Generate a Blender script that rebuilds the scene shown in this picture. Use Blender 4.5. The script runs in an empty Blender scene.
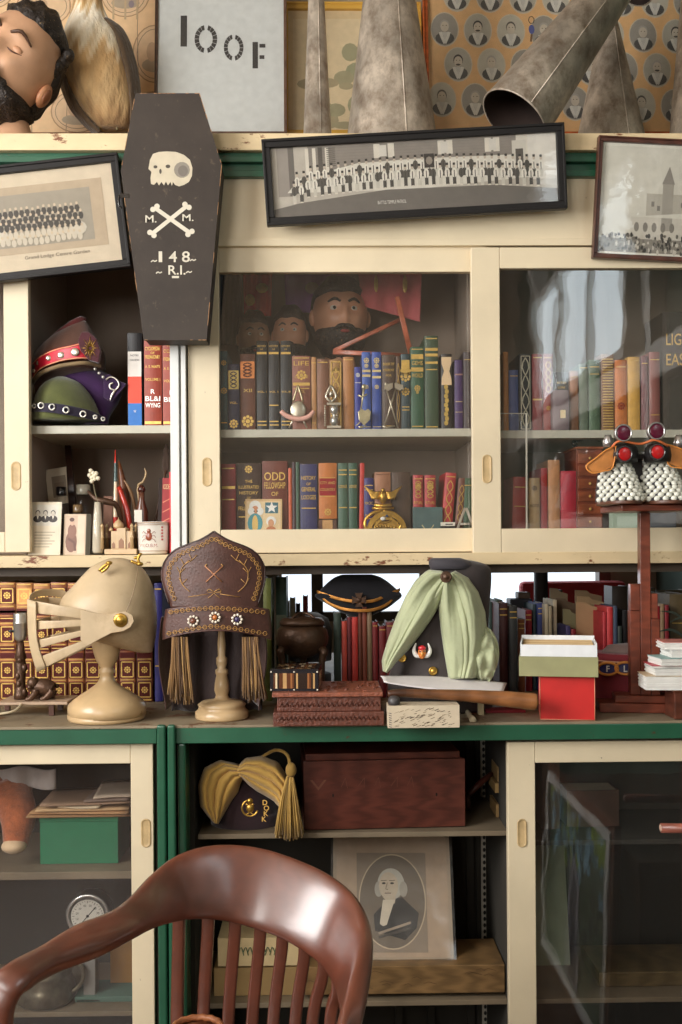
import bpy, bmesh, math, random
from mathutils import Vector, Matrix, Euler
random.seed(7)
PI = math.pi
SC = bpy.context.scene
COL = SC.collection

# ------------------------------------------------------------------ camera
FPX, CX, CY = 1050.0, 341.0, 545.0
cam_d = bpy.data.cameras.new('camera')
cam_d.sensor_fit = 'VERTICAL'; cam_d.sensor_height = 36.0
cam_d.lens = FPX / 1024 * 36.0
cam_d.shift_y = (CY - 512) / 1024
cam_d.clip_start = 0.02
cam = bpy.data.objects.new('camera', cam_d); COL.objects.link(cam)
cam.rotation_mode = 'XYZ'
CAM_M = Matrix.Rotation(math.radians(-1.0), 3, 'Z') @ Matrix.Rotation(PI / 2, 3, 'X') @ Matrix.Rotation(math.radians(-0.4), 3, 'Z')
cam.rotation_euler = CAM_M.to_euler('XYZ')
SC.camera = cam

# ------------------------------------------------------------------ world, window light, exposure
world = bpy.data.worlds.new('sky'); SC.world = world; world.use_nodes = True
wn = world.node_tree.nodes; bg = wn['Background']
bg.inputs[0].default_value = (0.80, 0.90, 1.0, 1); bg.inputs[1].default_value = 1.3
SC.view_settings.view_transform = 'Standard'; SC.view_settings.look = 'None'
SC.view_settings.exposure = 0.26; SC.view_settings.gamma = 1.0
SC.view_settings.use_curve_mapping = False
SC.cycles.max_bounces = 7; SC.cycles.transparent_max_bounces = 16
SC.cycles.sample_clamp_indirect = 6.0
SC.cycles.caustics_reflective = False; SC.cycles.caustics_refractive = False


def area(name, loc, rot, sx, sy, power, col):
    l = bpy.data.lights.new(name, 'AREA'); l.shape = 'RECTANGLE'; l.size = sx; l.size_y = sy
    l.energy = power; l.color = col
    o = bpy.data.objects.new(name, l); COL.objects.link(o); o.location = loc; o.rotation_euler = rot
    return o


# daylight in the openings of the shop windows (left wall and front wall, behind the camera)
area('window_daylight', (-2.36, 0.45, 0.95), (0, -PI / 2, 0), 1.9, 2.1, 172, (1.0, 0.975, 0.94))
area('window_daylight', (-1.67, -2.56, 0.75), (PI / 2, 0, 0), 1.3, 1.8, 66, (1.0, 0.95, 0.88))
area('window_daylight', (1.44, -0.45, 1.25), (0, PI / 2, 0), 0.7, 2.0, 17, (0.86, 0.95, 1.0))
area('window_daylight', (0.15, 4.62, 0.03), (-PI / 2, 0, 0), 2.2, 0.72, 5.5, (0.9, 0.96, 1.0))


# ------------------------------------------------------------------ helpers
def at(px, py, Y):
    """point at distance Y on the sight line of a picture position"""
    d = CAM_M @ Vector(((px - CX) / FPX, (CY - py) / FPX, -1.0))
    return d * (Y / d.y)


def on_z(px, py, z):
    """point on the horizontal plane z seen at a picture position"""
    d = CAM_M @ Vector(((px - CX) / FPX, (CY - py) / FPX, -1.0))
    return d * (z / d.z)


def sr(r, g, b):
    def f(v):
        v /= 255.0
        return v / 12.92 if v <= 0.04045 else ((v + 0.055) / 1.055) ** 2.4
    return (f(r), f(g), f(b))


def empty(name, loc):
    o = bpy.data.objects.new(name, None); COL.objects.link(o); o.location = loc
    o.empty_display_size = 0.02
    return o


def tag(o, label=None, cat=None, group=None, kind=None):
    if label: o['label'] = label
    if cat: o['category'] = cat
    if group: o['group'] = group
    if kind: o['kind'] = kind
    return o


def thing(name, label, cat, loc, group=None):
    return tag(empty(name, loc), label, cat, group)


# ------------------------------------------------------------------ materials
MATS = {}


def mat(name, col=None, rough=0.6, metal=0.0, var=0.12, vs=18.0, bump=0.15, bs=60.0, wear=None, wamt=0.62, ws=25.0, wsoft=0.05,
        stretch=(1, 1, 1), coat=0.0, sheen=0.0, wood=0.0, alpha=None, dist=0.002, spec=0.5):
    """procedural material; col None = colour of the mesh's own paint attribute"""
    if name in MATS: return MATS[name]
    m = bpy.data.materials.new(name); m.use_nodes = True; MATS[name] = m
    nt = m.node_tree; N = nt.nodes; L = nt.links
    b = N['Principled BSDF']
    tc = N.new('ShaderNodeTexCoord'); mp = N.new('ShaderNodeMapping'); mp.inputs['Scale'].default_value = stretch
    L.new(tc.outputs['Object'], mp.inputs['Vector'])
    if col is None:
        src = N.new('ShaderNodeAttribute'); src.attribute_name = 'Col'; cout = src.outputs['Color']
    else:
        src = N.new('ShaderNodeRGB'); src.outputs[0].default_value = (*col, 1); cout = src.outputs[0]
    nz = N.new('ShaderNodeTexNoise'); nz.inputs['Scale'].default_value = vs; nz.inputs['Detail'].default_value = 6
    L.new(mp.outputs[0], nz.inputs['Vector'])
    mr = N.new('ShaderNodeMapRange'); mr.inputs['From Min'].default_value = 0.3; mr.inputs['From Max'].default_value = 0.7
    mr.inputs['To Min'].default_value = 1 - var; mr.inputs['To Max'].default_value = 1 + var
    L.new(nz.outputs['Fac'], mr.inputs['Value'])
    mu = N.new('ShaderNodeVectorMath'); mu.operation = 'SCALE'
    L.new(cout, mu.inputs[0]); L.new(mr.outputs[0], mu.inputs['Scale'])
    out = mu.outputs[0]
    if wood:
        wv = N.new('ShaderNodeTexWave'); wv.inputs['Scale'].default_value = 9; wv.inputs['Distortion'].default_value = 7
        wv.inputs['Detail'].default_value = 4; wv.inputs['Detail Scale'].default_value = 1.5
        L.new(mp.outputs[0], wv.inputs['Vector'])
        m2 = N.new('ShaderNodeMapRange'); m2.inputs['To Min'].default_value = 1 - wood; m2.inputs['To Max'].default_value = 1 + wood * .4
        L.new(wv.outputs['Fac'], m2.inputs['Value'])
        s2 = N.new('ShaderNodeVectorMath'); s2.operation = 'SCALE'
        L.new(out, s2.inputs[0]); L.new(m2.outputs[0], s2.inputs['Scale']); out = s2.outputs[0]
    if wear is not None:
        n2 = N.new('ShaderNodeTexNoise'); n2.inputs['Scale'].default_value = ws; n2.inputs['Detail'].default_value = 9
        n2.inputs['Roughness'].default_value = 0.7
        L.new(mp.outputs[0], n2.inputs['Vector'])
        m3 = N.new('ShaderNodeMapRange'); m3.inputs['From Min'].default_value = wamt; m3.inputs['From Max'].default_value = wamt + wsoft
        L.new(n2.outputs['Fac'], m3.inputs['Value'])
        mx = N.new('ShaderNodeMix'); mx.data_type = 'RGBA'
        L.new(m3.outputs[0], mx.inputs[0]); L.new(out, mx.inputs[6]); mx.inputs[7].default_value = (*wear, 1)
        out = mx.outputs[2]
    L.new(out, b.inputs['Base Color'])
    b.inputs['Roughness'].default_value = rough; b.inputs['Metallic'].default_value = metal
    b.inputs['Coat Weight'].default_value = coat; b.inputs['Coat Roughness'].default_value = 0.15 if coat < .9 else 0.22
    b.inputs['Sheen Weight'].default_value = sheen; b.inputs['Specular IOR Level'].default_value = spec
    if alpha is not None: b.inputs['Alpha'].default_value = alpha
    if bump:
        n3 = N.new('ShaderNodeTexNoise'); n3.inputs['Scale'].default_value = bs; n3.inputs['Detail'].default_value = 5
        L.new(mp.outputs[0], n3.inputs['Vector'])
        bp = N.new('ShaderNodeBump'); bp.inputs['Strength'].default_value = bump; bp.inputs['Distance'].default_value = dist
        L.new(n3.outputs['Fac'], bp.inputs['Height']); L.new(bp.outputs[0], b.inputs['Normal'])
    return m


def glass_mat(name, tint=(1, 1, 1), ior=1.55, rough=0.0, film=0.0):
    m = bpy.data.materials.new(name); m.use_nodes = True; nt = m.node_tree; N = nt.nodes; L = nt.links
    N.remove(N['Principled BSDF']); out = N['Material Output']
    tr = N.new('ShaderNodeBsdfTransparent'); tr.inputs[0].default_value = (*tint, 1)
    gl = N.new('ShaderNodeBsdfGlossy'); gl.inputs['Roughness'].default_value = rough
    # reflectance of a thin pane, the same from both sides (Schlick)
    ge = N.new('ShaderNodeNewGeometry'); dt = N.new('ShaderNodeVectorMath'); dt.operation = 'DOT_PRODUCT'
    L.new(ge.outputs['Normal'], dt.inputs[0]); L.new(ge.outputs['Incoming'], dt.inputs[1])
    def mth(op, a_, b_=None):
        n_ = N.new('ShaderNodeMath'); n_.operation = op
        for q_, s_ in ((a_, 0), (b_, 1)):
            if q_ is None: continue
            if isinstance(q_, (int, float)): n_.inputs[s_].default_value = q_
            else: L.new(q_, n_.inputs[s_])
        return n_.outputs[0]
    f0 = ((ior - 1) / (ior + 1)) ** 2
    fr = N.new('ShaderNodeMath'); fr.operation = 'ADD'; fr.inputs[1].default_value = f0
    L.new(mth('MULTIPLY', mth('POWER', mth('SUBTRACT', 1.0, mth('ABSOLUTE', dt.outputs['Value'])), 5.0), 1 - f0), fr.inputs[0])
    nz = N.new('ShaderNodeTexNoise'); nz.inputs['Scale'].default_value = 3.0
    bp = N.new('ShaderNodeBump'); bp.inputs['Strength'].default_value = 0.06; bp.inputs['Distance'].default_value = 0.02
    L.new(nz.outputs['Fac'], bp.inputs['Height']); L.new(bp.outputs[0], gl.inputs['Normal'])
    mx = N.new('ShaderNodeMixShader'); L.new(fr.outputs[0], mx.inputs[0]); L.new(tr.outputs[0], mx.inputs[1]); L.new(gl.outputs[0], mx.inputs[2])
    last = mx
    if film:
        df = N.new('ShaderNodeBsdfDiffuse'); df.inputs[0].default_value = (0.8, 0.8, 0.78, 1)
        n2 = N.new('ShaderNodeTexNoise'); n2.inputs['Scale'].default_value = 9; n2.inputs['Detail'].default_value = 8
        mr = N.new('ShaderNodeMapRange'); mr.inputs['From Min'].default_value = .35; mr.inputs['From Max'].default_value = .8
        mr.inputs['To Min'].default_value = film * .5; mr.inputs['To Max'].default_value = film * 2
        L.new(n2.outputs['Fac'], mr.inputs['Value'])
        m2 = N.new('ShaderNodeMixShader'); L.new(mr.outputs[0], m2.inputs[0]); L.new(mx.outputs[0], m2.inputs[1]); L.new(df.outputs[0], m2.inputs[2])
        last = m2
    L.new(last.outputs[0], out.inputs['Surface'])
    return m


def M(n): return MATS[n]


CREAM = sr(222, 206, 175)
mat('cream_paint', CREAM, rough=0.42, var=0.08, vs=5, bump=0.15, bs=90, wear=sr(96, 74, 52), wamt=0.685, ws=34)
mat('chipped_paint', sr(214, 192, 152), rough=0.5, var=0.12, vs=10, bump=0.3, bs=60, wear=sr(118, 66, 38), wamt=0.585, ws=22, stretch=(.6, 1, 1.4))
mat('green_paint', sr(36, 88, 64), rough=0.35, var=0.14, vs=9, bump=0.2, bs=60, wear=sr(88, 48, 30), wamt=0.64, ws=30, coat=.3)
mat('dark_trim', sr(74, 62, 50), rough=0.6, var=0.15, vs=12)
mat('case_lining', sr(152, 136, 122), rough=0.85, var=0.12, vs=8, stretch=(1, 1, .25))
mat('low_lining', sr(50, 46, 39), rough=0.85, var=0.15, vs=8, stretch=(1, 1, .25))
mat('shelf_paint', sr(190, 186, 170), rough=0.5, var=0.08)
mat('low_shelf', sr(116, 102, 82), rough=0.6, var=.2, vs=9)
mat('worktop_paint', sr(140, 126, 104), spec=.3, rough=0.6, var=0.25, vs=7, wear=sr(105, 72, 48), wamt=0.56, ws=9)
mat('steel', sr(215, 214, 210), rough=0.28, metal=0.9, var=0.05)
mat('silver', None, rough=0.3, metal=0.85, var=0.2, vs=60)
mat('paint', None, rough=0.5, var=0.10, bump=0.08)
mat('gloss', None, rough=0.2, var=0.05, bump=0.0, coat=.4)
mat('print', None, rough=0.45, var=0.06, vs=40, bump=0)
mat('gilt', None, rough=0.38, metal=0.55, var=0.18, vs=90, bump=0)
mat('paper', None, rough=0.8, var=0.06, vs=30, bump=0.1, bs=120)
mat('cloth', None, rough=0.75, var=0.14, vs=30, bump=0.35, bs=400, sheen=.15)
mat('drape', None, rough=0.8, var=0.10, vs=14, bump=0.5, bs=70, sheen=.25, dist=.004)
mat('velvet', None, rough=0.9, var=0.25, vs=22, bump=0.4, bs=200, sheen=.4)
mat('leather', None, rough=0.42, var=0.22, vs=26, bump=0.4, bs=180)
mat('bookcloth', None, rough=0.5, var=0.16, vs=40, bump=0.3, bs=500)
mat('skin_wax', None, rough=0.4, var=0.10, vs=16, bump=0.2, bs=60)
mat('hair', None, rough=0.5, var=0.5, vs=70, bump=1.0, bs=110, wear=sr(150, 122, 82), wamt=0.60, ws=150, dist=.006)
mat('feather', None, rough=0.85, var=0.22, vs=26, bump=1.0, bs=60, stretch=(1, 1, .45), dist=.008, sheen=.3)
mat('metal_horn', sr(196, 184, 168), rough=0.42, metal=0.35, var=0.42, vs=12, bump=0.5, bs=50, wear=sr(106, 82, 60), wamt=0.42, ws=30, wsoft=.35, stretch=(1, 1, .7))
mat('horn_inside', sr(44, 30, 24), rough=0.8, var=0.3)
mat('brass', sr(190, 150, 70), rough=0.32, metal=0.85, var=0.3, vs=40, bump=0.5, bs=120)
mat('bronze', sr(86, 62, 46), rough=0.38, metal=0.45, var=0.3, vs=40, bump=0.7, bs=130)
mat('dark_wood', None, rough=0.35, var=0.14, vs=12, wood=0.28, stretch=(.5, 1, 3), bump=0.2, bs=40)
mat('chair_wood', sr(98, 48, 30), rough=0.42, var=0.14, vs=7, wood=0.10, stretch=(1, 1, 3), bump=0.1, bs=60, coat=1.0, spec=.8)
mat('carved_wood', None, rough=0.45, var=0.3, vs=90, bump=.8, bs=150, dist=.003)
mat('ivory_paint', sr(198, 168, 126), rough=0.33, var=0.12, vs=16, bump=0.2, bs=40, wear=sr(160, 122, 76), wamt=0.64, ws=14, coat=.2)
mat('helmet_card', sr(190, 167, 133), rough=0.45, wear=sr(150, 122, 88), wamt=.5, ws=9, wsoft=.3, var=0.16, vs=12, bump=0.3, bs=40)
mat('coffin_paint', sr(58, 50, 44), rough=0.6, var=0.16, vs=11, bump=0.25, bs=60, wear=sr(100, 86, 72), wamt=0.60, ws=42, wsoft=.15, spec=.3)
mat('black_frame', sr(26, 23, 22), rough=0.5, var=0.15, spec=.3)
mat('plaster', sr(158, 142, 122), rough=0.9, var=0.05)
mat('floor_wood', sr(84, 56, 38), rough=0.5, var=0.15, wood=0.2, stretch=(6, 1, 1))
mat('panel_green', sr(64, 78, 66), rough=0.7, var=0.2, vs=3)
mat('white_paint', sr(226, 226, 222), rough=0.4, var=0.04)
MATS['door_glass'] = glass_mat('door_glass', (.99, .99, .985), 1.70, 0.0, film=0.005)
MATS['thin_glass'] = glass_mat('thin_glass', (.99, .99, .985), 1.45)
MATS['cello'] = glass_mat('cello', (.92, .92, .9), 1.6, 0.12, film=0.05)


# ------------------------------------------------------------------ mesh builder
class MB:
    def __init__(s, Mx=None):
        s.v = []; s.f = []; s.c = []; s.s = []; s.m = []; s.cur = 0; s.M = Mx

    def add(s, vs, fs, c, smooth=False, M=None):
        n = len(s.v)
        T = s.M if M is None else M
        for p in vs:
            p = Vector(p)
            s.v.append(T @ p if T is not None else p)
        for i, f in enumerate(fs):
            s.f.append([n + k for k in f])
            s.c.append(c(i) if callable(c) else c); s.s.append(smooth); s.m.append(s.cur)
        return s

    def box(s, x0, x1, y0, y1, z0, z1, c=(1, 1, 1), M=None):
        v = [(x, y, z) for x in (x0, x1) for y in (y0, y1) for z in (z0, z1)]
        f = [(0, 1, 3, 2), (4, 6, 7, 5), (0, 4, 5, 1), (2, 3, 7, 6), (0, 2, 6, 4), (1, 5, 7, 3)]
        return s.add(v, f, c, M=M)

    def prism(s, poly, y0, y1, c=(1, 1, 1), M=None, smooth=False):
        n = len(poly)
        v = [(x, y0, z) for x, z in poly] + [(x, y1, z) for x, z in poly]
        f = [tuple(range(n)), tuple(range(2 * n - 1, n - 1, -1))]
        f += [(i, i + n, (i + 1) % n + n, (i + 1) % n) for i in range(n)]
        return s.add(v, f, c, smooth, M)

    def plate(s, poly, y, c, M=None):
        return s.add([(x, y, z) for x, z in poly], [tuple(range(len(poly)))], c, M=M)

    def rect(s, x0, x1, z0, z1, y, c):
        return s.plate([(x0, z0), (x1, z0), (x1, z1), (x0, z1)], y, c)

    def disc(s, x, z, rx, rz, y, c, n=14):
        return s.plate([(x + rx * math.cos(2 * PI * i / n), z + rz * math.sin(2 * PI * i / n)) for i in range(n)], y, c)

    def line(s, pts, w, y, c):
        for (a, b), (e, f) in zip(pts, pts[1:]):
            dx, dz = e - a, f - b; l = math.hypot(dx, dz) or 1; nx, nz = -dz / l * w / 2, dx / l * w / 2
            s.plate([(a + nx, b + nz), (a - nx, b - nz), (e - nx, f - nz), (e + nx, f + nz)], y, c)
        return s

    def lathe(s, prof, cx=0, cy=0, c=(1, 1, 1), seg=28, smooth=True, sy=1.0, M=None):
        v = []; f = []
        for r, z in prof:
            for i in range(seg):
                a = 2 * PI * i / seg; v.append((cx + r * math.cos(a), cy + r * sy * math.sin(a), z))
        for j in range(len(prof) - 1):
            for i in range(seg):
                k = (i + 1) % seg
                f.append((j * seg + i, j * seg + k, (j + 1) * seg + k, (j + 1) * seg + i))
        f.append(tuple(range(seg))); f.append(tuple((len(prof) - 1) * seg + i for i in range(seg)))
        return s.add(v, f, c, smooth, M)

    def ell(s, p, r, c=(1, 1, 1), nu=16, nv=10, fn=None, M=None):
        v = []; f = []
        for j in range(nv + 1):
            th = PI * j / nv
            for i in range(nu):
                a = 2 * PI * i / nu
                d = Vector((math.sin(th) * math.cos(a), math.sin(th) * math.sin(a), math.cos(th)))
                q = fn(d) if fn else d
                v.append((p[0] + r[0] * q.x, p[1] + r[1] * q.y, p[2] + r[2] * q.z))
        for j in range(nv):
            for i in range(nu):
                k = (i + 1) % nu
                f.append((j * nu + i, j * nu + k, (j + 1) * nu + k, (j + 1) * nu + i))
        return s.add(v, f, c, True, M)

    def grid(s, fn, nu, nv, c=(1, 1, 1), closed=False, M=None, smooth=True):
        v = [fn(i / nu, j / nv) for j in range(nv + 1) for i in range(nu + (0 if closed else 1))]
        w = nu if closed else nu + 1
        f = [(j * w + i, j * w + (i + 1) % w, (j + 1) * w + (i + 1) % w, (j + 1) * w + i) for j in range(nv) for i in range(nu)]
        cc = c
        if callable(c): cc = lambda k: c(((k % nu) + .5) / nu, ((k // nu) + .5) / nv)
        return s.add(v, f, cc, smooth, M)

    def tube(s, pts, rad, c=(1, 1, 1), seg=8, sub=1, M=None):
        P = [Vector(p) for p in pts]; R = list(rad) if hasattr(rad, '__len__') else [rad] * len(P)
        if sub > 1: P, R = spline(P, R, sub)
        v = []; f = []; up = None
        for i, p in enumerate(P):
            t = (P[min(i + 1, len(P) - 1)] - P[max(i - 1, 0)])
            t = t.normalized() if t.length > 1e-9 else Vector((0, 0, 1))
            if up is None: up = Vector((0, 0, 1)) if abs(t.z) < .9 else Vector((1, 0, 0))
            x = t.cross(up)
            x = x.normalized() if x.length > 1e-6 else Vector((1, 0, 0))
            y = x.cross(t).normalized(); up = y
            for k in range(seg):
                a = 2 * PI * k / seg; v.append(p + (x * math.cos(a) + y * math.sin(a)) * R[i])
        for j in range(len(P) - 1):
            for i in range(seg):
                k = (i + 1) % seg; f.append((j * seg + i, j * seg + k, (j + 1) * seg + k, (j + 1) * seg + i))
        f.append(tuple(range(seg))); f.append(tuple((len(P) - 1) * seg + i for i in range(seg)))
        return s.add(v, f, c, True, M)

    def ribbon(s, pairs, th, c=(1, 1, 1), sub=4, seg=16, pw=3.5, normal=None):
        """board swept through (top, bottom) point pairs, th = thickness (one value or per pair), rounded section"""
        T = [Vector(a) for a, b in pairs]; B = [Vector(b) for a, b in pairs]
        H = list(th) if hasattr(th, '__len__') else [th] * len(T)
        if sub > 1:
            B2, _ = spline(B, H, sub); T, H = spline(T, H, sub); B = B2
        C = [(a + b) / 2 for a, b in zip(T, B)]
        v = []; f = []
        for i in range(len(C)):
            t = C[min(i + 1, len(C) - 1)] - C[max(i - 1, 0)]
            h = (T[i] - B[i]) / 2
            n = Vector(normal) if normal else t.cross(h)
            n = n.normalized() if n.length > 1e-9 else Vector((0, 1, 0))
            for k in range(seg):
                a = 2 * PI * (k + .5) / seg; ca, sa = math.cos(a), math.sin(a)
                e = 2 / pw
                u = math.copysign(abs(ca) ** e, ca); w = math.copysign(abs(sa) ** e, sa)
                v.append(C[i] + h * w + n * (u * H[i] / 2))
        for j in range(len(C) - 1):
            for i in range(seg):
                k = (i + 1) % seg; f.append((j * seg + i, j * seg + k, (j + 1) * seg + k, (j + 1) * seg + i))
        f.append(tuple(range(seg))); f.append(tuple((len(C) - 1) * seg + i for i in range(seg)))
        return s.add(v, f, c, True)

    def blob(s, rows, Y, dr=0.5, c=(1, 1, 1), seg=28, fn=None, ymid=None, sub=3):
        """solid of stacked elliptical slices: rows of (py, left px, right px) seen at distance Y; dr = depth / width"""
        P = [Vector((r[0], r[1], r[2])) for r in rows]
        if sub > 1: P, _ = spline(P, [0] * len(P), sub)
        v = []; f = []
        for j, (py, xl, xr) in enumerate(P):
            a = at(xl, py, Y); b = at(xr, py, Y); m = (a + b) / 2; w = (b - a).length / 2
            for i in range(seg):
                an = 2 * PI * i / seg
                d = Vector((math.cos(an), math.sin(an), 0))
                k = fn(an, j / (len(P) - 1)) if fn else 1.0
                v.append((m.x + d.x * w * k, m.y + d.y * w * 2 * dr * k, m.z))
        for j in range(len(P) - 1):
            for i in range(seg):
                k = (i + 1) % seg; f.append((j * seg + i, j * seg + k, (j + 1) * seg + k, (j + 1) * seg + i))
        nf = len(f)
        f.append(tuple(range(seg))); f.append(tuple((len(P) - 1) * seg + i for i in range(seg)))
        cc = c
        if callable(c):
            cc = lambda q: c(((q % seg) + .5) / seg, ((q // seg) + .5) / (len(P) - 1)) if q < nf else c(0.75, 0 if q == nf else 1)
        return s.add(v, f, cc, True)

    def text(s, string, x, z, h, y=0.0, c=(1, 1, 1), w=None, align='c', shear=0.0, bold=0.0):
        vs, fs, W = glyphs(string, bold)
        k = h; kx = (w / W if (w and W) else h)
        off = {'c': -W * kx / 2, 'l': 0, 'r': -W * kx}[align]
        s.add([(x + off + a * kx + shear * b * k, y, z + b * k) for a, b in vs], fs, c)
        return s

    def build(s, name, m, parent=None, loc=None, bev=0.0, segs=2, solid=0.0, sub=0, auto=True):
        org = Vector(loc) if loc is not None else (parent_world(parent) if parent else Vector((0, 0, 0)))
        me = bpy.data.meshes.new(name)
        me.from_pydata([tuple(p - org) for p in s.v], [], s.f)
        ca = me.color_attributes.new('Col', 'FLOAT_COLOR', 'CORNER')
        data = []
        for p, c in zip(me.polygons, s.c):
            for _ in range(p.loop_total): data.extend((c[0], c[1], c[2], 1.0))
        if data: ca.data.foreach_set('color', data)
        me.polygons.foreach_set('use_smooth', s.s)
        bm = bmesh.new(); bm.from_mesh(me); bmesh.ops.recalc_face_normals(bm, faces=bm.faces); bm.to_mesh(me); bm.free()
        me.update()
        me.polygons.foreach_set('material_index', s.m)
        for q in (m if isinstance(m, (list, tuple)) else [m]): me.materials.append(M(q) if isinstance(q, str) else q)
        o = bpy.data.objects.new(name, me); COL.objects.link(o)
        if parent is not None:
            o.parent = parent
            if loc is not None: o.location = org - parent_world(parent)
        else: o.location = org
        if solid:
            q = o.modifiers.new('solid', 'SOLIDIFY'); q.thickness = solid; q.offset = 0
        if bev:
            q = o.modifiers.new('bevel', 'BEVEL'); q.width = bev; q.segments = segs; q.limit_method = 'ANGLE'; q.angle_limit = 0.7
        if sub:
            q = o.modifiers.new('sub', 'SUBSURF'); q.levels = sub; q.render_levels = sub
        return o


def parent_world(o):
    p = Vector((0, 0, 0))
    while o is not None:
        p += Vector(o.location); o = o.parent
    return p


def spline(P, R, sub):
    Q = []; S = []
    n = len(P)
    for i in range(n - 1):
        p0, p1, p2, p3 = P[max(i - 1, 0)], P[i], P[i + 1], P[min(i + 2, n - 1)]
        for k in range(sub):
            t = k / sub
            Q.append(0.5 * ((2 * p1) + (p2 - p0) * t + (2 * p0 - 5 * p1 + 4 * p2 - p3) * t * t + (3 * p1 - p0 - 3 * p2 + p3) * t ** 3))
            S.append(R[i] * (1 - t) + R[i + 1] * t)
    Q.append(P[-1]); S.append(R[-1])
    return Q, S


_GL = {}


def glyphs(string, bold=0.0):
    key = (string, bold)
    if key not in _GL:
        cu = bpy.data.curves.new('t', 'FONT'); cu.body = string; cu.size = 1.38; cu.resolution_u = 3; cu.offset = bold
        o = bpy.data.objects.new('t', cu); COL.objects.link(o)
        dg = bpy.context.evaluated_depsgraph_get(); me = o.evaluated_get(dg).to_mesh()
        vs = [(v.co.x, v.co.y) for v in me.vertices]; fs = [tuple(p.vertices) for p in me.polygons]
        o.evaluated_get(dg).to_mesh_clear(); bpy.data.objects.remove(o); bpy.data.curves.remove(cu)
        mn = min([v[0] for v in vs] or [0]); mxx = max([v[0] for v in vs] or [0])
        _GL[key] = ([(a - mn, b) for a, b in vs], fs, mxx - mn)
    return _GL[key]


def frame_m(BL, BR, TL):
    x = (BR - BL).normalized(); z = (TL - BL); z = (z - x * z.dot(x)).normalized(); y = z.cross(x)
    m = Matrix((x, y, z)).transposed().to_4x4(); m.translation = BL
    return m


def quad(bl, br, tl, Y, Yb=None, Yt=None, Yr=None):
    """plane from three picture corners; returns matrix, width, height"""
    B = at(*bl, Yb or Y); R = at(*br, Yr or Yb or Y); T = at(*tl, Yt or Y)
    m = frame_m(B, R, T)
    w = (R - B).length; h = (m.inverted() @ T).z
    return m, w, h
# ------------------------------------------------------------------ the room
ZF, ZC = -1.45, 2.3
YD, YU = 2.43, 2.72            # faces of the lower and the upper case
YB = 3.30                      # wall behind the upper case
zW = at(341, 724, 2.40).z      # top of the worktop
def zz(py, Y, px=341): return at(px, py, Y).z
def xx(px, Y, py=545): return at(px, py, Y).x


def struct(name, m, fn, bev=0.0):
    b = MB(); fn(b); o = b.build(name, m, None, b.v[0], bev=bev); return tag(o, kind='structure')


struct('floor', 'floor_wood', lambda b: b.box(-2.5, 1.6, -2.7, 4.8, ZF - .05, ZF))
struct('ceiling', 'plaster', lambda b: b.box(-2.5, 1.6, -2.7, 4.8, ZC, ZC + .05))


def wl(b):
    b.box(-2.5, -2.4, -2.7, -.6, ZF, ZC); b.box(-2.5, -2.4, 1.5, 4.8, ZF, ZC)
    b.box(-2.5, -2.4, -.6, 1.5, ZF, 0); b.box(-2.5, -2.4, -.6, 1.5, 1.9, ZC)
struct('wall_left', 'plaster', wl)


def wf(b):
    b.box(-2.4, -2.32, -2.7, -2.6, ZF, ZC); b.box(-1.02, 1.5, -2.7, -2.6, ZF, ZC)
    b.box(-2.32, -1.02, -2.7, -2.6, ZF, -.15); b.box(-2.32, -1.02, -2.7, -2.6, 1.65, ZC)
struct('wall_front', 'plaster', wf)
struct('wall_right', 'panel_green', lambda b: b.box(1.5, 1.6, -2.7, 4.8, ZF, ZC))


def w1(b):
    for y in (-.6, .08, .78, 1.46): b.box(-2.4, -2.33, y, y + .04, 0, 1.9)
    for z in (0, 1.3, 1.86): b.box(-2.4, -2.33, -.6, 1.5, z, z + .04)
struct('window_1', 'white_paint', w1)


def w2(b):
    for x in (-2.32, -1.70, -1.07): b.box(x, x + .05, -2.6, -2.53, -.15, 1.65)
    for z in (-.15, 1.1, 1.6): b.box(-2.32, -1.02, -2.6, -2.53, z, z + .05)
struct('window_2', 'white_paint', w2)


def tr1(b):   # white transom bars and posts along the right wall, mirrored in the right-hand pane
    for y in (-1.65, .8, 1.9): b.box(1.42, 1.5, y, y + .10, .10, 1.9)
    b.box(1.41, 1.5, -2.4, 2.2, .70, .84); b.box(1.42, 1.5, -2.4, 2.2, .08, .14)
struct('trim_1', 'white_paint', tr1)

def w4(b):
    for y in (-1.47, -.80, -.12, .53): b.box(1.40, 1.5, y, y + .05, .90, 1.60)
    for z in (.86, 1.58): b.box(1.40, 1.5, -1.47, .58, z, z + .05)
struct('window_4', 'white_paint', w4)

OX0, OX1, OZ0, OZ1 = xx(281, YB), 1.5, zW - .03, zz(560, YB)


def wb(b):
    b.box(-2.4, 1.5, YB, YB + .06, OZ1, ZC); b.box(-2.4, OX0, YB, YB + .06, ZF, OZ1); b.box(OX0, 1.5, YB, YB + .06, ZF, OZ0)
struct('wall_back', 'plaster', wb)


def wr(b):
    b.box(-2.4, -.95, 4.7, 4.8, ZF, ZC); b.box(1.25, 1.5, 4.7, 4.8, ZF, ZC)
    b.box(-.95, 1.25, 4.7, 4.8, ZF, -.33); b.box(-.95, 1.25, 4.7, 4.8, .4, ZC)
struct('wall_rear', 'plaster', wr)


def w3(b):
    for x in (-.95, -.05, .42, 1.2): b.box(x, x + .05, 4.54, 4.60, -.33, .4)
    for z in (-.33, .36): b.box(-.95, 1.25, 4.54, 4.60, z, z + .04)
struct('window_3', 'dark_trim', w3)


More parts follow.
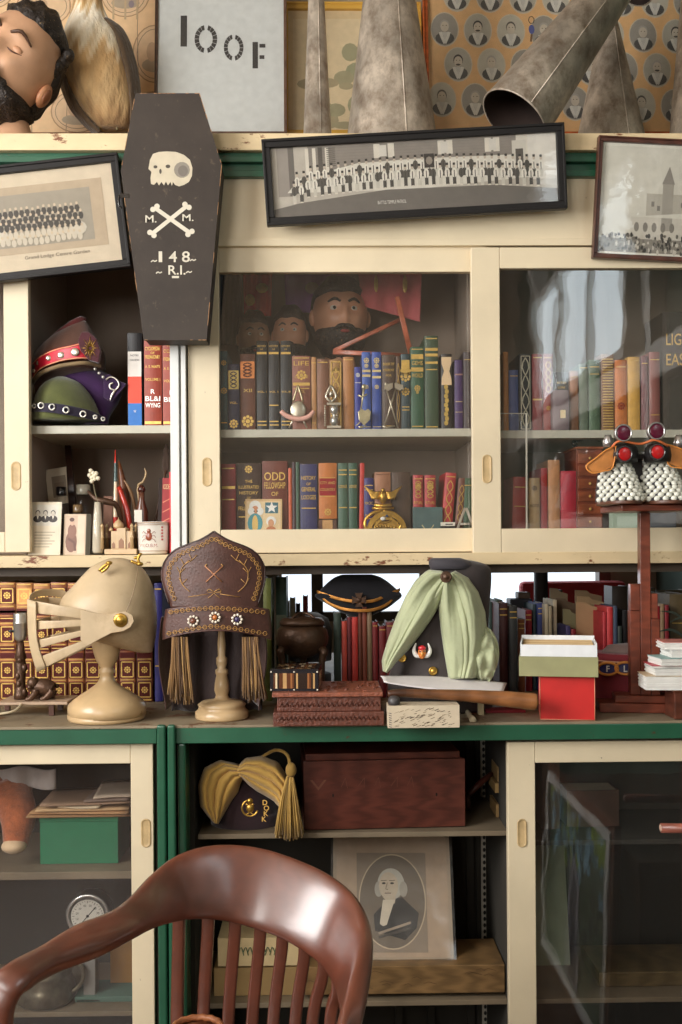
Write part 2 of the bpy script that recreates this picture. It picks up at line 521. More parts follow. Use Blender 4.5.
# ------------------------------------------------------------------ finger pull recess (rim and hollow)
def pull(parent, px, py, Y, w=8, h=27, m='cream_paint'):
    k = Y / FPX; p = at(px, py, Y); b = MB()
    W, H = w * k / 2, h * k / 2
    def pt(a, r):
        dz = H - W
        x, z = math.cos(a) * W * r, math.sin(a) * W * r + (dz if math.sin(a) > 0 else -dz)
        return x, z
    n = 24; v = []; f = []
    for r, d in ((1.25, 0), (1.08, -.0024), (.9, -.0006), (.6, .0002), (.3, .0004)):
        for i in range(n):
            x, z = pt(2 * PI * i / n, r); v.append((p.x + x, p.y - .0006 + d * .8, p.z + z))
    for j in range(4):
        for i in range(n): f.append((j * n + i, j * n + (i + 1) % n, (j + 1) * n + (i + 1) % n, (j + 1) * n + i))
    f.append(tuple(range(4 * n, 5 * n)))
    b.add(v, f, (1, 1, 1), True)
    b.build('finger_pull', MATS['pull_shade'], parent)
mat('pull_shade', sr(196, 168, 122), rough=0.5, var=.2, vs=40)  # darker than the door paint: the recess's shade is put into this colour


# ------------------------------------------------------------------ upper display case
uc = thing('display_case', 'cream painted upper display case with sliding glass doors, two shelves of books inside', 'display case', at(341, 566, YU))
UX0, UX1 = -1.45, 1.42
zTop = zz(133, 2.68); zLedge = zz(150, 2.68); zM = zz(176, 2.70); zH = zz(246, YU); zR = zz(270, YU)
zGb = zz(529, YU); zS = zz(553, YU); zSb = zz(565.5, 2.69); zBot = zz(574, 2.74)
b = MB(); b.box(UX0, UX1, 2.68, YB, zLedge, zTop); b.build('top_ledge', 'chipped_paint', uc, bev=.002)
b = MB()
for z0, z1, d in ((zz(177, 2.7), zz(171, 2.7), .0), (zz(171, 2.7), zz(163, 2.7), .012), (zz(163, 2.7), zz(157, 2.7), -.004), (zz(157, 2.7), zLedge, .004)):
    b.box(UX0, UX1, 2.695 + d, 2.76, z0, z1)
b.build('green_molding', 'green_paint', uc, bev=.0015)
b = MB(); b.box(UX0, UX1, 2.715, 2.75, zH, zM); b.box(UX0, UX1, 2.706, 2.75, zz(245, 2.7), zz(238, 2.7)); b.build('header_board', 'cream_paint', uc, bev=.0012)
b = MB(); b.box(UX0, UX1, 2.69, YB, zSb, zS - .001); b.build('sill_board', 'chipped_paint', uc, bev=.0015)
b = MB(); b.box(UX0, UX1, 2.735, YB, zBot, zSb); b.build('bottom_rail', 'dark_trim', uc)
b = MB(); b.box(UX0, UX1, 3.20, 3.215, zS, zM); b.box(UX0, UX1, 2.76, 3.2, zM - .01, zM)
b.box(xx(28, 2.78), xx(30, 2.78), 2.76, 3.2, zS, zM); b.box(xx(187, 2.76), xx(198, 2.76), 2.77, 3.2, zS, zM); b.box(xx(477, 2.76), xx(487, 2.76), 2.77, 3.2, zS, zM)
b.build('lining', 'case_lining', uc)
for px0, px1, py in ((30, 172, 425.5), (219, 473, 429), (500, 740, 430)):
    b = MB(); z = zz(py, 2.765, (px0 + min(px1, 682)) / 2)
    b.box(xx(px0, 2.765) - .03, xx(px1, 2.765) + .03, 2.765, 3.2, z - .021, z)
    b.build('shelf', 'shelf_paint', uc, bev=.001)
zUs = zz(429, 2.765)          # books stand on this
zUl = zz(425.5, 2.765, 100)


def door(parent, px0, px1, gx0, gx1, Y, pyt, gyt, gyb, pyb, recess, glass='door_glass', name='sliding_door', parts=True):
    """frame with one pane: outer px0..px1, glass gx0..gx1"""
    mp = (px0 + px1) / 2
    z3, z2, z1, z0 = [zz(p, Y, min(max(mp, 0), 682)) for p in (pyt, gyt, gyb, pyb)]
    X0, X1, G0, G1 = [xx(p, Y, (pyt + pyb) / 2) for p in (px0, px1, gx0, gx1)]
    b = MB(); t = .024
    b.box(X0, G0, Y, Y + t, z0, z3); b.box(G1, X1, Y, Y + t, z0, z3)
    b.box(G0 + .0004, G1 - .0004, Y + .0006, Y + t, z2, z3); b.box(G0 + .0004, G1 - .0004, Y + .0006, Y + t, z0, z1)
    d = b.build(name, 'cream_paint', parent, bev=.0018)
    g = MB(); g.box(G0 - .004, G1 + .004, Y + .012, Y + .015, z1 - .004, z2 + .004)
    g.build('glass_pane', glass, d)
    for rx, ry in recess: pull(d, rx, ry, Y)
    return d


door(uc, -230, 29, -200, 4, YU - .004, 252, 274, 532, 552.5, [(16, 476)])
door(uc, 188, 487, 219.5, 473, YU + .001, 246, 272, 529, 552.5, [(207, 472)])
door(uc, 472, 740, 500.5, 712, YU - .028, 247, 268, 528, 552.5, [(487, 469)])
b = MB(); b.box(xx(172, YU), xx(180.5, YU), 2.705, 2.76, zS, zR)
b.box(xx(183, YU), xx(187.5, YU), 2.705, 2.76, zS, zR); b.box(xx(180.5, YU), xx(183, YU), 2.725, 2.76, zS, zR)
b.build('edge_channel', 'white_paint', uc, bev=.001)

# ------------------------------------------------------------------ worktop
wt = thing('worktop', 'green fronted wooden worktop running between the upper and lower cases', 'worktop', Vector((0, 2.4, zW - .04)))
b = MB(); b.box(UX0, UX1, 2.40, YB - .002, zW - .006, zW); b.build('top_board', 'worktop_paint', wt, bev=.001)
b = MB(); zA = zz(742, 2.40)
b.box(UX0, xx(155, 2.4), 2.403, 2.43, zA, zW - .006); b.box(xx(170, 2.4), UX1, 2.400, 2.43, zA, zW - .006)
b.build('green_apron', 'green_paint', wt, bev=.0015)
rc = thing('rear_counter', 'dark wooden counter beyond the pass-through behind the worktop', 'counter', Vector((.4, 3.6, ZF)))
b = MB(); b.box(OX0 + .01, UX1, YB + .002, 3.98, zW - .026, zW); b.build('counter_top', 'worktop_paint', rc)
b = MB(); b.box(OX0 + .03, UX1, YB + .08, 3.94, ZF, zW - .027); b.build('counter_body', 'dark_trim', rc)

# ------------------------------------------------------------------ lower case
lc = thing('base_cabinet', 'green and cream base cabinet below the worktop with glass sliding doors', 'cabinet', Vector((0, YD, ZF)))
zL = zA - .0015
for px0, px1, y0 in ((155.5, 164.5, 2.385), (166, 174, 2.385), (174.5, 183, 2.41)):
    b = MB(); b.box(xx(px0, 2.39), xx(px1, 2.39), y0, 2.399 if y0 < 2.4 else 2.48, ZF, (zW + .004) if y0 < 2.4 else zL); b.build('green_post', 'green_paint', lc, bev=.005, segs=3)
b = MB()
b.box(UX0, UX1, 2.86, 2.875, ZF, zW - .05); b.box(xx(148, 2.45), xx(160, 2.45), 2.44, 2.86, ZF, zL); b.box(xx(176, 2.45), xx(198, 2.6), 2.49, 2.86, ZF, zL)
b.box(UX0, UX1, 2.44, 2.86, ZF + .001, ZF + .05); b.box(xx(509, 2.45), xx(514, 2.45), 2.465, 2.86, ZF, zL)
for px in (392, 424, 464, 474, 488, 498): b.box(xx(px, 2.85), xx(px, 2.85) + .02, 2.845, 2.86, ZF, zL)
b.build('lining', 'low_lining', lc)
b = MB(); xs = xx(479, 2.84); b.box(xs, xs + .016, 2.838, 2.845, ZF, zL, sr(190, 184, 170))
for i in range(60):
    b.disc(xs + .008, zL - .02 - i * .017, .004, .006, 2.8378, sr(20, 18, 16), 8)
b.build('slotted_strip', 'paint', lc)
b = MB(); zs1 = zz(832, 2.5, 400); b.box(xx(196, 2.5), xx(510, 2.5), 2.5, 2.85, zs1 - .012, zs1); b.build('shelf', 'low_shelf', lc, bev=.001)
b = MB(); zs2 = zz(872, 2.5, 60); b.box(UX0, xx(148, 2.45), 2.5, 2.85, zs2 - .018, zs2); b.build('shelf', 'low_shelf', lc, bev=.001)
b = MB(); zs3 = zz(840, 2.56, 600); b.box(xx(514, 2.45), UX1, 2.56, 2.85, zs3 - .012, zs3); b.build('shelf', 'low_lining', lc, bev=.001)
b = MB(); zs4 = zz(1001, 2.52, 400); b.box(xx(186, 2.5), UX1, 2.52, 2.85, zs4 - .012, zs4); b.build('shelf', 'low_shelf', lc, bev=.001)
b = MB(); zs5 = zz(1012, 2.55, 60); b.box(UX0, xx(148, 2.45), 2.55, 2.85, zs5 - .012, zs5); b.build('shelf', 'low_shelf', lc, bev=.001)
door(lc, -230, 154.5, -200, 132, YD - .006, 745.5, 765, 1180, 1200, [(146, 833)])
door(lc, 509, 760, 536.5, 735, YD - .006, 741, 762, 1180, 1200, [(522, 833)])
# ------------------------------------------------------------------ books
GOLD = sr(214, 176, 96); PGOLD = sr(226, 204, 150); PAGE = sr(214, 200, 170); BLACK = sr(24, 22, 24); WHITE = sr(232, 230, 224)


def book(px0, px1, top, z0, Y, col, label, gilt=(), lean=0.0, depth=.155, cat='book', group=None, kind='hard', name='book', gc=GOLD, mtl='bookcloth', bot=None):
    """px0..px1 = spine edges, top = picture row of its head; stands on z0"""
    pm = (px0 + px1) / 2
    c = at(pm, 512, Y); w = (px1 - px0) * Y / FPX * .97
    zt = at(pm, top, Y).z
    if bot is not None: z0 = at(pm, bot, Y).z
    h = zt - z0 - .0008
    x = c.x - Y * math.tan(0) ;
    base = Vector((at(pm, top * .5 + (545 - z0 / Y * FPX) * .5, Y).x, Y, z0 + .0006))
    ln = math.radians(lean)
    R = Matrix.Translation(base + Vector((0, 0, abs(math.sin(ln)) * w / 2))) @ Matrix.Rotation(ln, 4, 'Y')
    r = thing(name, label, cat, base, group)
    b = MB(R); t = min(.0028, w * .14); bul = min(.004, w * .14)
    # spine, rounded
    n = 6; prof = []
    for i in range(n + 1):
        a = -1 + 2 * i / n; prof.append((a * w / 2, -bul * (1 - a * a)))
    v = []; f = []
    for zc_, dy in ((0, .0), (h * .012, -.0004), (h * .988, -.0004), (h, 0)):
        for (xa, ya) in prof: v.append((xa, ya + dy, zc_))
    for (xa, ya) in prof[::-1]: v.append((xa * .9, ya + t, h))
    for (xa, ya) in prof[::-1]: v.append((xa * .9, ya + t, 0))
    m = n + 1
    for j in range(3):
        for i in range(n): f.append((j * m + i, j * m + i + 1, (j + 1) * m + i + 1, (j + 1) * m + i))
    for i in range(n):
        f.append((3 * m + i, 3 * m + i + 1, 4 * m + n - i - 1, 4 * m + n - i))
        f.append((i, i + 1, 5 * m + n - i - 1, 5 * m + n - i))
    b.add(v, f, col, False)
    if kind != 'block':
        b.box(-w / 2, -w / 2 + t, 0, depth, 0, h, col); b.box(w / 2 - t, w / 2, 0, depth, 0, h, col)
    p = MB(R); p.box(-w / 2 + t * 1.02, w / 2 - t * 1.02, t * .6, depth - .004, .0015, h - .0035, PAGE); p.build('page_block', 'paper', r)
    if gilt:
        g = b; g.cur = 1; yy = -bul - .0009
        for e in gilt:
            k = e[0]
            cc = e[-1] if isinstance(e[-1], tuple) else gc
            if k == 'b':      # band at height fraction, thickness fraction
                z = e[1] * h; th = (e[2] if len(e) > 2 and not isinstance(e[2], tuple) else .012) * h
                g.rect(-w * .42, w * .42, z - th / 2, z + th / 2, yy, cc)
            elif k == 'B':    # broad label block
                g.rect(-w * .46, w * .46, e[1] * h, e[2] * h, yy + .0002, cc)
            elif k == 't':
                s_ = e[3] * h
                g.text(e[1], 0, e[2] * h, s_, yy - .0004, cc, w=min(w * .84, len(e[1]) * s_ * .85), bold=.01)
            elif k == 'o':    # ornament: ring of petals
                z = e[1] * h; q = e[2] * w
                for a in range(8):
                    g.disc(math.cos(a * PI / 4) * q * .6, z + math.sin(a * PI / 4) * q * .6, q * .22, q * .22, yy - .0002, cc, 7)
                g.disc(0, z, q * .3, q * .3, yy - .0003, cc, 8)
            elif k == 'v':    # vertical scroll
                z0_, z1_ = e[1] * h, e[2] * h; N_ = 14
                for s_ in (-1, 1):
                    g.line([(s_ * w * .28 * math.sin(i / N_ * PI * 4), z0_ + (z1_ - z0_) * i / N_) for i in range(N_ + 1)], w * .09, yy - .0002, cc)
            elif k == 'r':    # panel outline
                z0_, z1_ = e[1] * h, e[2] * h; a = w * .36
                g.line([(-a, z0_), (a, z0_), (a, z1_), (-a, z1_), (-a, z0_)], w * .07, yy - .0002, cc)
    b.build('cover', [mtl, 'gilt' if kind != 'mattprint' else 'print'], r)
    return r


YK = 2.80
A = 'upper shelf behind middle door'
BKS = [
 (220.5, 227.5, 351, sr(30, 84, 94), 'narrow teal book with gold motifs, ' + A, [('o', .85, .5), ('o', .5, .6), ('b', .1)]),
 (228, 239.5, 364, sr(38, 40, 78), 'navy book with square gold emblem near its head, ' + A, [('B', .62, .9, sr(176, 152, 84)), ('v', .64, .88, sr(40, 36, 60)), ('t', 'VOL.', .4, .035), ('o', .1, .5)]),
 (240, 255.5, 354, sr(106, 62, 46), 'rust brown book with orange emblem beside three black volumes', [('B', .68, .9, sr(206, 128, 70)), ('v', .70, .88, sr(90, 46, 30)), ('t', 'XII', .5, .045), ('o', .12, .5)]),
 (256.5, 267.5, 341, sr(40, 42, 46), 'first from brown book of three tall black gilt volumes', [('t', 'HISTORY', .93, .022), ('t', 'OF', .895, .018), ('B', .85, .875), ('t', 'VOL. I', .42, .022), ('b', .1), ('b', .06)]),
 (268.5, 279.5, 341, sr(40, 42, 46), 'middle one of three tall black gilt volumes', [('t', 'HISTORY', .93, .022), ('t', 'OF', .895, .018), ('B', .85, .875), ('t', 'VOL. II', .42, .022), ('b', .28), ('b', .1), ('b', .06)]),
 (280.5, 291.5, 341, sr(36, 40, 44), 'third of three tall black gilt volumes, next to pinkish brown book', [('t', 'HISTORY', .93, .022), ('t', 'OF', .895, .018), ('B', .85, .875), ('t', 'VOL. III', .42, .022), ('b', .1), ('b', .06)]),
 (292, 311, 356, sr(146, 92, 76), 'wide pinkish brown book with gold arch and lettering', [('b', .97), ('t', 'LIFE', .87, .06), ('o', .74, .34), ('t', 'ON THE', .70, .035), ('B', .60, .64), ('b', .56), ('t', 'VOL', .5, .04)]),
 (311.5, 316.5, 357, sr(186, 134, 84), 'very thin tan book between two brown books, ' + A, [('b', .92), ('b', .1)]),
 (317, 329, 359, sr(126, 84, 62), 'plain mid brown book behind the hourglass jewel, ' + A, [('b', .95)]),
 (329.5, 342.5, 360, sr(160, 118, 66), 'tan book with all over gold tooling, ' + A, [('v', .1, .9), ('o', .85, .3), ('r', .04, .97)]),
 (343, 354, 357, sr(168, 112, 62), 'plain ochre brown book beside the short blue book', [('b', .96)]),
 (354.5, 361.5, 367, sr(40, 52, 140), 'short bright blue book with white ring, behind the sword jewel', [('o', .87, .4, WHITE), ('b', .75, .01, WHITE)]),
 (362, 371, 352, sr(52, 84, 160), 'tall blue gilt book, the one nearer the sword jewel', [('o', .89, .4, PGOLD), ('o', .82, .3, PGOLD), ('B', .74, .77, PGOLD), ('B', .68, .71, PGOLD), ('o', .55, .3, PGOLD), ('b', .04, .01, PGOLD)]),
 (371.8, 381.5, 352, sr(46, 76, 156), 'tall blue gilt book beside the dark brown book', [('o', .89, .4, PGOLD), ('o', .82, .3, PGOLD), ('B', .74, .77, PGOLD), ('B', .66, .69, PGOLD), ('o', .55, .3, PGOLD), ('b', .04, .01, PGOLD)]),
 (382, 395.5, 355, sr(72, 54, 42), 'dark brown book with gold lines behind the crossed axes jewel', [('t', 'BOOK OF', .86, .035), ('t', 'CEREMONY', .78, .035), ('t', 'FOR', .71, .03), ('b', .05)]),
 (396, 400.5, 356, sr(80, 56, 40), 'thin brown speckled book beside the crossed axes jewel', [('v', .1, .9)]),
 (401, 410, 354, sr(44, 66, 72), 'dark teal book with gold torch ornament on its spine', [('o', .78, .8), ('o', .7, .75), ('B', .74, .92), ('o', .5, .6), ('b', .3), ('b', .26)]),
 (410.5, 424, 347, sr(38, 80, 56), 'green book with four broad gold lettered bands', [('b', .97), ('B', .85, .91), ('t', 'GEMS', .78, .05), ('B', .70, .75), ('t', 'WORLD', .63, .05), ('o', .5, .3), ('o', .45, .15), ('b', .04)]),
 (424.5, 438.5, 336, sr(50, 72, 50), 'tallest dark green book, at end of the green pair', [('b', .97), ('B', .84, .87), ('B', .78, .81), ('B', .70, .725), ('b', .64), ('b', .03)]),
 (441, 452, 354, sr(40, 36, 36), 'black book with cream hourglass shaped panel and gold strip', []),
 (454.5, 463, 360, sr(66, 44, 96), 'purple book near the door stile, ' + A, [('B', .78, .8, sr(190, 150, 140)), ('b', .4, .01, PGOLD), ('b', .25, .008, PGOLD)]),
 (463.5, 473, 352, sr(58, 46, 50), 'dark plum book against the door stile, ' + A, [('b', .9)]),
]
for x0, x1, tp, col, lab, g in BKS:
    r = book(x0, x1, tp, zUs, YK, col, lab, g)
    if 'hourglass shaped' in lab:
        b = MB(); k = YK / FPX; p = at(446.5, 371, YK - .0065); W_, H_ = 5 * k, 14 * k
        b.plate([(p.x + a * W_, p.z + c_ * H_) for a, c_ in ((-1, -1), (1, -1), (.95, -.5), (.55, 0), (.95, .5), (1, 1), (-1, 1), (-.95, .5), (-.5, 0), (-.95, -.5))], p.y, sr(220, 190, 150))
        b.build('cream_panel', 'print', r)
        b = MB(); p = at(446.5, 405, YK - .0065)
        for i in range(9): b.disc(p.x + (i % 2 - .5) * k * .8, p.z + (i - 4) * 4.5 * k, 2.2 * k, 2.6 * k, p.y - i * .00005, sr(206, 172, 92), 7)
        b.build('gold_strip', 'gilt', r)

A = 'lower shelf behind middle door'
zLo = zS + .001
BKL = [
 (221.5, 236, 464, sr(150, 40, 52), 'crimson book at the stile end, ' + A, [('b', .95), ('B', .72, .75), ('b', .6)], 0, None),
 (236.5, 261.5, 463, sr(62, 40, 32), 'wide dark brown Illustrated History of Odd Fellowship', [('o', .93, .2), ('t', 'THE', .78, .032), ('t', 'ILLUSTRATED', .715, .035), ('t', 'HISTORY', .65, .035), ('t', 'OF', .60, .025), ('t', 'ODD', .54, .04), ('t', 'FELLOWSHIP', .475, .042), ('b', .4)], 0, None),
 (262, 288, 461, sr(104, 46, 34), 'wide red brown book with large ODD lettering', [('t', 'ODD', .79, .09), ('t', 'FELLOWSHIP', .70, .07), ('t', 'OF', .62, .045)], 0, None),
 (288.5, 292, 468, sr(196, 92, 60), 'thin orange red pamphlet beside the ODD lettered book', [], 0, None),
 (292.5, 295.5, 462, sr(70, 48, 58), 'thin dark plum book, ' + A, [], 0, None),
 (296, 299.5, 462, sr(54, 84, 66), 'thin sage green book beside navy General Lodges book', [], 0, None),
 (300, 317.5, 464, sr(42, 44, 92), 'navy book lettered in gold beside the orange marbled book', [('t', 'HISTORY', .82, .045), ('t', 'OF', .76, .03), ('t', 'GENERAL', .69, .05), ('t', 'LODGES', .60, .05), ('b', .5), ('o', .12, .3)], 0, None),
 (338, 348, 463, sr(64, 96, 78), 'green book in shiny wrapper, the paler one beside the orange book', [('b', .92), ('b', .87), ('t', 'LODGE', .72, .035), ('b', .5)], 0, None),
 (348.5, 357.5, 463, sr(44, 84, 66), 'green book in shiny wrapper beside thin red book', [('b', .92), ('b', .87), ('t', 'LODGE', .72, .035), ('b', .5)], 0, None),
 (358.5, 363, 463, sr(190, 50, 42), 'thin bright red book, ' + A, [], 1.2, None),
 (364, 374, 478, sr(44, 42, 108), 'short indigo book with gold lines behind eagle wing', [('b', .9), ('b', .84), ('t', 'PROC', .64, .04), ('b', .5), ('b', .45)], 0, None),
 (374.5, 391, 472, sr(158, 108, 78), 'tan paper covered book right behind the brass eagle', [('b', .97, .01, sr(120, 80, 60))], 0, None),
 (391.5, 411, 472, sr(74, 54, 42), 'wide dark brown book without lettering, ' + A, [], 0, None),
 (413, 423.5, 475, sr(166, 54, 58), 'rose red gilt book, first of the matching pair from dark brown book', [('o', .86, .35), ('v', .7, .92), ('t', 'RITUAL', .62, .04), ('B', .55, .57), ('b', .95)], 0, None),
 (424.5, 436, 475, sr(166, 54, 58), 'rose red gilt book, second of pair, beside leaning red book', [('o', .86, .35), ('v', .7, .92), ('t', 'RITUAL', .62, .04), ('B', .55, .57), ('b', .95)], 0, None),
 (439, 450, 473, sr(176, 48, 50), 'leaning bright red book with gold flecks, ' + A, [('v', .3, .9), ('b', .95)], 5, None),
 (452.5, 460.5, 478, sr(112, 66, 52), 'leaning brown book with gold flecks, ' + A, [('v', .4, .9), ('b', .1)], 5, None),
 (463.5, 473, 478, sr(52, 84, 58), 'moss green book in the corner behind the letter A', [('b', .9)], 0, None),
]
for x0, x1, tp, col, lab, g, ln, bt in BKL:
    book(x0, x1, tp, zLo, YK, col, lab, g, lean=ln)
ob = book(318.5, 337, 463, zLo, YK, sr(190, 112, 50), 'orange marbled book with crimson title label resting on small volume', [('B', .42, .72, sr(150, 30, 40)), ('t', 'CITY AND', .62, .05), ('t', 'COUNTRY', .50, .05), ('b', .74), ('b', .4), ('o', .12, .25)], bot=519)
b = MB(); k = YK / FPX; p = at(327.5, 525, YK); zt = at(327.5, 519.6, YK).z
b.box(p.x - 9 * k, p.x + 9 * k, YK - .004, YK + .13, zLo, zt, sr(86, 52, 38)); b.box(p.x - 5 * k, p.x + 5 * k, YK - .0055, YK - .004, zLo + .02, zt - .001, sr(196, 150, 96))
tag(b.build('small_volume', 'bookcloth', None, (p.x, YK, zLo)), 'small brown volume lying under the orange marbled book', 'book')

# right-hand door, upper shelf
A = 'upper shelf behind the far door'
zUr = zz(430, 2.765, 591)
BKR = [
 (503.5, 508.5, 352, sr(178, 118, 62), 'thin orange tan book at the frame, ' + A, [], 0),
 (509, 518.5, 370, sr(70, 86, 140), 'faded blue book, ' + A, [('b', .9)], 0),
 (519, 531.5, 354, sr(48, 44, 44), 'black book with looping silver ornament down its spine', [('v', .05, .95, sr(190, 182, 160)), ('r', .03, .97, sr(190, 182, 160))], 0),
 (532, 542.5, 354, sr(140, 44, 46), 'dull red book beside the black ornamented one', [('b', .95), ('B', .4, .42)], 0),
 (543, 553, 354, sr(150, 52, 44), 'dull red book with worn gold, beside grey mauve book', [('v', .5, .9), ('b', .95), ('o', .3, .3)], 0),
 (570, 578.5, 371, sr(152, 100, 66), 'tan book between grey mauve and sage books, ' + A, [('b', .9)], 0),
 (579, 588, 364, sr(98, 112, 94), 'sage green book, ' + A, [('b', .94)], 0),
 (588.5, 600, 360, sr(72, 96, 70), 'moss green book beside ribbed brown book, ' + A, [('b', .9), ('b', .8)], 0),
 (601, 614, 354, sr(122, 82, 44), 'brown book with closely ribbed gold lines', [('b', .02 + i * .035, .012) for i in range(27)], 0),
 (614.5, 627, 360, sr(196, 112, 48), 'orange book beside the ribbed brown book', [('o', .35, .4, sr(150, 50, 30)), ('b', .9)], 0),
 (627.5, 640, 357, sr(206, 158, 70), 'golden yellow book, ' + A, [('b', .95), ('b', .6)], 0),
 (641, 648, 356, sr(110, 62, 66), 'mauve red book, the narrower beside golden yellow book', [('b', .9)], 0),
 (649, 660, 352, sr(132, 76, 70), 'mauve red book next to the large dark one', [('b', .9), ('b', .2)], 0),
]
for x0, x1, tp, col, lab, g, ln in BKR: book(x0, x1, tp, zUr, YK, col, lab, g, lean=ln)
r = book(554, 568.5, 372, zUr, YK + .008, sr(44, 38, 36), 'black book with gold title partly behind the grey mauve one', [('t', 'RITES', .8, .035), ('t', 'LORE', .72, .035)], depth=.14)
r = book(552.5, 569.5, 390, zUr, YK - .03, sr(120, 104, 108), 'grey mauve book with small cream label on its spine', [], depth=.026)
b = MB(); p = at(563, 414, YK - .036); k = YK / FPX; b.rect(p.x - 2.6 * k, p.x + 2.6 * k, p.z - 4 * k, p.z + 4 * k, p.y, sr(226, 204, 160)); b.build('paper_label', 'paper', r)
r = book(662, 700, 312, zUr, YK, sr(62, 54, 46), 'large dark book with big gold lettering beside the far frame', [('t', 'LIGHT', .72, .1), ('t', 'EASTS', .55, .1)])

# right-hand door, lower shelf
A = 'lower shelf behind the far door'
BRL = [
 (511, 525, 477, sr(170, 56, 50), 'leaning faded red book, ' + A, [('b', .86), ('b', .6)], 2),
 (529, 540, 478, sr(190, 158, 108), 'cream book with dark print and bottle motif', [('o', .86, .3, sr(70, 50, 36)), ('o', .2, .5, sr(70, 50, 36)), ('t', 'NOTES', .6, .04, sr(70, 50, 36))], 0),
 (541, 547.5, 468, sr(170, 32, 40), 'narrow crimson book beside the tan folder', [], 0),
 (548, 560, 460, sr(196, 142, 98), 'tall tan folder, ' + A, [], 0),
 (560.5, 576.5, 471, sr(176, 36, 54), 'wide crimson book beside the red brown drawer chest', [], 0),
]
for x0, x1, tp, col, lab, g, ln in BRL: book(x0, x1, tp, zLo, YK, col, lab, g, lean=ln)
p = at(589, 552, YK); k = YK / FPX; r = thing('drawer_chest', 'small red brown wooden chest of narrow drawers behind far door', 'chest', (p.x, YK, zLo))
z1 = at(589, 449, YK).z
b = MB(); b.box(p.x - 12 * k, p.x + 14 * k, YK, YK + .14, zLo, z1, sr(120, 58, 36)); b.box(p.x - 13 * k, p.x + 15 * k, YK - .006, YK + .145, z1, z1 + .006, sr(150, 82, 46)); b.build('carcass', 'dark_wood', r, bev=.001)
for i in range(6):
    z = z1 - .012 - i * .034; b = MB(); b.box(p.x - 10.5 * k, p.x + 12.5 * k, YK - .004, YK, z - .026, z, sr(138, 72, 42)); d = b.build('drawer', 'dark_wood', r, bev=.001)
    b = MB(); b.ell((p.x + k, YK - .007, z - .013), (.004, .004, .004), sr(190, 150, 80), 8, 6); b.build('knob', 'gloss', d)
b = MB(); zc = z1 + .006
b.tube([(p.x - 9 * k, YK + .03, zc + .002), (p.x - 12 * k, YK + .03, zc + .014), (p.x - 8 * k, YK + .03, zc + .02), (p.x + 4 * k, YK + .03, zc + .028), (p.x + 16 * k, YK + .04, zc + .02)], [.006, .008, .004, .006, .003], BLACK, 8, 3)
tag(b.build('powder_horn', 'gloss', None, (p.x, YK + .03, zc)), 'black curved horn lying on the small drawer chest', 'horn')
for (x0, x1, tp, c_, lab) in ((612, 640, 514, sr(176, 196, 176), 'pale green booklet lying on case floor behind far door'), (641, 676, 512, sr(80, 84, 92), 'grey slate lying on case floor behind far door')):
    b = MB(); p = at((x0 + x1) / 2, 530, 2.77); k = 2.77 / FPX; b.box(p.x - (x1 - x0) / 2 * k, p.x + (x1 - x0) / 2 * k, 2.765, 2.80, zLo, at(p.x, tp, 2.77).z, c_)
    tag(b.build('booklet', 'paper', None, (p.x, 2.77, zLo), bev=.001), lab, 'booklet')

# open compartment, upper shelf
BKO = [
 (144, 162, 335, sr(150, 60, 42), 'red brown encyclopedia volume beside the tricolour book', [('t', 'NEW', .9, .035), ('t', 'CYCLOPEDIA', .83, .04), ('t', 'OF', .79, .025), ('t', 'FREEMASONRY', .74, .04), ('t', 'A. E. WAITE', .64, .03), ('t', 'VOLUME I', .5, .03), ('t', 'R', .36, .05, WHITE), ('t', 'BL&I', .28, .055, WHITE), ('t', 'WYNG', .21, .05, WHITE), ('B', .03, .06)], 0),
 (162.5, 181, 338, sr(150, 60, 42), 'red brown encyclopedia volume half hidden by the white channel', [('t', 'NEW', .9, .035), ('t', 'CYCLOPEDIA', .83, .04), ('t', 'OF', .79, .025), ('t', 'FREEMASONRY', .74, .04), ('t', 'A. E. WAITE', .64, .03), ('t', 'VOLUME II', .5, .03), ('t', 'R', .36, .05, WHITE), ('t', 'BL&I', .28, .055, WHITE), ('B', .03, .06)], 0),
]
for x0, x1, tp, col, lab, g, ln in BKO: book(x0, x1, tp, zUl, 2.81, col, lab, g, lean=ln)
r = book(127.5, 142.5, 333, zUl, 2.81, BLACK, 'book in black, white, red and blue stripes, ' + 'open compartment', [('B', .535, .80, sr(226, 220, 212)), ('B', .25, .535, sr(226, 70, 44)), ('B', .0, .25, sr(30, 110, 190)), ('t', 'NOTES', .75, .02, sr(80, 70, 70)), ('t', 'ORDERS', .70, .02, sr(80, 70, 70)), ('t', 'W', .15, .03, WHITE)], kind='mattprint')
book(169.5, 176, 472, zLo, 2.765, sr(196, 34, 40), 'narrow bright red book standing against white channel, open compartment', [], depth=.12)
# ------------------------------------------------------------------ things inside the middle door
def kx(Y): return Y / FPX


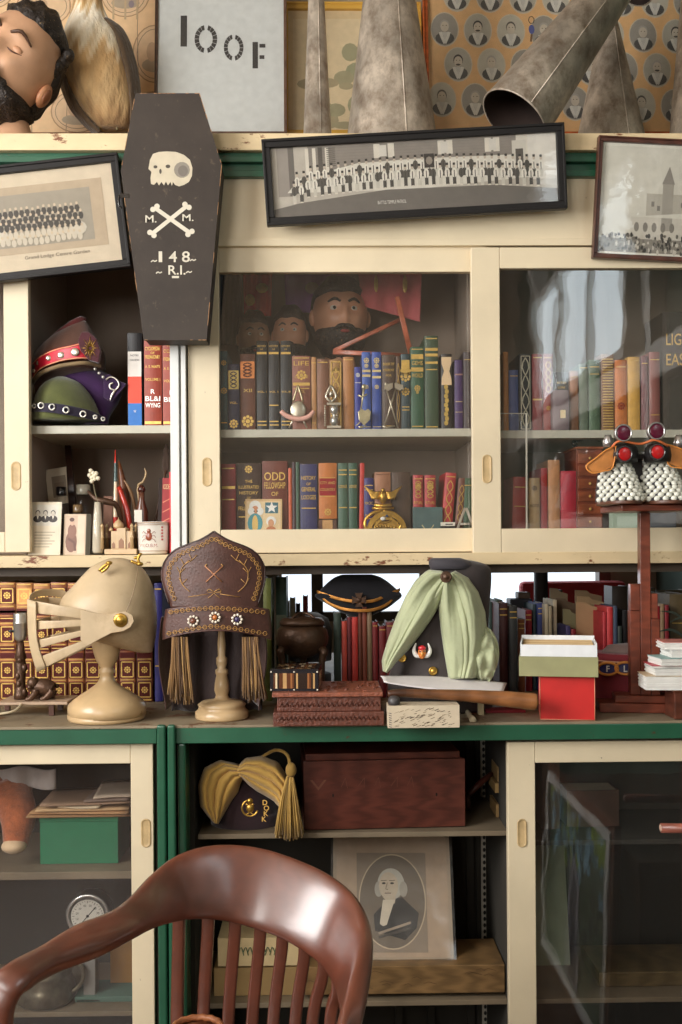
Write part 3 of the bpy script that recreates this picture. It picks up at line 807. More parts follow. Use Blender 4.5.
# wax heads at the back of the case
def head(px, py, w, h, Y, label, hair_c, beard=True, skin=sr(206, 150, 118), tilt=0, group=None, beardc=sr(40, 32, 30)):
    k = kx(Y); c = at(px, py, Y); W, H = w * k / 2, h * k / 2; D = W * 1.05
    R = Matrix.Translation(c) @ Matrix.Rotation(math.radians(tilt), 4, 'Z')
    r = thing('wax_head', label, 'mask head', c + Vector((0, 0, -H)))

    def face(d):
        x, y, z = d; q = Vector(d)
        q.x *= 1 - .22 * max(0, -z) ** 1.5
        if y < 0:
            fr = -y
            q.y -= .22 * math.exp(-(x / .13) ** 2) * math.exp(-((z + .12) / .22) ** 2) * fr       # nose
            for s in (-1, 1):
                q.y += .13 * math.exp(-((x - s * .34) / .17) ** 2 - ((z - .12) / .10) ** 2) * fr  # sockets
                q.y -= .06 * math.exp(-((x - s * .34) / .22) ** 2 - ((z - .30) / .07) ** 2) * fr  # brows
                q.y -= .06 * math.exp(-((x - s * .45) / .2) ** 2 - ((z + .18) / .16) ** 2) * fr   # cheeks
            q.y -= .07 * math.exp(-(x / .22) ** 2 - ((z + .50) / .06) ** 2) * fr
            q.y -= .10 * math.exp(-(x / .3) ** 2 - ((z + .82) / .14) ** 2)
        return q
    b = MB(R); b.ell((0, 0, 0), (W, D, H), skin, 44, 34, face)
    for s in (-1, 1): b.ell((s * W * .99, 0, -.02 * H), (W * .13, W * .2, H * .22), skin, 10, 8)
    b.lathe([(W * .55, -H * .7), (W * .52, -H * 1.0), (W * .62, -H * 1.35), (W * .66, min(-H * 1.4, zUs + .001 - c.z))], 0, W * .15, skin, 20)
    b.build('face', 'skin_wax', r)
    b = MB(R)
    for s in (-1, 1):
        b.ell((s * W * .34, -D * .80, H * .12), (W * .15, W * .1, H * .075), sr(220, 214, 200), 12, 8)
        b.disc(s * W * .34, H * .12, W * .06, W * .06, -D * .80 - W * .1005, sr(30, 22, 20), 10)
    b.build('eyes', 'gloss', r)
    b = MB(R)
    def hf(d):
        q = Vector(d) * (1.10 + .03 * math.sin(9 * d.x + 5 * d.z))
        if d.y < .1 and d.z < .48: q = q * .86
        if d.z < -.45: q = q * .85
        return q
    b.ell((0, D * .06, H * .04), (W, D, H), hair_c, 30, 22, hf)
    for s in (-1, 1):
        b.tube([(s * W * .14, -D * .98, H * .27), (s * W * .34, -D * .97, H * .34), (s * W * .56, -D * .82, H * .27)], [W * .04, W * .055, W * .03], hair_c, 8, 3)
    b.build('hair', 'hair', r)
    if beard:
        b = MB(R)
        def bf(d):
            q = Vector(d) * (1.08 + .05 * math.sin(14 * d.x) * math.sin(11 * d.z))
            if d.z > -.34: q = q * .8
            return q
        b.ell((0, -D * .03, -H * .06), (W * .98, D * 1.0, H * 1.04), beardc, 30, 24, bf)
        for s in (-1, 1):
            b.tube([(0, -D * 1.12, -H * .36), (s * W * .22, -D * 1.06, -H * .38), (s * W * .42, -D * .9, -H * .5)], [W * .06, W * .08, W * .03], beardc, 8, 3)
        b.build('beard', 'hair', r)
    b = MB(R); b.ell((0, -D * 1.06, -H * .50), (W * .17, W * .07, H * .045), sr(150, 62, 56), 12, 6); b.build('mouth', 'skin_wax', r)
    return r


head(340, 318, 56, 76, 3.06, 'large bearded wax head with wide eyes above the tan books', sr(40, 32, 30), tilt=8)
head(290, 336, 34, 56, 3.08, 'mid sized bearded wax head behind three tall black books', sr(46, 38, 34), tilt=-4)
head(254, 340, 32, 54, 3.08, 'smallest bearded wax head nearest the coffin, below red banner', sr(52, 44, 38), tilt=10, skin=sr(176, 136, 108))


def hanging(name, label, cat, pts_top, pts_bot, Y, c, folds=6, amp=.006, m='drape', extra=None):
    """cloth hanging between an upper and a lower edge given as (px, py) pairs"""
    A_, B_ = pts_top, pts_bot
    def fn(u, v):
        px = (A_[0][0] * (1 - u) + A_[1][0] * u) * (1 - v) + (B_[0][0] * (1 - u) + B_[1][0] * u) * v
        py = (A_[0][1] * (1 - u) + A_[1][1] * u) * (1 - v) + (B_[0][1] * (1 - u) + B_[1][1] * u) * v
        return at(px, py, Y + amp * math.sin(u * folds * PI + v * 1.3) + .004 * math.sin(v * 7))
    p = at((A_[0][0] + A_[1][0]) / 2, (A_[0][1] + A_[1][1]) / 2, Y)
    r = thing(name, label, cat, p)
    b = MB(); b.grid(fn, 36, 20, c); b.build('cloth', m, r, solid=.002)
    if extra:
        b = MB()
        for e in extra:
            q = at(e[0], e[1], Y - amp - .004); b.ell((q.x, q.y, q.z), (e[2] * kx(Y), .0015, e[3] * kx(Y)), e[4], 14, 6)
        b.build('emblem', 'gilt', r)
    return r


hanging('banner', 'crimson satin banner with gold motifs hanging at back of middle door', 'banner', [(243, 262), (272, 262)], [(244, 318), (271, 316)], 3.10, sr(216, 40, 48), 5, .006, extra=[(250, 300, 5, 6, GOLD), (262, 288, 6, 5, GOLD)])
hanging('banner', 'purple banner with pale motif hanging between red and pink cloths', 'banner', [(284, 262), (345, 262)], [(286, 312), (344, 314)], 3.15, sr(150, 96, 170), 7, .006, extra=[(312, 288, 7, 6, sr(150, 140, 140))])
hanging('regalia_apron', 'pink satin apron with gold tabs hanging above the blue books', 'regalia', [(357, 262), (422, 262)], [(362, 306), (420, 322)], 3.02, sr(196, 96, 98), 5, .006, extra=[(376, 284, 2, 9, GOLD), (405, 284, 2.4, 9, GOLD)])
hanging('curtain_strip', 'dark olive cloth strip hanging at inner edge beside crimson banner', 'cloth', [(221, 262), (242, 262)], [(221, 345), (238, 345)], 3.13, sr(62, 64, 54), 4, .005)

# three sticks of a wooden triangle lying on the books
r = thing('wooden_triangle', 'loose triangle of three reddish wooden slats lying on book tops', 'triangle', at(372, 356, 2.86))
for (a, c_, w_) in (((333, 352), (410, 356), 4.5), ((334, 351), (402, 319), 4), ((397, 297), (411, 355), 5)):
    A_ = at(*a, 2.83); B_ = at(*c_, 2.85 if a[0] != 397 else 2.84); d = (B_ - A_).normalized(); n = Vector((-d.z, 0, d.x)) * w_ * kx(2.84) / 2
    b = MB(); b.ribbon([(A_ + n, A_ - n), (B_ + n, B_ - n)], .012, sr(170, 92, 66), sub=1, pw=8); b.build('slat', 'dark_wood', r)

# jewels on the front edge of the upper shelf
YJ = 2.778


def jewel(px, py0, label, fn, name='lodge_jewel'):
    r = thing(name, label, 'jewel', Vector((at(px, py0, YJ).x, YJ, zUs)))
    fn(r, lambda a, c_, d=0: at(px + a, c_, YJ + d)); return r


k = kx(YJ)
def j1(r, P):
    b = MB(); b.ell(P(0, 410), (8 * k, .004, 9 * k), sr(196, 188, 170), 14, 10)
    b.tube([P(-5, 402), P(-2, 392), P(0, 386), P(2, 392), P(5, 402)], 1.1 * k, sr(186, 172, 140), 8, 3)
    for s in (-1, 1): b.tube([P(s * 4, 416), P(s * 6, 422), P(s * 9, 428)], .9 * k, sr(196, 188, 170), 8)
    b.build('pendant', 'silver', r)
    b = MB(); b.tube([P(-17, 411, -.006), P(-11, 416, -.006), P(0, 419, -.006), P(10, 417, -.006), P(16, 411, -.006)], [2.4 * k, 2.6 * k, 2.6 * k, 2.6 * k, 2 * k], sr(226, 172, 158), 8, 4); b.build('pink_crescent', 'gloss', r)
jewel(298, 428, 'silver pendant jewel with pink crescent before pinkish brown book', j1)
def j2(r, P):
    S = sr(200, 192, 176)
    b = MB()
    b.tube([P(0, 402), P(-5, 397), P(-3, 391), P(0, 386), P(3, 391), P(5, 397), P(0, 402)], 1.3 * k, S, 8, 3); b.ell(P(0, 394), (2 * k, 2 * k, 3 * k), S, 10, 8)
    for q in (404, 427): b.box(P(-7, 0).x, P(7, 0).x, YJ - .008, YJ + .008, P(0, q + 1.2).z, P(0, q - 1).z, S)
    for s in (-1, 1):
        for i in range(9): b.ell(P(s * 6, 406 + i * 2.4), (1.1 * k, 1.1 * k, 1.2 * k), S, 8, 6)
    b.build('frame', 'silver', r)
    b = MB(); b.lathe([(2 * k, P(0, 405).z), (4 * k, P(0, 409).z), (3 * k, P(0, 413).z), (1 * k, P(0, 415.5).z), (3 * k, P(0, 418).z), (4 * k, P(0, 422).z), (2 * k, P(0, 426).z)], P(0, 0).x, YJ, sr(206, 206, 200), 14)
    b.build('hourglass', 'silver', r)
jewel(331, 428, 'silver hourglass jewel with ring top standing on shelf edge', j2)
def j3(r, P):
    S = sr(206, 196, 160)
    b = MB(); b.tube([P(2, 386), P(1, 396), P(-2, 416)], [1.6 * k, .8 * k, .7 * k], S, 8); b.tube([P(-4, 395), P(0, 397), P(5, 394)], 1 * k, S, 8); b.ell(P(2, 387), (2.4 * k, .004, 3 * k), S, 10, 8)
    b.build('sword', 'silver', r)
    b = MB(); b.prism([(P(a, 0).x, P(0, c_).z) for a, c_ in ((-7, 412), (-3, 409), (0, 411), (3, 409), (6, 412), (5, 420), (-1, 426), (-6, 420))], YJ - .008, YJ - .003, S); b.build('shield', 'silver', r, bev=.001)
    b = MB(); b.tube([P(-6, 426), P(-1, 421), P(4, 426)], .8 * k, S, 6); b.ell(P(-1, 427), (3 * k, .003, 1.2 * k), S, 8, 6); b.build('foot', 'silver', r)
jewel(362, 429, 'silver and gilt jewel of sword above crowned shield', j3)
def j4(r, P):
    S = sr(196, 186, 166)
    for s in (-1, 1):
        b = MB(); b.tube([P(-s * 7, 428), P(s * 5, 388)], .8 * k, S, 8); b.prism([(P(s * a, 0).x, P(0, c_).z) for a, c_ in ((1, 383), (9, 385), (10, 390), (8, 389), (6, 391), (1, 388))], YJ - .003, YJ + .002, S)
        b.ell(P(s * 5, 384), (1.6 * k, .003, 1.8 * k), S, 8, 6)
        b.build('axe', 'silver', r)
    b = MB(); b.tube([P(-9, 426), P(-4, 427.5), P(4, 426)], .9 * k, S, 8); b.build('base_bar', 'silver', r)
jewel(391, 429, 'silver jewel of two crossed axes before dark brown book', j4)

# lower shelf front: picture booklet, eagle, card, letter, small white thing
YP = 2.782; m, w, h = quad((245, 534), (282, 534), (244, 499), YP, Yt=YP + .012)
r = thing('picture_booklet', 'cream booklet with white haired figure and white star on teal', 'booklet', at(263, 534, YP))
b = MB(m); b.box(0, w, .0005, .008, 0, h, sr(214, 178, 130)); b.cur = 1
u = w / 37; X = lambda a: a * u; Zp = lambda q: (35 - q) * u
b.rect(X(1.5), X(35.5), 0, Zp(1.8), 0, sr(226, 200, 156)); b.rect(X(20), X(33), Zp(14), Zp(3), -.0003, sr(54, 104, 116))
b.plate([(X(26.5 + (6.2 if i % 2 == 0 else 2.6) * math.sin(i * PI / 5)), Zp(8.3 - (6.2 if i % 2 == 0 else 2.6) * math.cos(i * PI / 5))) for i in range(10)], -.0006, WHITE)
for q in ((10, 7, 6, 6, WHITE), (6, 12, 3.4, 4, WHITE), (15, 12, 3.4, 4, WHITE), (10, 11, 3.6, 4.6, sr(206, 140, 100)), (10, 24, 7.5, 10, sr(70, 150, 160)), (10, 25, 3, 9, sr(226, 190, 110)), (9, 12, .6, .8, BLACK), (12, 12, .6, .8, BLACK), (26, 22, 5, 5, WHITE), (26, 24, 3, 4, sr(206, 150, 110)), (26, 31, 5, 4, sr(190, 120, 80))):
    b.disc(X(q[0]), Zp(q[1]), X(q[2]), X(q[3]), -.0009 - q[1] * .00001 - (.0002 if q[2] < 1 else 0), q[4])
b.build('cover', ['paper', 'print'], r)

r = thing('eagle_emblem', 'brass eagle with spread wings perched on an arched emblem with eye', 'emblem', Vector((at(383, 534, YP).x, YP, zLo)))
P = lambda a, c_, d=0: at(a, c_, 2.775 + d); k = kx(2.775); G = sr(200, 150, 66)
b = MB()
def arch(R0, R1, y0, y1):
    n = 16; o = []
    for i in range(n + 1):
        a = PI * i / n; o.append((P(383 - R0 * math.cos(a), 0).x, P(0, 534 - R0 * 1.02 * math.sin(a)).z))
    for i in range(n, -1, -1):
        a = PI * i / n; o.append((P(383 - R1 * math.cos(a), 0).x, P(0, 534 - R1 * 1.02 * math.sin(a)).z))
    b.prism(o, y0, y1)
arch(20, 15, 2.77, 2.79); arch(14, 11.5, 2.772, 2.788)
b.prism([(P(a, 0).x, P(0, c_).z) for a, c_ in ((371, 534), (371, 524), (395, 524), (395, 534))], 2.776, 2.786)
b.tube([P(374, 518), P(379, 515), P(384, 514), P(389, 516), P(392, 519), P(388, 522), P(383, 523), P(377, 522), P(374, 518)], .9 * k, seg=8, sub=3)
for i in range(9): b.ell(P(372 + i * 2.8, 527 + abs(i - 4) * .4 - 1, -.004), (1.2 * k, 1.5 * k, 1.5 * k), seg if False else (1, 1, 1), 8, 6)
for s in (-1, 1):
    b.tube([P(383 + s * 14, 533), P(383 + s * 18, 526), P(383 + s * 17, 519), P(383 + s * 10, 513), P(383, 511)], [1.5 * k, 2 * k, 1.6 * k, 2 * k, 1.5 * k], seg=8, sub=3)
b.build('arched_emblem', 'brass', r)
b = MB(); b.ell(P(383, 518.5, -.002), (3 * k, 2 * k, 2.2 * k), WHITE, 12, 8); b.disc(P(383, 0).x, P(0, 518.5).z, 1.3 * k, 1.3 * k, P(383, 518.5, -.002).y - 2.1 * k, sr(40, 70, 110), 10); b.build('eye', 'gloss', r)
b = MB()
b.ell(P(383, 497), (4.2 * k, 4 * k, 7 * k), (1, 1, 1), 14, 10); b.ell(P(383, 490.5, -.004), (2.2 * k, 2.6 * k, 2.4 * k), (1, 1, 1), 12, 8); b.tube([P(383, 491, -.008), P(382, 492, -.014), P(382, 494, -.014)], [1.1 * k, .8 * k, .2 * k])
for s in (-1, 1):
    for i in range(7):
        f = i / 6
        b.tube([P(383 + s * (3 + 1 * f), 492 + 6 * f), P(383 + s * (9 + 3 * f), 493 + 5 * f), P(383 + s * (19 - 9 * f), 486 + 12 * f)], [1.6 * k, 1.5 * k, .5 * k], sub=2)
b.tube([P(374, 505), P(383, 506), P(392, 505)], 2 * k); b.tube([P(372, 508), P(383, 509), P(394, 508)], 1.4 * k)
b.build('eagle', 'brass', r)

m, w, h = quad((413, 534), (443, 534), (413, 507), 2.778, Yt=2.79)
b = MB(m); b.box(0, w, 0, .006, 0, h, sr(72, 96, 96)); b.cur = 1
for s in (-1, 1): b.line([(w * .5 + s * w * .02, h * .12), (w * .5 + s * w * .12, h * .22), (w * .5 + s * w * .2, h * .34)], .0016, -.0003, PGOLD)
b.line([(w * .36, h * .1), (w * .5, h * .2), (w * .64, h * .1)], .0014, -.0003, PGOLD)
tag(b.build('case_card', ['bookcloth', 'gilt'], None, at(428, 534, 2.78), bev=.0006), 'small teal card case with faint gold emblem, lower shelf', 'case')
r = thing('letter_ornament', 'weathered standing letter A at the corner of lower shelf', 'letter', Vector((at(467, 534, 2.775).x, 2.775, zLo)))
b = MB()
for (a, c_) in (((456, 533), (465, 508)), ((476, 533), (466, 508)), ((459, 524), (473, 524))):
    A_, B_ = at(*a, 2.775), at(*c_, 2.775); d = (B_ - A_).normalized(); n = Vector((-d.z, 0, d.x)) * .0032
    b.ribbon([(A_ + n, A_ - n), (B_ + n, B_ - n)], .008, sr(176, 166, 150), sub=1, pw=8)
b.build('letter', 'paint', r)
b = MB(); q = at(448, 526, 2.776); z0_ = zLo
b.box(q.x - .019, q.x + .018, 2.768, 2.79, z0_, q.z, sr(40, 38, 36)); b.box(q.x - .019, q.x + .018, 2.767, 2.79, q.z, q.z + .010, sr(222, 216, 202)); b.box(q.x - .008, q.x + .012, 2.7665, 2.768, q.z + .003, q.z + .006, BLACK)
tag(b.build('game_box', 'paper', None, (q.x, 2.776, z0_), bev=.0015), 'small flat box with white lid between teal card and letter', 'box')

# glass plates leaning in the case, seen by their pale edges
def plate_edge(pts, Y0, Y1, label):
    m, w, h = quad(pts[0], pts[1], pts[2], Y0, Yt=Y1)
    r = thing('glass_plate', label, 'glass plate', at(pts[0][0], pts[0][1], Y0))
    b = MB(m); b.box(0, w, 0, .002, 0, h); b.build('pane', 'thin_glass', r)
    b = MB(m); b.box(w - .004, w, -.0006, .0026, 0, h, sr(222, 216, 200)); b.box(0, w - .004, -.0006, .0026, h - .002, h, sr(206, 200, 186)); b.build('taped_edge', 'paper', r)
plate_edge([(497, 533), (527.5, 533), (494, 413)], 2.748, 2.752, 'clear glass plate with pale taped edge leaning behind the far door')

# ------------------------------------------------------------------ open compartment: caps above
def cap_band(rows_top, rows_bot, Y0, c, parent, name, m='leather', th=.004):
    b = MB(); b.ribbon([(at(a[0], a[1], Y0 + a[2]), at(c_[0], c_[1], Y0 + c_[2])) for a, c_ in zip(rows_top, rows_bot)], th, c, sub=5)
    return b.build(name, m, parent)


Yh = 2.85
r = thing('ceremonial_helmet', 'brown plush helmet with red studded band and gold sunburst, open compartment', 'helmet', Vector((at(78, 400, Yh).x, Yh, zUl + .05)))
b = MB(); b.blob([(321, 78, 86), (330, 62, 92), (342, 46, 98), (354, 36, 104), (366, 32, 104), (372, 31, 100), (384, 31, 52), (396, 31, 40)], Yh, .42, sr(86, 50, 32), fn=lambda a, t: 1 + .02 * math.sin(a * 6)); b.build('crown', 'velvet', r)
b = MB(); b.tube([at(46, 344, Yh), at(60, 334, Yh - .01), at(74, 324, Yh - .01), at(84, 319, Yh), at(80, 330, Yh)], [.006, .012, .012, .008, .003], sr(96, 34, 32), 10, 3); b.build('comb', 'velvet', r)
top = [(30, 366, -.02), (40, 356, -.07), (55, 349, -.10), (70, 345.5, -.112), (82, 342.5, -.11), (96, 340, -.08)]
bot = [(31, 381, -.02), (40, 370, -.07), (56, 363, -.10), (70, 360, -.112), (84, 359, -.11), (98, 361, -.08)]
cap_band(top, bot, Yh, sr(190, 24, 48), r, 'red_band')
for dy, nm in ((0, 'trim_cord'), (1, 'trim_cord')):
    b = MB(); src = top if dy == 0 else bot
    b.tube([at(a[0], a[1] + (1 if dy == 0 else -1), Yh + a[2] - .003) for a in src], .0016, sr(226, 160, 120), 6, 4); b.build(nm, 'paint', r)
b = MB(); b.tube([at(32, 384, Yh - .02), at(40, 374, Yh - .075), at(56, 367, Yh - .104), at(72, 364, Yh - .116), at(86, 363, Yh - .114), at(100, 366, Yh - .08)], .0055, sr(120, 98, 66), 8, 4)
b.tube([at(32, 384, Yh - .02), at(33, 394, Yh - .03), at(31, 402, Yh)], .005, sr(110, 88, 60), 8, 3); b.build('felt_edge', 'cloth', r)
b = MB(); q = at(92, 353, Yh - .10)
pl = [(100, 364), (102, 352), (98, 340), (90, 333), (83, 333), (79, 342), (82, 352), (90, 361)]
b.prism([(at(a, c_, Yh - .10).x, at(a, c_, Yh - .10).z) for a, c_ in pl], Yh - .118, Yh - .10, sr(70, 26, 34)); d = b.build('front_shield', 'velvet', r, bev=.003)
b = MB()
for i in range(16):
    a = i * PI / 8; kk = kx(Yh - .12); l = (12 if i % 2 == 0 else 8.5) * kk; cx_, cz_ = at(90, 348, Yh - .12).x, at(90, 348, Yh - .12).z
    b.tube([(cx_ + math.cos(a) * 2 * kk, Yh - .1195, cz_ + math.sin(a) * 2 * kk), (cx_ + math.cos(a) * l * .72, Yh - .1195, cz_ + math.sin(a) * l)], [.0012, .0005])
b.build('gold_sunburst', 'brass', d)
for (a, c_, dd) in ((34, 371, -.045), (38.5, 363, -.06), (48.5, 358, -.09), (61, 355, -.106), (75, 352, -.116)):
    b = MB(); q = at(a, c_, Yh + dd - .004); s_ = 2.2 + (a - 34) * .045; b.ell(q, (s_ * kx(Yh), .003, s_ * kx(Yh) * .95), sr(206, 198, 180), 14, 8); b.build('stud', 'silver', r)

r = thing('velvet_hat', 'purple velvet cap with silver scroll resting behind the green cap', 'cap', Vector((at(90, 421, Yh).x, Yh, zUl)))
b = MB(); b.blob([(368, 66, 96), (374, 56, 108), (382, 58, 116), (392, 70, 122), (404, 80, 118), (416, 84, 110), (424, 84, 108)], Yh + .01, .36, sr(58, 22, 74), fn=lambda a, t: 1 + .015 * math.sin(a * 5 + t * 6)); b.build('crown', 'velvet', r)
b = MB(); b.prism([(at(a, c_, Yh - .05).x, at(a, c_, Yh - .05).z) for a, c_ in ((104, 376), (110, 374), (116, 380), (127, 384), (121, 392), (112, 402), (104, 398))], Yh - .056, Yh - .05, sr(48, 18, 62)); b.build('pointed_flap', 'velvet', r, bev=.002)
b = MB(); P = lambda a, c_: at(a, c_, Yh - .060)
b.tube([P(106, 380), P(110, 377), P(116, 379), P(119, 385), P(115, 390), P(110, 388), P(110, 384), P(113, 383)], .0022, sr(220, 214, 200), 8, 4)
b.tube([P(115, 390), P(112, 395), P(110, 401)], [.0025, .0035, .001], sr(220, 214, 200), 8, 3); b.build('silver_scroll', 'silver', r)
for (a, c_) in ((95, 369), (99, 373), (103, 377)):
    b = MB(); b.ell(at(a, c_, Yh - .07), (.0045, .003, .0045), sr(214, 208, 200), 10, 8); b.build('stud', 'silver', r)

r = thing('velvet_hat', 'olive green velvet cap with ring studded navy band, front of open compartment', 'cap', Vector((at(62, 421, 2.79).x, 2.79, zUl)))
b = MB(); b.blob([(377, 56, 66), (382, 46, 78), (390, 39, 86), (400, 35, 93), (412, 33, 98), (421, 32, 100)], 2.80, .40, sr(78, 82, 38), fn=lambda a, t: 1 + .02 * math.sin(a * 4 + 1)); b.build('crown', 'velvet', r)
top = [(28, 404, -.005), (44, 403, -.052), (60, 404, -.072), (76, 407, -.062), (92, 411, -.03), (104, 417, .005)]
bot = [(28, 412, -.005), (44, 412, -.055), (60, 414, -.074), (76, 416.5, -.064), (92, 420, -.032), (104, 421, .005)]
cap_band(top, bot, 2.79, sr(32, 24, 46), r, 'band', 'velvet')
for (a, c_, dd) in ((34, 406, -.035), (41, 405.5, -.052), (52, 407, -.070), (66, 410, -.075), (83, 414, -.055), (95, 417, -.034), (103, 419, -.008)):
    b = MB(); q = at(a, c_, 2.79 + dd - .004); n = 12; R_ = .0095 if 40 < a < 90 else .006
    b.tube([(q.x + math.cos(i / n * 2 * PI) * R_ * .75, q.y, q.z + math.sin(i / n * 2 * PI) * R_ * .8) for i in range(n + 1)], .0022, sr(216, 214, 206), 6); b.build('ring_stud', 'silver', r)

# ------------------------------------------------------------------ open compartment: trinkets below
zf = zS + .0006
def card(label, name, bl, br, tl, Y, Yt, c, art, th=.002, cat='photograph', mtl='paper', z0=None):
    m, w, h = quad(bl, br, tl, Y, Yt=Yt)
    b = MB(m); b.box(0, w, 0, th, 0, h, c); b.cur = 1
    art(b, w, h)
    o = b.build(name, [mtl, 'print'], None, at(*bl, Y)); return tag(o, label, cat)


G1, G2, G3 = sr(190, 180, 160), sr(90, 80, 72), sr(52, 44, 40)
def bust(b, x, z, s, hair=G3, face=sr(196, 180, 156), suit=G3, y=-.0004, tie=True):
    b.disc(x, z - s * 1.15, s * .95, s * .75, y - .0002, suit, 12)
    b.plate([(x - s * .22, z - s * .5), (x + s * .22, z - s * .5), (x, z - s * 1.3)], y - .0004, sr(226, 218, 200))
    b.disc(x, z + s * .16, s * .50, s * .58, y - .0006, hair, 12)
    b.disc(x, z, s * .40, s * .52, y - .0008, face, 12)
    for q in (-1, 1): b.disc(x + q * s * .15, z + s * .08, s * .06, s * .04, y - .001, hair, 6)
    b.line([(x - s * .12, z - s * .26), (x + s * .12, z - s * .26)], s * .06, y - .001, hair)
def art3(b, w, h):
    b.rect(w * .1, w * .9, h * .55, h * .95, -.0002, sr(216, 210, 196))
    for i in range(3): bust(b, w * (.26 + .24 * i), h * .78, w * .15, face=sr(206, 196, 180))
    for i in range(6): b.rect(w * .18, w * (.82 - .08 * (i % 3)), h * (.42 - i * .055), h * (.435 - i * .055), -.0003, sr(170, 156, 132))
card('cream card with three printed portraits, at front of open compartment', 'portrait_card', (28, 555), (60, 555), (34, 502), 2.745, 2.765, sr(226, 214, 192), art3)
def artm(b, w, h):
    b.rect(w * .05, w * .95, h * .04, h * .96, -.0002, sr(206, 180, 156)); b.rect(w * .62, w * .95, h * .04, h * .96, -.0003, sr(226, 202, 178))
    b.disc(w * .35, h * .32, w * .26, h * .26, -.0005, sr(130, 92, 78)); b.disc(w * .38, h * .58, w * .2, h * .18, -.0007, sr(140, 100, 84)); b.disc(w * .38, h * .80, w * .1, h * .09, -.0009, sr(206, 170, 146)); b.disc(w * .36, h * .86, w * .11, h * .05, -.0011, sr(96, 66, 56))
    b.line([(w * .2, h * .4), (w * .5, h * .3), (w * .55, h * .1)], w * .1, -.0009, sr(110, 76, 66))
card('sepia photograph of a seated man beside the three portrait card', 'sepia_photograph', (63, 555), (85, 555), (67, 514), 2.755, 2.77, sr(214, 192, 168), artm)
card('dark edged photo folder standing open behind the seated man photograph', 'photo_folder', (82, 556), (90, 556), (84, 514), 2.757, 2.772, sr(70, 64, 50), lambda b, w, h: b.rect(w * .2, w * .5, 0, h, -.0002, sr(96, 92, 76)), th=.004)
card('square cream photo card with blank grey image leaning at compartment back', 'photo_card', (49, 506), (74, 502), (45, 470), 2.93, 2.95, sr(212, 196, 172), lambda b, w, h: (b.rect(w * .22, w * .78, h * .2, h * .78, -.0002, sr(150, 132, 112)), b.rect(w * .3, w * .7, h * .25, h * .6, -.0004, sr(136, 116, 98))))
b = MB(); b.ribbon([(at(65, 446, 2.97), at(71, 446, 2.97)), (at(70, 520, 2.92), at(78, 520, 2.92))], .012, sr(52, 30, 24), sub=1, pw=8)
A_ = at(74, 520, 2.92); b.box(A_.x - .012, A_.x + .012, 2.91, 2.94, zf, A_.z + .003, sr(48, 28, 22))
tag(b.build('wooden_paddle', 'dark_wood', None, (A_.x, 2.92, zf)), 'dark wooden paddle leaning behind square photo card', 'paddle')


def jar(px, r_px, top, lid_top, Y, label, body, lid, name='glass_jar', fill=None, base=555):
    k = kx(Y); c = at(px, base, Y); z1 = at(px, top, Y).z; z2 = at(px, lid_top, Y).z
    r = thing(name, label, 'jar', Vector((c.x, Y, zf)))
    R_ = r_px * k; b = MB(); H_ = z1 - zf
    b.lathe([(R_ * .9, zf), (R_, zf + .004), (R_, zf + H_ * .72), (R_ * .72, zf + H_ * .88), (R_ * .68, z1)], c.x, Y, body, 20); b.build('glass_body', 'thin_glass', r)
    if fill:
        b = MB(); b.lathe([(R_ * .85, zf + .002), (R_ * .9, zf + .006), (R_ * .9, zf + H_ * fill[0])], c.x, Y, fill[1], 18); b.build('contents', 'paint', r)
    b = MB(); b.lathe([(R_ * .74, z1 - .002), (R_ * .8, z1), (R_ * .8, z2), (R_ * .6, z2 + .001)], c.x, Y, lid, 18); b.build('lid', 'gloss', r)
jar(61.5, 6, 495, 487, 2.86, 'small bottle with black cap behind the three portrait card', WHITE, BLACK, fill=(.6, sr(70, 58, 44)))
jar(84, 9, 494, 485, 2.87, 'larger glass jar with dull metal lid, open compartment', WHITE, sr(150, 144, 128), fill=(.5, sr(84, 74, 58)))
jar(78, 6, 512, 505, 2.80, 'small squat bottle with amber stopper beside the white flower vial', WHITE, sr(110, 88, 60), fill=(.75, sr(60, 54, 44)))
r = thing('glass_vial', 'clear glass vial holding tiny white dried flowers', 'vial', Vector((at(98, 553, 2.765).x, 2.765, zf)))
k = kx(2.765); q = at(98, 553, 2.765)
b = MB(); b.lathe([(6.5 * k, zf), (7 * k, zf + .005), (6.5 * k, at(98, 520, 2.765).z), (5 * k, at(98, 512, 2.765).z), (4.5 * k, at(98, 501, 2.765).z)], q.x, 2.765, WHITE, 20); b.build('glass_body', 'thin_glass', r)
b = MB(); b.lathe([(4.4 * k, zf + .003), (5.5 * k, zf + .01), (4.8 * k, at(98, 525, 2.765).z), (3 * k, at(98, 502, 2.765).z)], q.x, 2.765, sr(196, 186, 166), 16); b.build('salt_filling', 'paper', r)
b = MB(); b.tube([at(98, 503, 2.765), at(95, 492, 2.77), at(93, 482, 2.77)], .0012, sr(120, 110, 80), 6, 3); b.build('stem', 'paint', r)
for i in range(9):
    a = i * 2.4; b = MB(); b.ell(at(93 + 4.5 * math.cos(a) * (i / 9 + .3), 476 + 5.5 * math.sin(a) * (i / 9 + .3), 2.765), (.006, .005, .006), sr(226, 216, 190), 8, 6); b.build('blossom', 'paper', r)

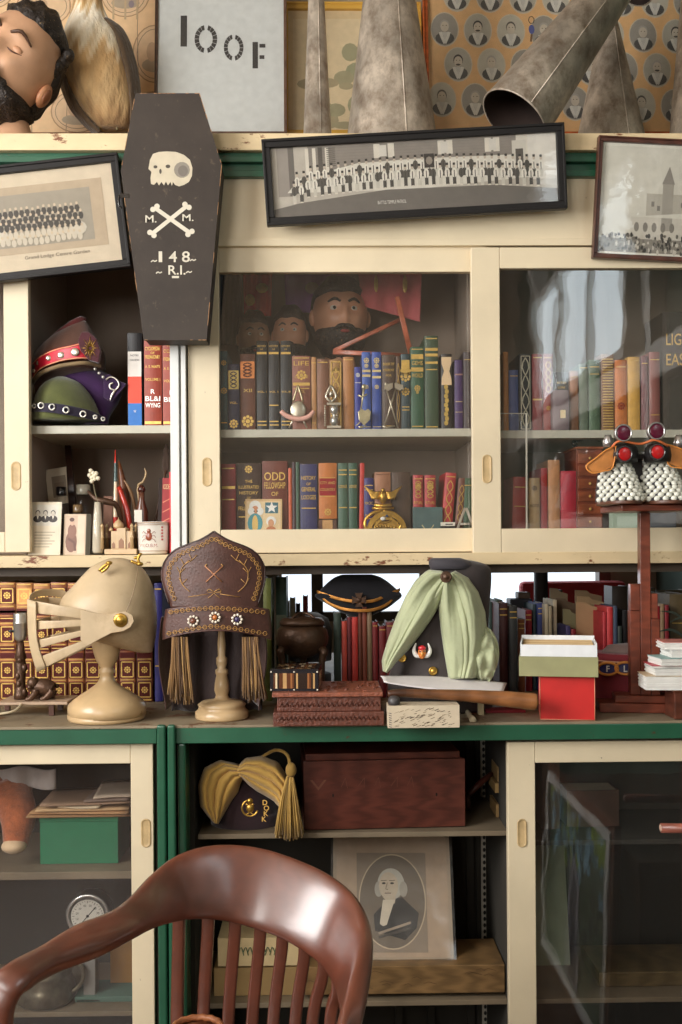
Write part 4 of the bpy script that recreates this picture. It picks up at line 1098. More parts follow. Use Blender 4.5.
# mosque model
Ym = 2.77; r = thing('mosque_model', 'small ivory mosque model with central dome and four minarets', 'model building', Vector((at(117, 553, Ym).x, Ym, zf)))
k = kx(Ym); IV = sr(214, 190, 158); Pm = lambda a, c_, d=0: at(a, c_, Ym + d)
b = MB(); b.box(Pm(102, 0).x, Pm(134, 0).x, Ym - .02, Ym + .05, zf, Pm(118, 549).z, IV); b.build('plinth', 'ivory_paint', r, bev=.001)
b = MB(); b.box(Pm(108, 0).x, Pm(129, 0).x, Ym - .01, Ym + .04, Pm(118, 549).z, Pm(118, 531).z, IV); b.box(Pm(114, 0).x, Pm(123, 0).x, Ym - .014, Ym + .04, Pm(118, 549).z, Pm(118, 528).z, IV)
b.build('hall', 'ivory_paint', r, bev=.001)
b = MB()
def onion(px, py, R_, yy, b):
    q = at(px, py, yy); b.lathe([(R_ * .8, q.z), (R_, q.z + R_ * .4), (R_ * .9, q.z + R_ * .9), (R_ * .45, q.z + R_ * 1.35), (R_ * .08, q.z + R_ * 1.7), (R_ * .04, q.z + R_ * 2.1)], q.x, yy, IV, 18)
onion(118.5, 528.5, 5.5 * k, Ym + .012, b); onion(111, 531, 2.2 * k, Ym, b); onion(126, 531, 2.2 * k, Ym, b); b.build('domes', 'ivory_paint', r)
for mx in (103.5, 133):
    for dy in (-.015, .045):
        b = MB(); q = at(mx, 549, Ym); R_ = 1.9 * k; zt = Pm(118, 527).z
        b.lathe([(R_, q.z), (R_ * .8, q.z + (zt - q.z) * .5), (R_ * 1.2, q.z + (zt - q.z) * .52), (R_ * .75, q.z + (zt - q.z) * .56), (R_ * .7, zt), (R_ * 1.1, zt + .001), (R_ * .7, zt + R_), (R_ * .1, zt + R_ * 2)], q.x, Ym + dy, IV, 12); b.build('minaret', 'ivory_paint', r)
b = MB(); zb = Pm(118, 549).z
for i, a in enumerate((110.5, 118.5, 126.5)):
    b.cur = 0; W_ = (1.6 if i != 1 else 2.6) * k; H_ = (7 if i != 1 else 11) * k; X0 = Pm(a, 0).x; y_ = Ym - (.0104 if i != 1 else .0144)
    b.plate([(X0 - W_, zb + .002), (X0 + W_, zb + .002), (X0 + W_, zb + H_ * .7), (X0, zb + H_), (X0 - W_, zb + H_ * .7)], y_, sr(150, 110, 84))
b.build('archways', 'print', r)

# porcelain cup with emblem
Yc = 2.775; r = thing('porcelain_cup', 'white porcelain cup with brown insect emblem and gilt rim', 'cup', Vector((at(153.5, 553, Yc).x, Yc, zf)))
k = kx(Yc); q = at(153.5, 553, Yc); R_ = 16 * k; z1 = at(153.5, 522, Yc).z
b = MB(); b.lathe([(R_ * .82, zf), (R_ * .9, zf + .004), (R_ * .93, zf + .02), (R_ * .97, z1 - .006), (R_, z1), (R_ * .93, z1), (R_ * .88, zf + .01), (R_ * .2, zf + .008)], q.x, Yc, sr(230, 224, 214), 40); b.build('body', 'gloss', r)
b = MB()
for zz_, th in ((z1 - .003, .0012), (z1 - .008, .0007), (zf + .008, .0008)):
    Rz = R_ * 1.004 if zz_ > zf + .03 else R_ * .925
    b.tube([(q.x + Rz * math.cos(i / 40 * 2 * PI), Yc + Rz * math.sin(i / 40 * 2 * PI), zz_) for i in range(41)], th, sr(166, 116, 66), 6)
b.build('gilt_stripe', 'gilt', r)
b = MB(); yc_ = Yc - R_ * .975; cx_ = q.x - 2 * k; cz_ = (zf + z1) / 2 + .004; BR = sr(150, 80, 56)
b.ell((cx_, yc_, cz_), (3.2 * k, .0012, 4.5 * k), BR, 12, 6); b.ell((cx_, yc_ - .0003, cz_ + 5.5 * k), (2 * k, .001, 2 * k), BR, 10, 6)
for s in (-1, 1):
    for a in (-.5, .1, .7): b.tube([(cx_ + s * 2 * k, yc_ - .0004, cz_ + a * 3 * k), (cx_ + s * 5.5 * k, yc_ + .0006, cz_ + a * 7 * k), (cx_ + s * 6.5 * k, yc_ + .0016, cz_ + a * 7 * k - 2 * k)], .0007, BR, 5)
b.text('W.O.B.M.', cx_, cz_ - 10.5 * k, 3.4 * k, yc_ - .0006, BR, w=18 * k)
for i in range(5): b.ell((q.x + 10.5 * k, Yc - R_ * .74, cz_ + (i - 1) * 3 * k), (1.1 * k, .001, 1.1 * k), sr(150, 60, 56), 8, 6)
b.build('painted_emblem', 'gloss', r)


def stick(name, label, cat, pts, rad, c, m='paint', foot=None, sub=3):
    b = MB(); P_ = [at(a, c_, Y) for a, c_, Y in pts]
    b.tube(P_, rad, c, 10, sub)
    return tag(b.build(name, m, None, P_[0]), label, cat)


stick('painted_stick', 'tall slender red and cream painted stick standing behind mosque model', 'stick', [(116, 545, 2.86), (115.5, 500, 2.86), (115.5, 450, 2.87)], [.007, .007, .002], lambda i: [sr(200, 60, 48), sr(220, 196, 160), sr(60, 84, 80)][(i // 18) % 3], 'gloss')
stick('red_brush', 'red handled brush leaning beside the tall painted stick', 'brush', [(132, 540, 2.85), (127, 510, 2.85), (119, 487, 2.86)], [.006, .008, .006], sr(186, 52, 38), 'gloss')
stick('wooden_spike', 'brown pointed wooden spike upright behind the red brush', 'blade', [(127, 545, 2.90), (125, 500, 2.90), (119, 461, 2.90)], [.008, .016, .002], sr(130, 76, 44), 'dark_wood')
stick('curved_antler', 'dark antler curving from the vial towards the red brush', 'antler', [(88, 491, 2.83), (96, 499, 2.82), (108, 502, 2.82), (118, 508, 2.83), (124, 540, 2.86)], [.003, .008, .009, .007, .006], sr(84, 66, 50), 'bronze')
stick('curved_antler', 'pale antler prong rising beside the brown wooden blade', 'antler', [(140, 540, 2.88), (133, 500, 2.88), (129, 488, 2.87), (124, 480, 2.87)], [.005, .005, .004, .0015], sr(150, 116, 84), 'paint')
stick('curved_antler', 'pale curved horn hooking upward above the tagged bottle', 'horn', [(146, 540, 2.89), (138, 490, 2.88), (143, 482, 2.87), (146, 474, 2.87), (144.5, 468, 2.87)], [.004, .004, .0035, .003, .001], sr(176, 150, 112), 'paint')
stick('long_arrow', 'arrow with dark shaft standing at corner beside red book', 'arrow', [(151, 545, 2.86), (158, 505, 2.87), (166, 470, 2.88)], [.003, .003, .003], sr(80, 56, 40), 'paint')
b = MB(); b.blob([(444, 165.5, 167), (454, 163, 168), (468, 162, 169), (474, 165, 167)], 2.88, .12, sr(66, 48, 36)); o = b.build('arrow_feather', 'feather', None, at(166, 474, 2.88)); o.name = 'feather_tip'; tag(o, 'brown feather tip standing up in corner above the red book', 'feather')
r = thing('tagged_bottle', 'small brown bottle with a blank white tag behind porcelain cup', 'bottle', Vector((at(142, 553, 2.84).x, 2.84, zf)))
k = kx(2.84); q = at(142, 553, 2.84); b = MB(); b.lathe([(6 * k, zf), (6.5 * k, zf + .01), (6.5 * k, at(142, 512, 2.84).z), (3 * k, at(142, 500, 2.84).z), (3 * k, at(142, 492, 2.84).z)], q.x, 2.84, sr(96, 60, 44), 16); b.build('body', 'gloss', r)
b = MB(); b.lathe([(3.6 * k, at(142, 492, 2.84).z), (4 * k, at(142, 489, 2.84).z), (2 * k, at(142, 485, 2.84).z)], q.x, 2.84, sr(70, 36, 28), 12); b.build('stopper', 'gloss', r)
b = MB(); A_ = at(138, 518, 2.82); b.box(A_.x - 3.5 * k, A_.x + 4 * k, 2.818, 2.8195, A_.z - 4 * k, A_.z + 8 * k, sr(226, 220, 206)); b.build('paper_tag', 'paper', r)
def artf(b, w, h):
    b.rect(w * .3, w, 0, h, -.0003, sr(150, 40, 44)); b.text('IODE', w * .62, h * .85, h * .07, -.0006, PGOLD, w=w * .5)
    for i in range(5): b.line([(w * .35, h * (.15 + i * .13)), (w * .9, h * (.2 + i * .13))], h * .015, -.0006, sr(206, 130, 100))
card('dark framed red booklet with gold print behind porcelain cup', 'framed_booklet', (157, 553), (170, 553), (156, 478), 2.80, 2.83, sr(46, 36, 32), artf, th=.01, cat='booklet')
card('mottled pinkish card standing between the vial and the painted stick', 'mottled_card', (103, 540), (112, 540), (101, 496), 2.89, 2.90, sr(150, 110, 92), lambda b, w, h: [b.disc(w * random.random(), h * random.random(), w * .08, w * .08, -.0003 - i * .00001, sr(180, 140, 116), 6) for i in range(14)], cat='card')
# ------------------------------------------------------------------ coffin box
Yq = 2.60
r = thing('coffin_box', 'small black toy coffin painted with skull, crossbones and 148, hung on case front', 'coffin', at(175, 343, 2.65))
front = [(136, 94), (199, 94), (221, 165), (206, 339), (144, 339), (121.5, 171)]
pf = [at(a, c_, Yq) for a, c_ in front]
b = MB(); poly = [(p.x, p.z) for p in pf]
b.prism(poly, Yq + .014, Yq + .085); b.build('case_body', 'coffin_paint', r, bev=.0015)
cxm = sum(p[0] for p in poly) / 6; czm = sum(p[1] for p in poly) / 6
b = MB(); lid = [(cxm + (x - cxm) * 1.015, czm + (z - czm) * 1.008) for x, z in poly]
b.prism(lid, Yq, Yq + .0125)
mat('worn_edge', sr(176, 132, 92), rough=.7, var=.3, vs=40)
b.cur = 1
for i in range(6):
    x0, z0 = lid[i]; x1, z1 = lid[(i + 1) % 6]; n = 14
    for j in range(n):
        if random.random() < .42: continue
        t0, t1 = j / n, (j + .6 + .4 * random.random()) / n
        s_ = .9985
        b.tube([(cxm + (x0 + (x1 - x0) * t - cxm) * s_, Yq + .0004, czm + (z0 + (z1 - z0) * t - czm) * s_) for t in (t0, t1)], .0007 + .0004 * random.random(), seg=5)
b.build('lid', ['coffin_paint', 'worn_edge'], r)
k = kx(Yq); b = MB(); BN = sr(196, 184, 160); BN2 = sr(206, 198, 180)
def PX(a, c_): q = at(a, c_, Yq); return q.x, q.z
y_ = Yq - .0007
b.plate([PX(*q) for q in ((150, 160), (153, 154), (159, 152), (167, 151.5), (176, 152), (184, 155), (190, 160), (192.5, 168), (192, 176), (189, 182), (184, 185), (179, 186.5), (175, 185), (173, 182), (172, 186), (170.5, 182), (168, 185.5), (166, 181.5), (164, 185.5), (161.5, 182), (159, 185.5), (157, 182), (154, 185), (151, 184), (150.5, 178), (151.5, 172), (148.5, 169))], y_, BN)
for a, c_, rx, rz in ((155.5, 167, 2, 1.6), (168, 166.5, 2.4, 1.8), (160.5, 171.5, 1.2, 2.6)): b.disc(*PX(a, c_), rx * k, rz * k, y_ - .0003, sr(74, 66, 58))
b.disc(*PX(182, 170), 8 * k, 8 * k, y_ - .0002, sr(136, 128, 116)); b.disc(*PX(183, 171), 5 * k, 5.5 * k, y_ - .0003, sr(112, 104, 96))
for (a, c_), (e, f) in (((155, 208), (190, 233)), ((187, 206), (152, 234))):
    b.line([PX(a, c_), PX(e, f)], 4 * k, y_ - (.0002 if a > e else 0), BN2)
    for (g_, h_) in ((a, c_), (e, f)):
        for s in (-1, 1): b.disc(PX(g_, h_)[0] + s * 2 * k, PX(g_, h_)[1] + (s * 1.5 * k if (a < e) else -s * 1.5 * k), 2.8 * k, 2.8 * k, y_ - .0002 - s * .00005, BN2, 10)
def T(s_, a, c_, h, w, **kw): q = PX(a, c_); b.text(s_, q[0], q[1], h * k, y_, BN2, w=w * k, bold=.015, **kw)
T('M.', 151, 222.5, 7.5, 11); T('M.', 188, 221, 7, 11)
T('1', 160.5, 262, 11, 3.5); T('4', 173, 262, 11, 8); T('8', 186, 262, 11, 8); T('R.I.', 177, 274.5, 9.5, 17)
for (a, c_) in ((154, 261), (193, 260), (159, 272.5), (189, 272)):
    b.line([PX(a - 3, c_ + 1), PX(a - 1, c_ - .6), PX(a + 1, c_ + .6), PX(a + 3, c_ - .6)], 1.1 * k, y_, BN2)
b.plate([PX(*q) for q in ((172, 276), (179, 276), (179, 278.2), (172, 278.2))], y_, BN2)
b.build('painted_emblem', 'print', r)
b = MB(); A_ = at(122, 200, Yq + .01); b.tube([at(123, 194, Yq + .02), at(119.5, 196, Yq + .01), at(119, 205, Yq + .008), at(122, 208, Yq + .012)], .0025, BLACK, 8, 3); b.box(A_.x - .002, A_.x + .02, Yq - .001, Yq, A_.z + .002, A_.z + .012, sr(40, 36, 34)); b.build('hasp', 'gloss', r)
b = MB(); A_ = at(178, 330, 2.69); b.box(A_.x - .012, A_.x + .012, Yq + .0855, 2.7035, A_.z - .03, A_.z + .05, sr(150, 140, 120)); b.build('hanging_bracket', 'paint', r)


# ------------------------------------------------------------------ framed pictures on the case front
def framed(name, label, bl, br, tl, Y, Yt, fw, fc, fm, art, mat_in=None, deep=.018, glass=True, cat='picture frame', back=.0, gm='thin_glass'):
    m, w, h = quad(bl, br, tl, Y, Yt=Yt)
    r = thing(name, label, cat, m.translation.copy())
    F = fw * kx(Y); b = MB(m)
    for (x0, x1, z0, z1) in ((0, w, 0, F), (0, w, h - F, h), (0, F, F, h - F), (w - F, w, F, h - F)): b.box(x0, x1, 0, deep, z0, z1, fc)
    F2 = F * .35
    for (x0, x1, z0, z1) in ((0, w, 0, F2), (0, w, h - F2, h), (0, F2, F2, h - F2), (w - F2, w, F2, h - F2)): b.box(x0, x1, -.004, .002, z0, z1, fc)
    b.build('frame', fm, r, bev=.0015)
    b = MB(m); b.box(F * .8, w - F * .8, deep * .6, deep * .6 + .002, F * .8, h - F * .8, mat_in or sr(200, 190, 170)); b.cur = 1
    art(b, w, h, F, deep * .6); b.build('print', ['paper', 'print'], r)
    if glass:
        b = MB(m); b.box(F * .9, w - F * .9, deep * .3, deep * .3 + .0015, F * .9, h - F * .9); b.build('glass', gm, r)
    return r


def art_pan(b, w, h, F, y0):
    rnd = random.Random(3)
    u = (w - 2 * F); v = (h - 2 * F); X = lambda a: F + a * u; Z = lambda a: F + a * v
    y = y0 - .0006; W = sr(206, 198, 184); D = sr(84, 78, 72)
    b.rect(X(0), X(1), Z(0), Z(1), y, sr(176, 168, 156))
    b.rect(X(.13), X(.90), Z(.55), Z(1), y - .0002, sr(132, 124, 116))
    for i in range(10): b.rect(X(.13), X(.86), Z(.58 + .042 * i), Z(.583 + .042 * i), y - .0003, sr(116, 108, 100))
    b.rect(X(.86), X(.90), Z(.4), Z(1), y - .0003, W); b.rect(X(.90), X(1), Z(.35), Z(1), y - .0003, sr(210, 204, 194))
    b.rect(X(.02), X(.06), Z(.3), Z(1), y - .0003, sr(140, 132, 124)); b.rect(X(.06), X(.08), Z(.3), Z(1), y - .0004, sr(100, 94, 88))
    b.plate([(X(.10), Z(.55)), (X(.30), Z(.72)), (X(.50), Z(.74)), (X(.86), Z(.72)), (X(.95), Z(.4)), (X(.5), Z(.3)), (X(.05), Z(.35))], y - .0005, sr(206, 200, 188))
    for a in (.36, .41, .585, .615, .75, .78): b.rect(X(a), X(a + .022), Z(.78), Z(.98), y - .0006, W)
    for a in (.38, .595, .765): b.rect(X(a), X(a + .025), Z(.80), Z(.96), y - .0007, sr(200, 194, 184))
    b.rect(X(.845), X(.895), Z(.45), Z(.92), y - .0006, sr(196, 190, 178)); b.rect(X(.857), X(.884), Z(.45), Z(.8), y - .0007, D)
    for a in (.12, .145, .19): b.rect(X(a), X(a + .012), Z(.5), Z(.97), y - .0006, W)
    b.rect(X(.165), X(.18), Z(.45), Z(.98), y - .0007, D)
    for i in range(10): b.rect(X(.195), X(.225), Z(.70 + .028 * i), Z(.712 + .028 * i), y - .0007, D)
    b.plate([(X(0), Z(0)), (X(1), Z(0)), (X(1), Z(.20)), (X(.78), Z(.30)), (X(.4), Z(.32)), (X(.1), Z(.20)), (X(0), Z(.12))], y - .0008, sr(104, 98, 92))
    for s_ in range(2):
        for i in range(36):
            a = .075 + .0245 * i + (.012 if s_ else 0)
            z = .25 + .10 * math.sin(PI * min(1, (a - .05) / .9)) + .13 * s_ - (.06 if a < .12 else 0)
            if a > .95: continue
            yy = y - .0010 - .0003 * (1 - s_); hw = .0085
            b.rect(X(a - hw * .7), X(a + hw * .7), Z(z), Z(z + .12), yy, sr(70, 66, 62) if (i + s_) % 3 else sr(190, 184, 172))
            b.disc(X(a), Z(z + .17), hw * 1.15 * u, .07 * v, yy - .00005, sr(214, 208, 196) if (i * 7 + s_) % 4 else sr(80, 76, 70), 9)
            b.rect(X(a - .0015), X(a + .0015), Z(z + .1), Z(z + .21), yy - .0001, sr(60, 56, 52))
            b.disc(X(a), Z(z + .265), hw * .55 * u, .028 * v, yy - .0001, sr(186, 172, 156), 8)
            b.rect(X(a - hw * .5), X(a + hw * .5), Z(z + .28), Z(z + .315), yy - .00015, sr(52, 48, 46))
            if not s_: b.rect(X(a - hw * .6), X(a + hw * .6), Z(z - .012), Z(z + .008), yy - .0001, W)
    b.rect(X(.535), X(.57), Z(.60), Z(.80), y - .0016, sr(56, 50, 48)); b.disc(X(.5525), Z(.70), .012 * u, .06 * v, y - .0017, sr(140, 130, 118), 8)
    b.text('BATTLE TEMPLE PATROL', X(.415), Z(.115), .05 * v, y - .0014, sr(220, 214, 204), w=.10 * u)


framed('panoramic_photograph', 'long black framed panorama of a uniformed band, hung tilted on the case top', (267, 226), (567.5, 208.5), (261, 139.5), 2.645, 2.625, 8, BLACK, 'black_frame', art_pan, deep=.022)


def art_left(b, w, h, F, y0):
    X = lambda p: (p + 40) * kx(2.63); y = y0 - .0005
    s_ = kx(2.63); k_ = lambda a: a * s_
    x0 = w - F - k_(126); x1 = w - F - k_(20)
    b.rect(x0 - k_(10), x1 + k_(8), k_(26), k_(94), y, sr(176, 156, 130)); b.rect(x0, x1 - k_(5), k_(33), k_(86), y - .0002, sr(150, 140, 124))
    rnd = random.Random(5)
    for row in range(5):
        for i in range(15):
            xx_ = x0 + k_(8) + i * k_(5.6) + (k_(3) if row % 2 else 0); z_ = k_(70 - row * 7) + rnd.uniform(-1, 1) * k_(1)
            if xx_ > x1 - k_(10): continue
            b.disc(xx_, z_ - k_(4), k_(2.6), k_(4), y - .0004 - row * .0003, sr(60, 54, 48) if row < 3 else sr(196, 184, 164), 8); b.disc(xx_, z_ + k_(1), k_(1.4), k_(1.7), y - .0005 - row * .0003, sr(196, 176, 150), 7)
    for s in (0, 1): b.disc(x0 + k_(6) + s * k_(80), k_(46), k_(8), k_(7), y - .0006, sr(196, 186, 170), 10)
    b.text('Grand Lodge Centre Garden', (x0 + x1) / 2 + k_(8), k_(20), k_(3.6), y - .0003, sr(90, 78, 66), w=k_(66))


framed('group_photograph', 'black framed matted group photograph behind the coffin', (-42, 286), (131, 266.5), (-52, 171), 2.668, 2.663, 8, BLACK, 'black_frame', art_left, mat_in=sr(206, 190, 166), deep=.02)


def art_right(b, w, h, F, y0):
    s_ = kx(2.65); k_ = lambda a: a * s_; y = y0 - .0005
    b.rect(F, w - F, F, h - F, y, sr(220, 216, 204)); b.rect(F + k_(3), w - F - k_(3), F + k_(3), h - F - k_(3), y - .0001, sr(206, 202, 190))
    X = lambda p: k_(p - 592); Z = lambda q: k_(256 - q)
    B1 = sr(176, 170, 158); B2 = sr(196, 190, 178)
    b.rect(X(645), X(690), Z(228), Z(188), y - .0003, B1); b.rect(X(630), X(690), Z(235), Z(212), y - .0004, B2)
    b.rect(X(661), X(672), Z(225), Z(178), y - .0005, sr(160, 154, 144)); b.plate([(X(660), Z(178)), (X(673), Z(178)), (X(667), Z(160))], y - .0006, sr(140, 134, 126))
    b.plate([(X(630), Z(212)), (X(690), Z(206)), (X(690), Z(212))], y - .0007, sr(206, 202, 190))
    for i in range(5): b.disc(X(636 + i * 9), Z(222), k_(2.6), k_(5), y - .0008, sr(130, 124, 116), 9)
    for q in ((650, 196), (656, 200), (680, 196)): b.rect(X(q[0]), X(q[0] + 3), Z(q[1] + 5), Z(q[1]), y - .0008, sr(120, 114, 106))
    rnd = random.Random(9)
    b.rect(X(597), X(698), Z(248), Z(234), y - .0008, sr(132, 126, 116))
    for i in range(150):
        q = (rnd.uniform(598, 697), rnd.uniform(230, 248)); c_ = rnd.choice([sr(80, 76, 70), sr(110, 104, 96), sr(190, 184, 172), sr(60, 56, 52)])
        b.disc(X(q[0]), Z(q[1]), k_(rnd.uniform(.7, 1.8)), k_(rnd.uniform(1.2, 3)), y - .0010 - i * .000006, c_, 7)


framed('church_photograph', 'thin brown framed photograph of a crowd before a white church with spire', (592.5, 257.5), (706, 263), (592.5, 135), 2.668, 2.658, 5, sr(84, 48, 36), 'dark_wood', art_right, deep=.018)

# ------------------------------------------------------------------ objects on the top ledge
zT = zTop + .0008


def art_chart(b, w, h, F, y0):
    k_ = lambda a: a * kx(3.2); y = y0 - .0005; L_ = sr(178, 142, 108); L2 = sr(150, 126, 104)
    b.rect(F, w - F, F, h - F, y, sr(232, 196, 152))
    X = lambda p: k_(p + 60); Z = lambda q: h - k_(q + 60)
    def oval(cx_, cy_, rx, ry, cc, wd, yy=0):
        b.line([(X(cx_ + rx * math.cos(i / 24 * 2 * PI)), Z(cy_ + ry * math.sin(i / 24 * 2 * PI))) for i in range(25)], k_(wd), y - .0004 - yy, cc)
    for (cx_, cy_, rx, ry) in ((40, 8, 27, 21), (52, 68, 24, 26), (152, 58, 22, 30), (122, -5, 24, 24), (75, 118, 26, 22), (150, 120, 20, 22), (-20, 60, 26, 30), (-10, -10, 20, 20), (100, 60, 20, 24)):
        b.disc(X(cx_), Z(cy_), k_(rx), k_(ry), y - .0002, sr(222, 190, 152), 24)
        oval(cx_, cy_, rx, ry, L_, 1.2); oval(cx_, cy_, rx - 4, ry - 4, L2, .7, .0001)
        b.disc(X(cx_), Z(cy_ + ry * .4), k_(rx * .6), k_(ry * .25), y - .0006, sr(176, 158, 134), 14)
        b.disc(X(cx_ - 3), Z(cy_ - 2), k_(rx * .25), k_(ry * .35), y - .0007, sr(196, 164, 132), 12)
        b.disc(X(cx_ + 6), Z(cy_ + ry * .45), k_(3), k_(4), y - .0008, sr(140, 126, 130), 8)
    for a in (-14, 30, 64, 96, 137):
        b.line([(X(a), Z(-60)), (X(a + 3 * math.sin(a)), Z(30)), (X(a), Z(140))], k_(.7), y - .0003, L2)
    for a in (110, 122, 134): b.line([(X(a), Z(-40)), (X(a), Z(22))], k_(2), y - .0009, sr(190, 164, 130))
framed('emblem_chart', 'peach coloured chart of oval emblems standing behind head and bird', (-60, 136), (160, 136), (-60, -60), 3.20, 3.25, 4, sr(120, 76, 48), 'dark_wood', art_chart, deep=.014, glass=False, cat='chart')


def art_ioof(b, w, h, F, y0):
    k_ = lambda a: a * kx(3.08); y = y0 - .0005
    b.rect(F, w - F, F, h - F, y, sr(196, 198, 196)); BB = sr(50, 48, 48)
    X = lambda p: k_(p - 154); Z = lambda q: k_(134 - q)
    y2 = y - .0004
    b.rect(X(179.5), X(186), Z(41), Z(8), y2, BB)
    for (cx_, cy_, rx, ry) in ((205, 33, 11.5, 15), (233, 42, 10, 14)):
        for i in range(18):
            if i % 9 == 4: continue
            a0, a1 = 2 * PI * i / 18 + .03, 2 * PI * (i + 1) / 18 - .0
            b.plate([(X(cx_ + rx * math.cos(a0)), Z(cy_ + ry * math.sin(a0))), (X(cx_ + rx * math.cos(a1)), Z(cy_ + ry * math.sin(a1))), (X(cx_ + rx * .6 * math.cos(a1)), Z(cy_ + ry * .66 * math.sin(a1))), (X(cx_ + rx * .6 * math.cos(a0)), Z(cy_ + ry * .66 * math.sin(a0)))], y2, BB)
    b.rect(X(252), X(257.5), Z(64), Z(36), y2, BB); b.rect(X(259), X(265), Z(42), Z(38), y2, BB); b.rect(X(259), X(264), Z(54), Z(50), y2, BB)
framed('glazed_sign', 'grey white glazed sign stencilled IOOF standing behind the coffin', (154, 134), (287, 134), (154, -70), 3.08, 3.14, 3, sr(90, 66, 52), 'dark_wood', art_ioof, deep=.012, cat='sign')


def art_cream(b, w, h, F, y0):
    k_ = lambda a: a * kx(3.2); y = y0 - .0005
    b.rect(F, w - F, F, h - F, y, sr(216, 190, 148)); b.rect(F + k_(5), w - F - k_(5), F + k_(2), h - F - k_(9), y - .0002, sr(222, 200, 162))
    for i in range(24):
        rnd = random.Random(i); b.disc(k_(20 + rnd.random() * 95), k_(8 + rnd.random() * rnd.random() * 110), k_(6 + rnd.random() * 9), k_(4 + rnd.random() * 8), y - .0003 - i * .00002, sr(176 - rnd.random() * 20, 156, 124), 12)
framed('gilt_framed_print', 'gold framed faded landscape print standing behind the two upright horns', (281, 136), (424, 136), (281, 2), 3.17, 3.24, 7, sr(206, 160, 70), 'gloss', art_cream, deep=.02)


def art_comp(b, w, h, F, y0):
    k_ = lambda a: a * kx(3.2); y = y0 - .0005
    b.rect(F, w - F, F, h - F, y, sr(224, 178, 126))
    X = lambda p: k_(p - 425); Z = lambda q: k_(136 - q); n = 0
    for row in range(6):
        for i in range(9):
            cx_ = 447 + i * 33.5 + (13 if row % 2 else 0) - (4 if row == 0 else 0); cy_ = 96 - row * 37 + i * 1.0
            if cx_ > 706 or cy_ < -95: continue
            n += 1; X0, Z0 = X(cx_), Z(cy_)
            b.disc(X0, Z0, k_(14.5), k_(18.5), y - .0002, sr(206, 190, 166), 20); b.disc(X0, Z0, k_(13.4), k_(17.4), y - .0004, [sr(176, 170, 156), sr(190, 184, 168), sr(156, 150, 140)][n % 3], 20)
            b.disc(X0, Z0 - k_(9.5), k_(9.6), k_(6.6), y - .0006, sr(84, 82, 80), 14)
            for s in (-1, 1): b.line([(X0 + s * k_(4.5), Z0 - k_(3)), (X0 + s * k_(3), Z0 - k_(8)), (X0, Z0 - k_(15))], k_(3), y - .0008, sr(214, 210, 200))
            b.plate([(X0 - k_(3), Z0 - k_(3)), (X0 + k_(3), Z0 - k_(3)), (X0, Z0 - k_(12))], y - .0007, sr(200, 196, 188))
            b.disc(X0, Z0 + k_(4.2), k_(4.9), k_(6.2), y - .0010, [sr(60, 56, 54), sr(96, 90, 84), sr(170, 164, 156)][n % 3 if n % 5 else 2], 14)
            b.disc(X0, Z0 + k_(2.8), k_(4.2), k_(5.6), y - .0012, sr(200, 188, 170), 14)
            if n % 3 == 0: b.disc(X0, Z0 - k_(.6), k_(2.6), k_(1.1), y - .0014, sr(70, 64, 60), 8)
            for s in (-1, 1): b.disc(X0 + s * k_(1.7), Z0 + k_(4), k_(.6), k_(.5), y - .0014, sr(70, 62, 56), 6)
    for (a, c_) in ((535, 22),):
        b.disc(X(a), Z(c_), k_(3), k_(5), y - .0008, sr(84, 92, 150), 12); b.line([(X(a + 3 * math.cos(i)), Z(c_ - 10 + 4 * math.sin(i))) for i in range(8)], k_(.8), y - .0008, sr(90, 70, 50)); b.line([(X(a), Z(c_ + 5)), (X(a - 1), Z(c_ + 13))], k_(2), y - .0008, sr(120, 90, 60))
framed('composite_portrait_frame', 'orange wood framed board of oval member portraits behind the tin horns', (425, 136), (712, 136), (425, -100), 3.18, 3.25, 5, sr(190, 92, 42), 'dark_wood', art_comp, deep=.02, glass=True)


def horn(label, axis, profile_r, name='tin_speaking_horn', Y=2.95, mouth=True, seam=True):
    """cone along axis (p0 mouth -> p1 tip)"""
    p0, p1 = axis; d = (p1 - p0); L_ = d.length; z = d.normalized(); x = z.orthogonal().normalized(); y = z.cross(x)
    Mx = Matrix((x, y, z)).transposed().to_4x4(); Mx.translation = p0
    r = thing(name, label, 'tin horn', p0 - Vector((0, 0, 0)))
    r0, r1 = profile_r; b = MB(Mx); t = .002
    pr = [(r0 - t, .0), (r0 + .001, .0), (r0 + .0012, .004), (r0 - .0005, .008), (r1, L_), (r1 - t, L_), (r0 - t - .001, .006)]
    b.lathe(pr[:6], 0, 0, (1, 1, 1), 48)
    b.f.pop(); b.f.pop(); 
    for q in (b.c, b.s, b.m): q.pop(); q.pop()
    n0 = len(b.v)
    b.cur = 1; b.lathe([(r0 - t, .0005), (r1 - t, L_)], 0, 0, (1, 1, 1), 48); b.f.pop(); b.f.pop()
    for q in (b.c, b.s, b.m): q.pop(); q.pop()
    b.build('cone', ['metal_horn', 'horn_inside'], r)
    if seam:
        b = MB(Mx); vd = Mx.to_3x3().inverted() @ Vector((.25, -1, 0)); a = math.atan2(vd.y, vd.x)
        b.tube([((r0 - .0002) * math.cos(a), (r0 - .0002) * math.sin(a), .006), ((r1) * math.cos(a), (r1) * math.sin(a), L_)], .0018, (1, 1, 1), 6); b.build('seam', 'metal_horn', r)
    b = MB(Mx); b.tube([(r0 * math.cos(i / 36 * 2 * PI), r0 * math.sin(i / 36 * 2 * PI), .002) for i in range(37)], .0022, (1, 1, 1), 6); b.build('rolled_rim', 'metal_horn', r)
    return r


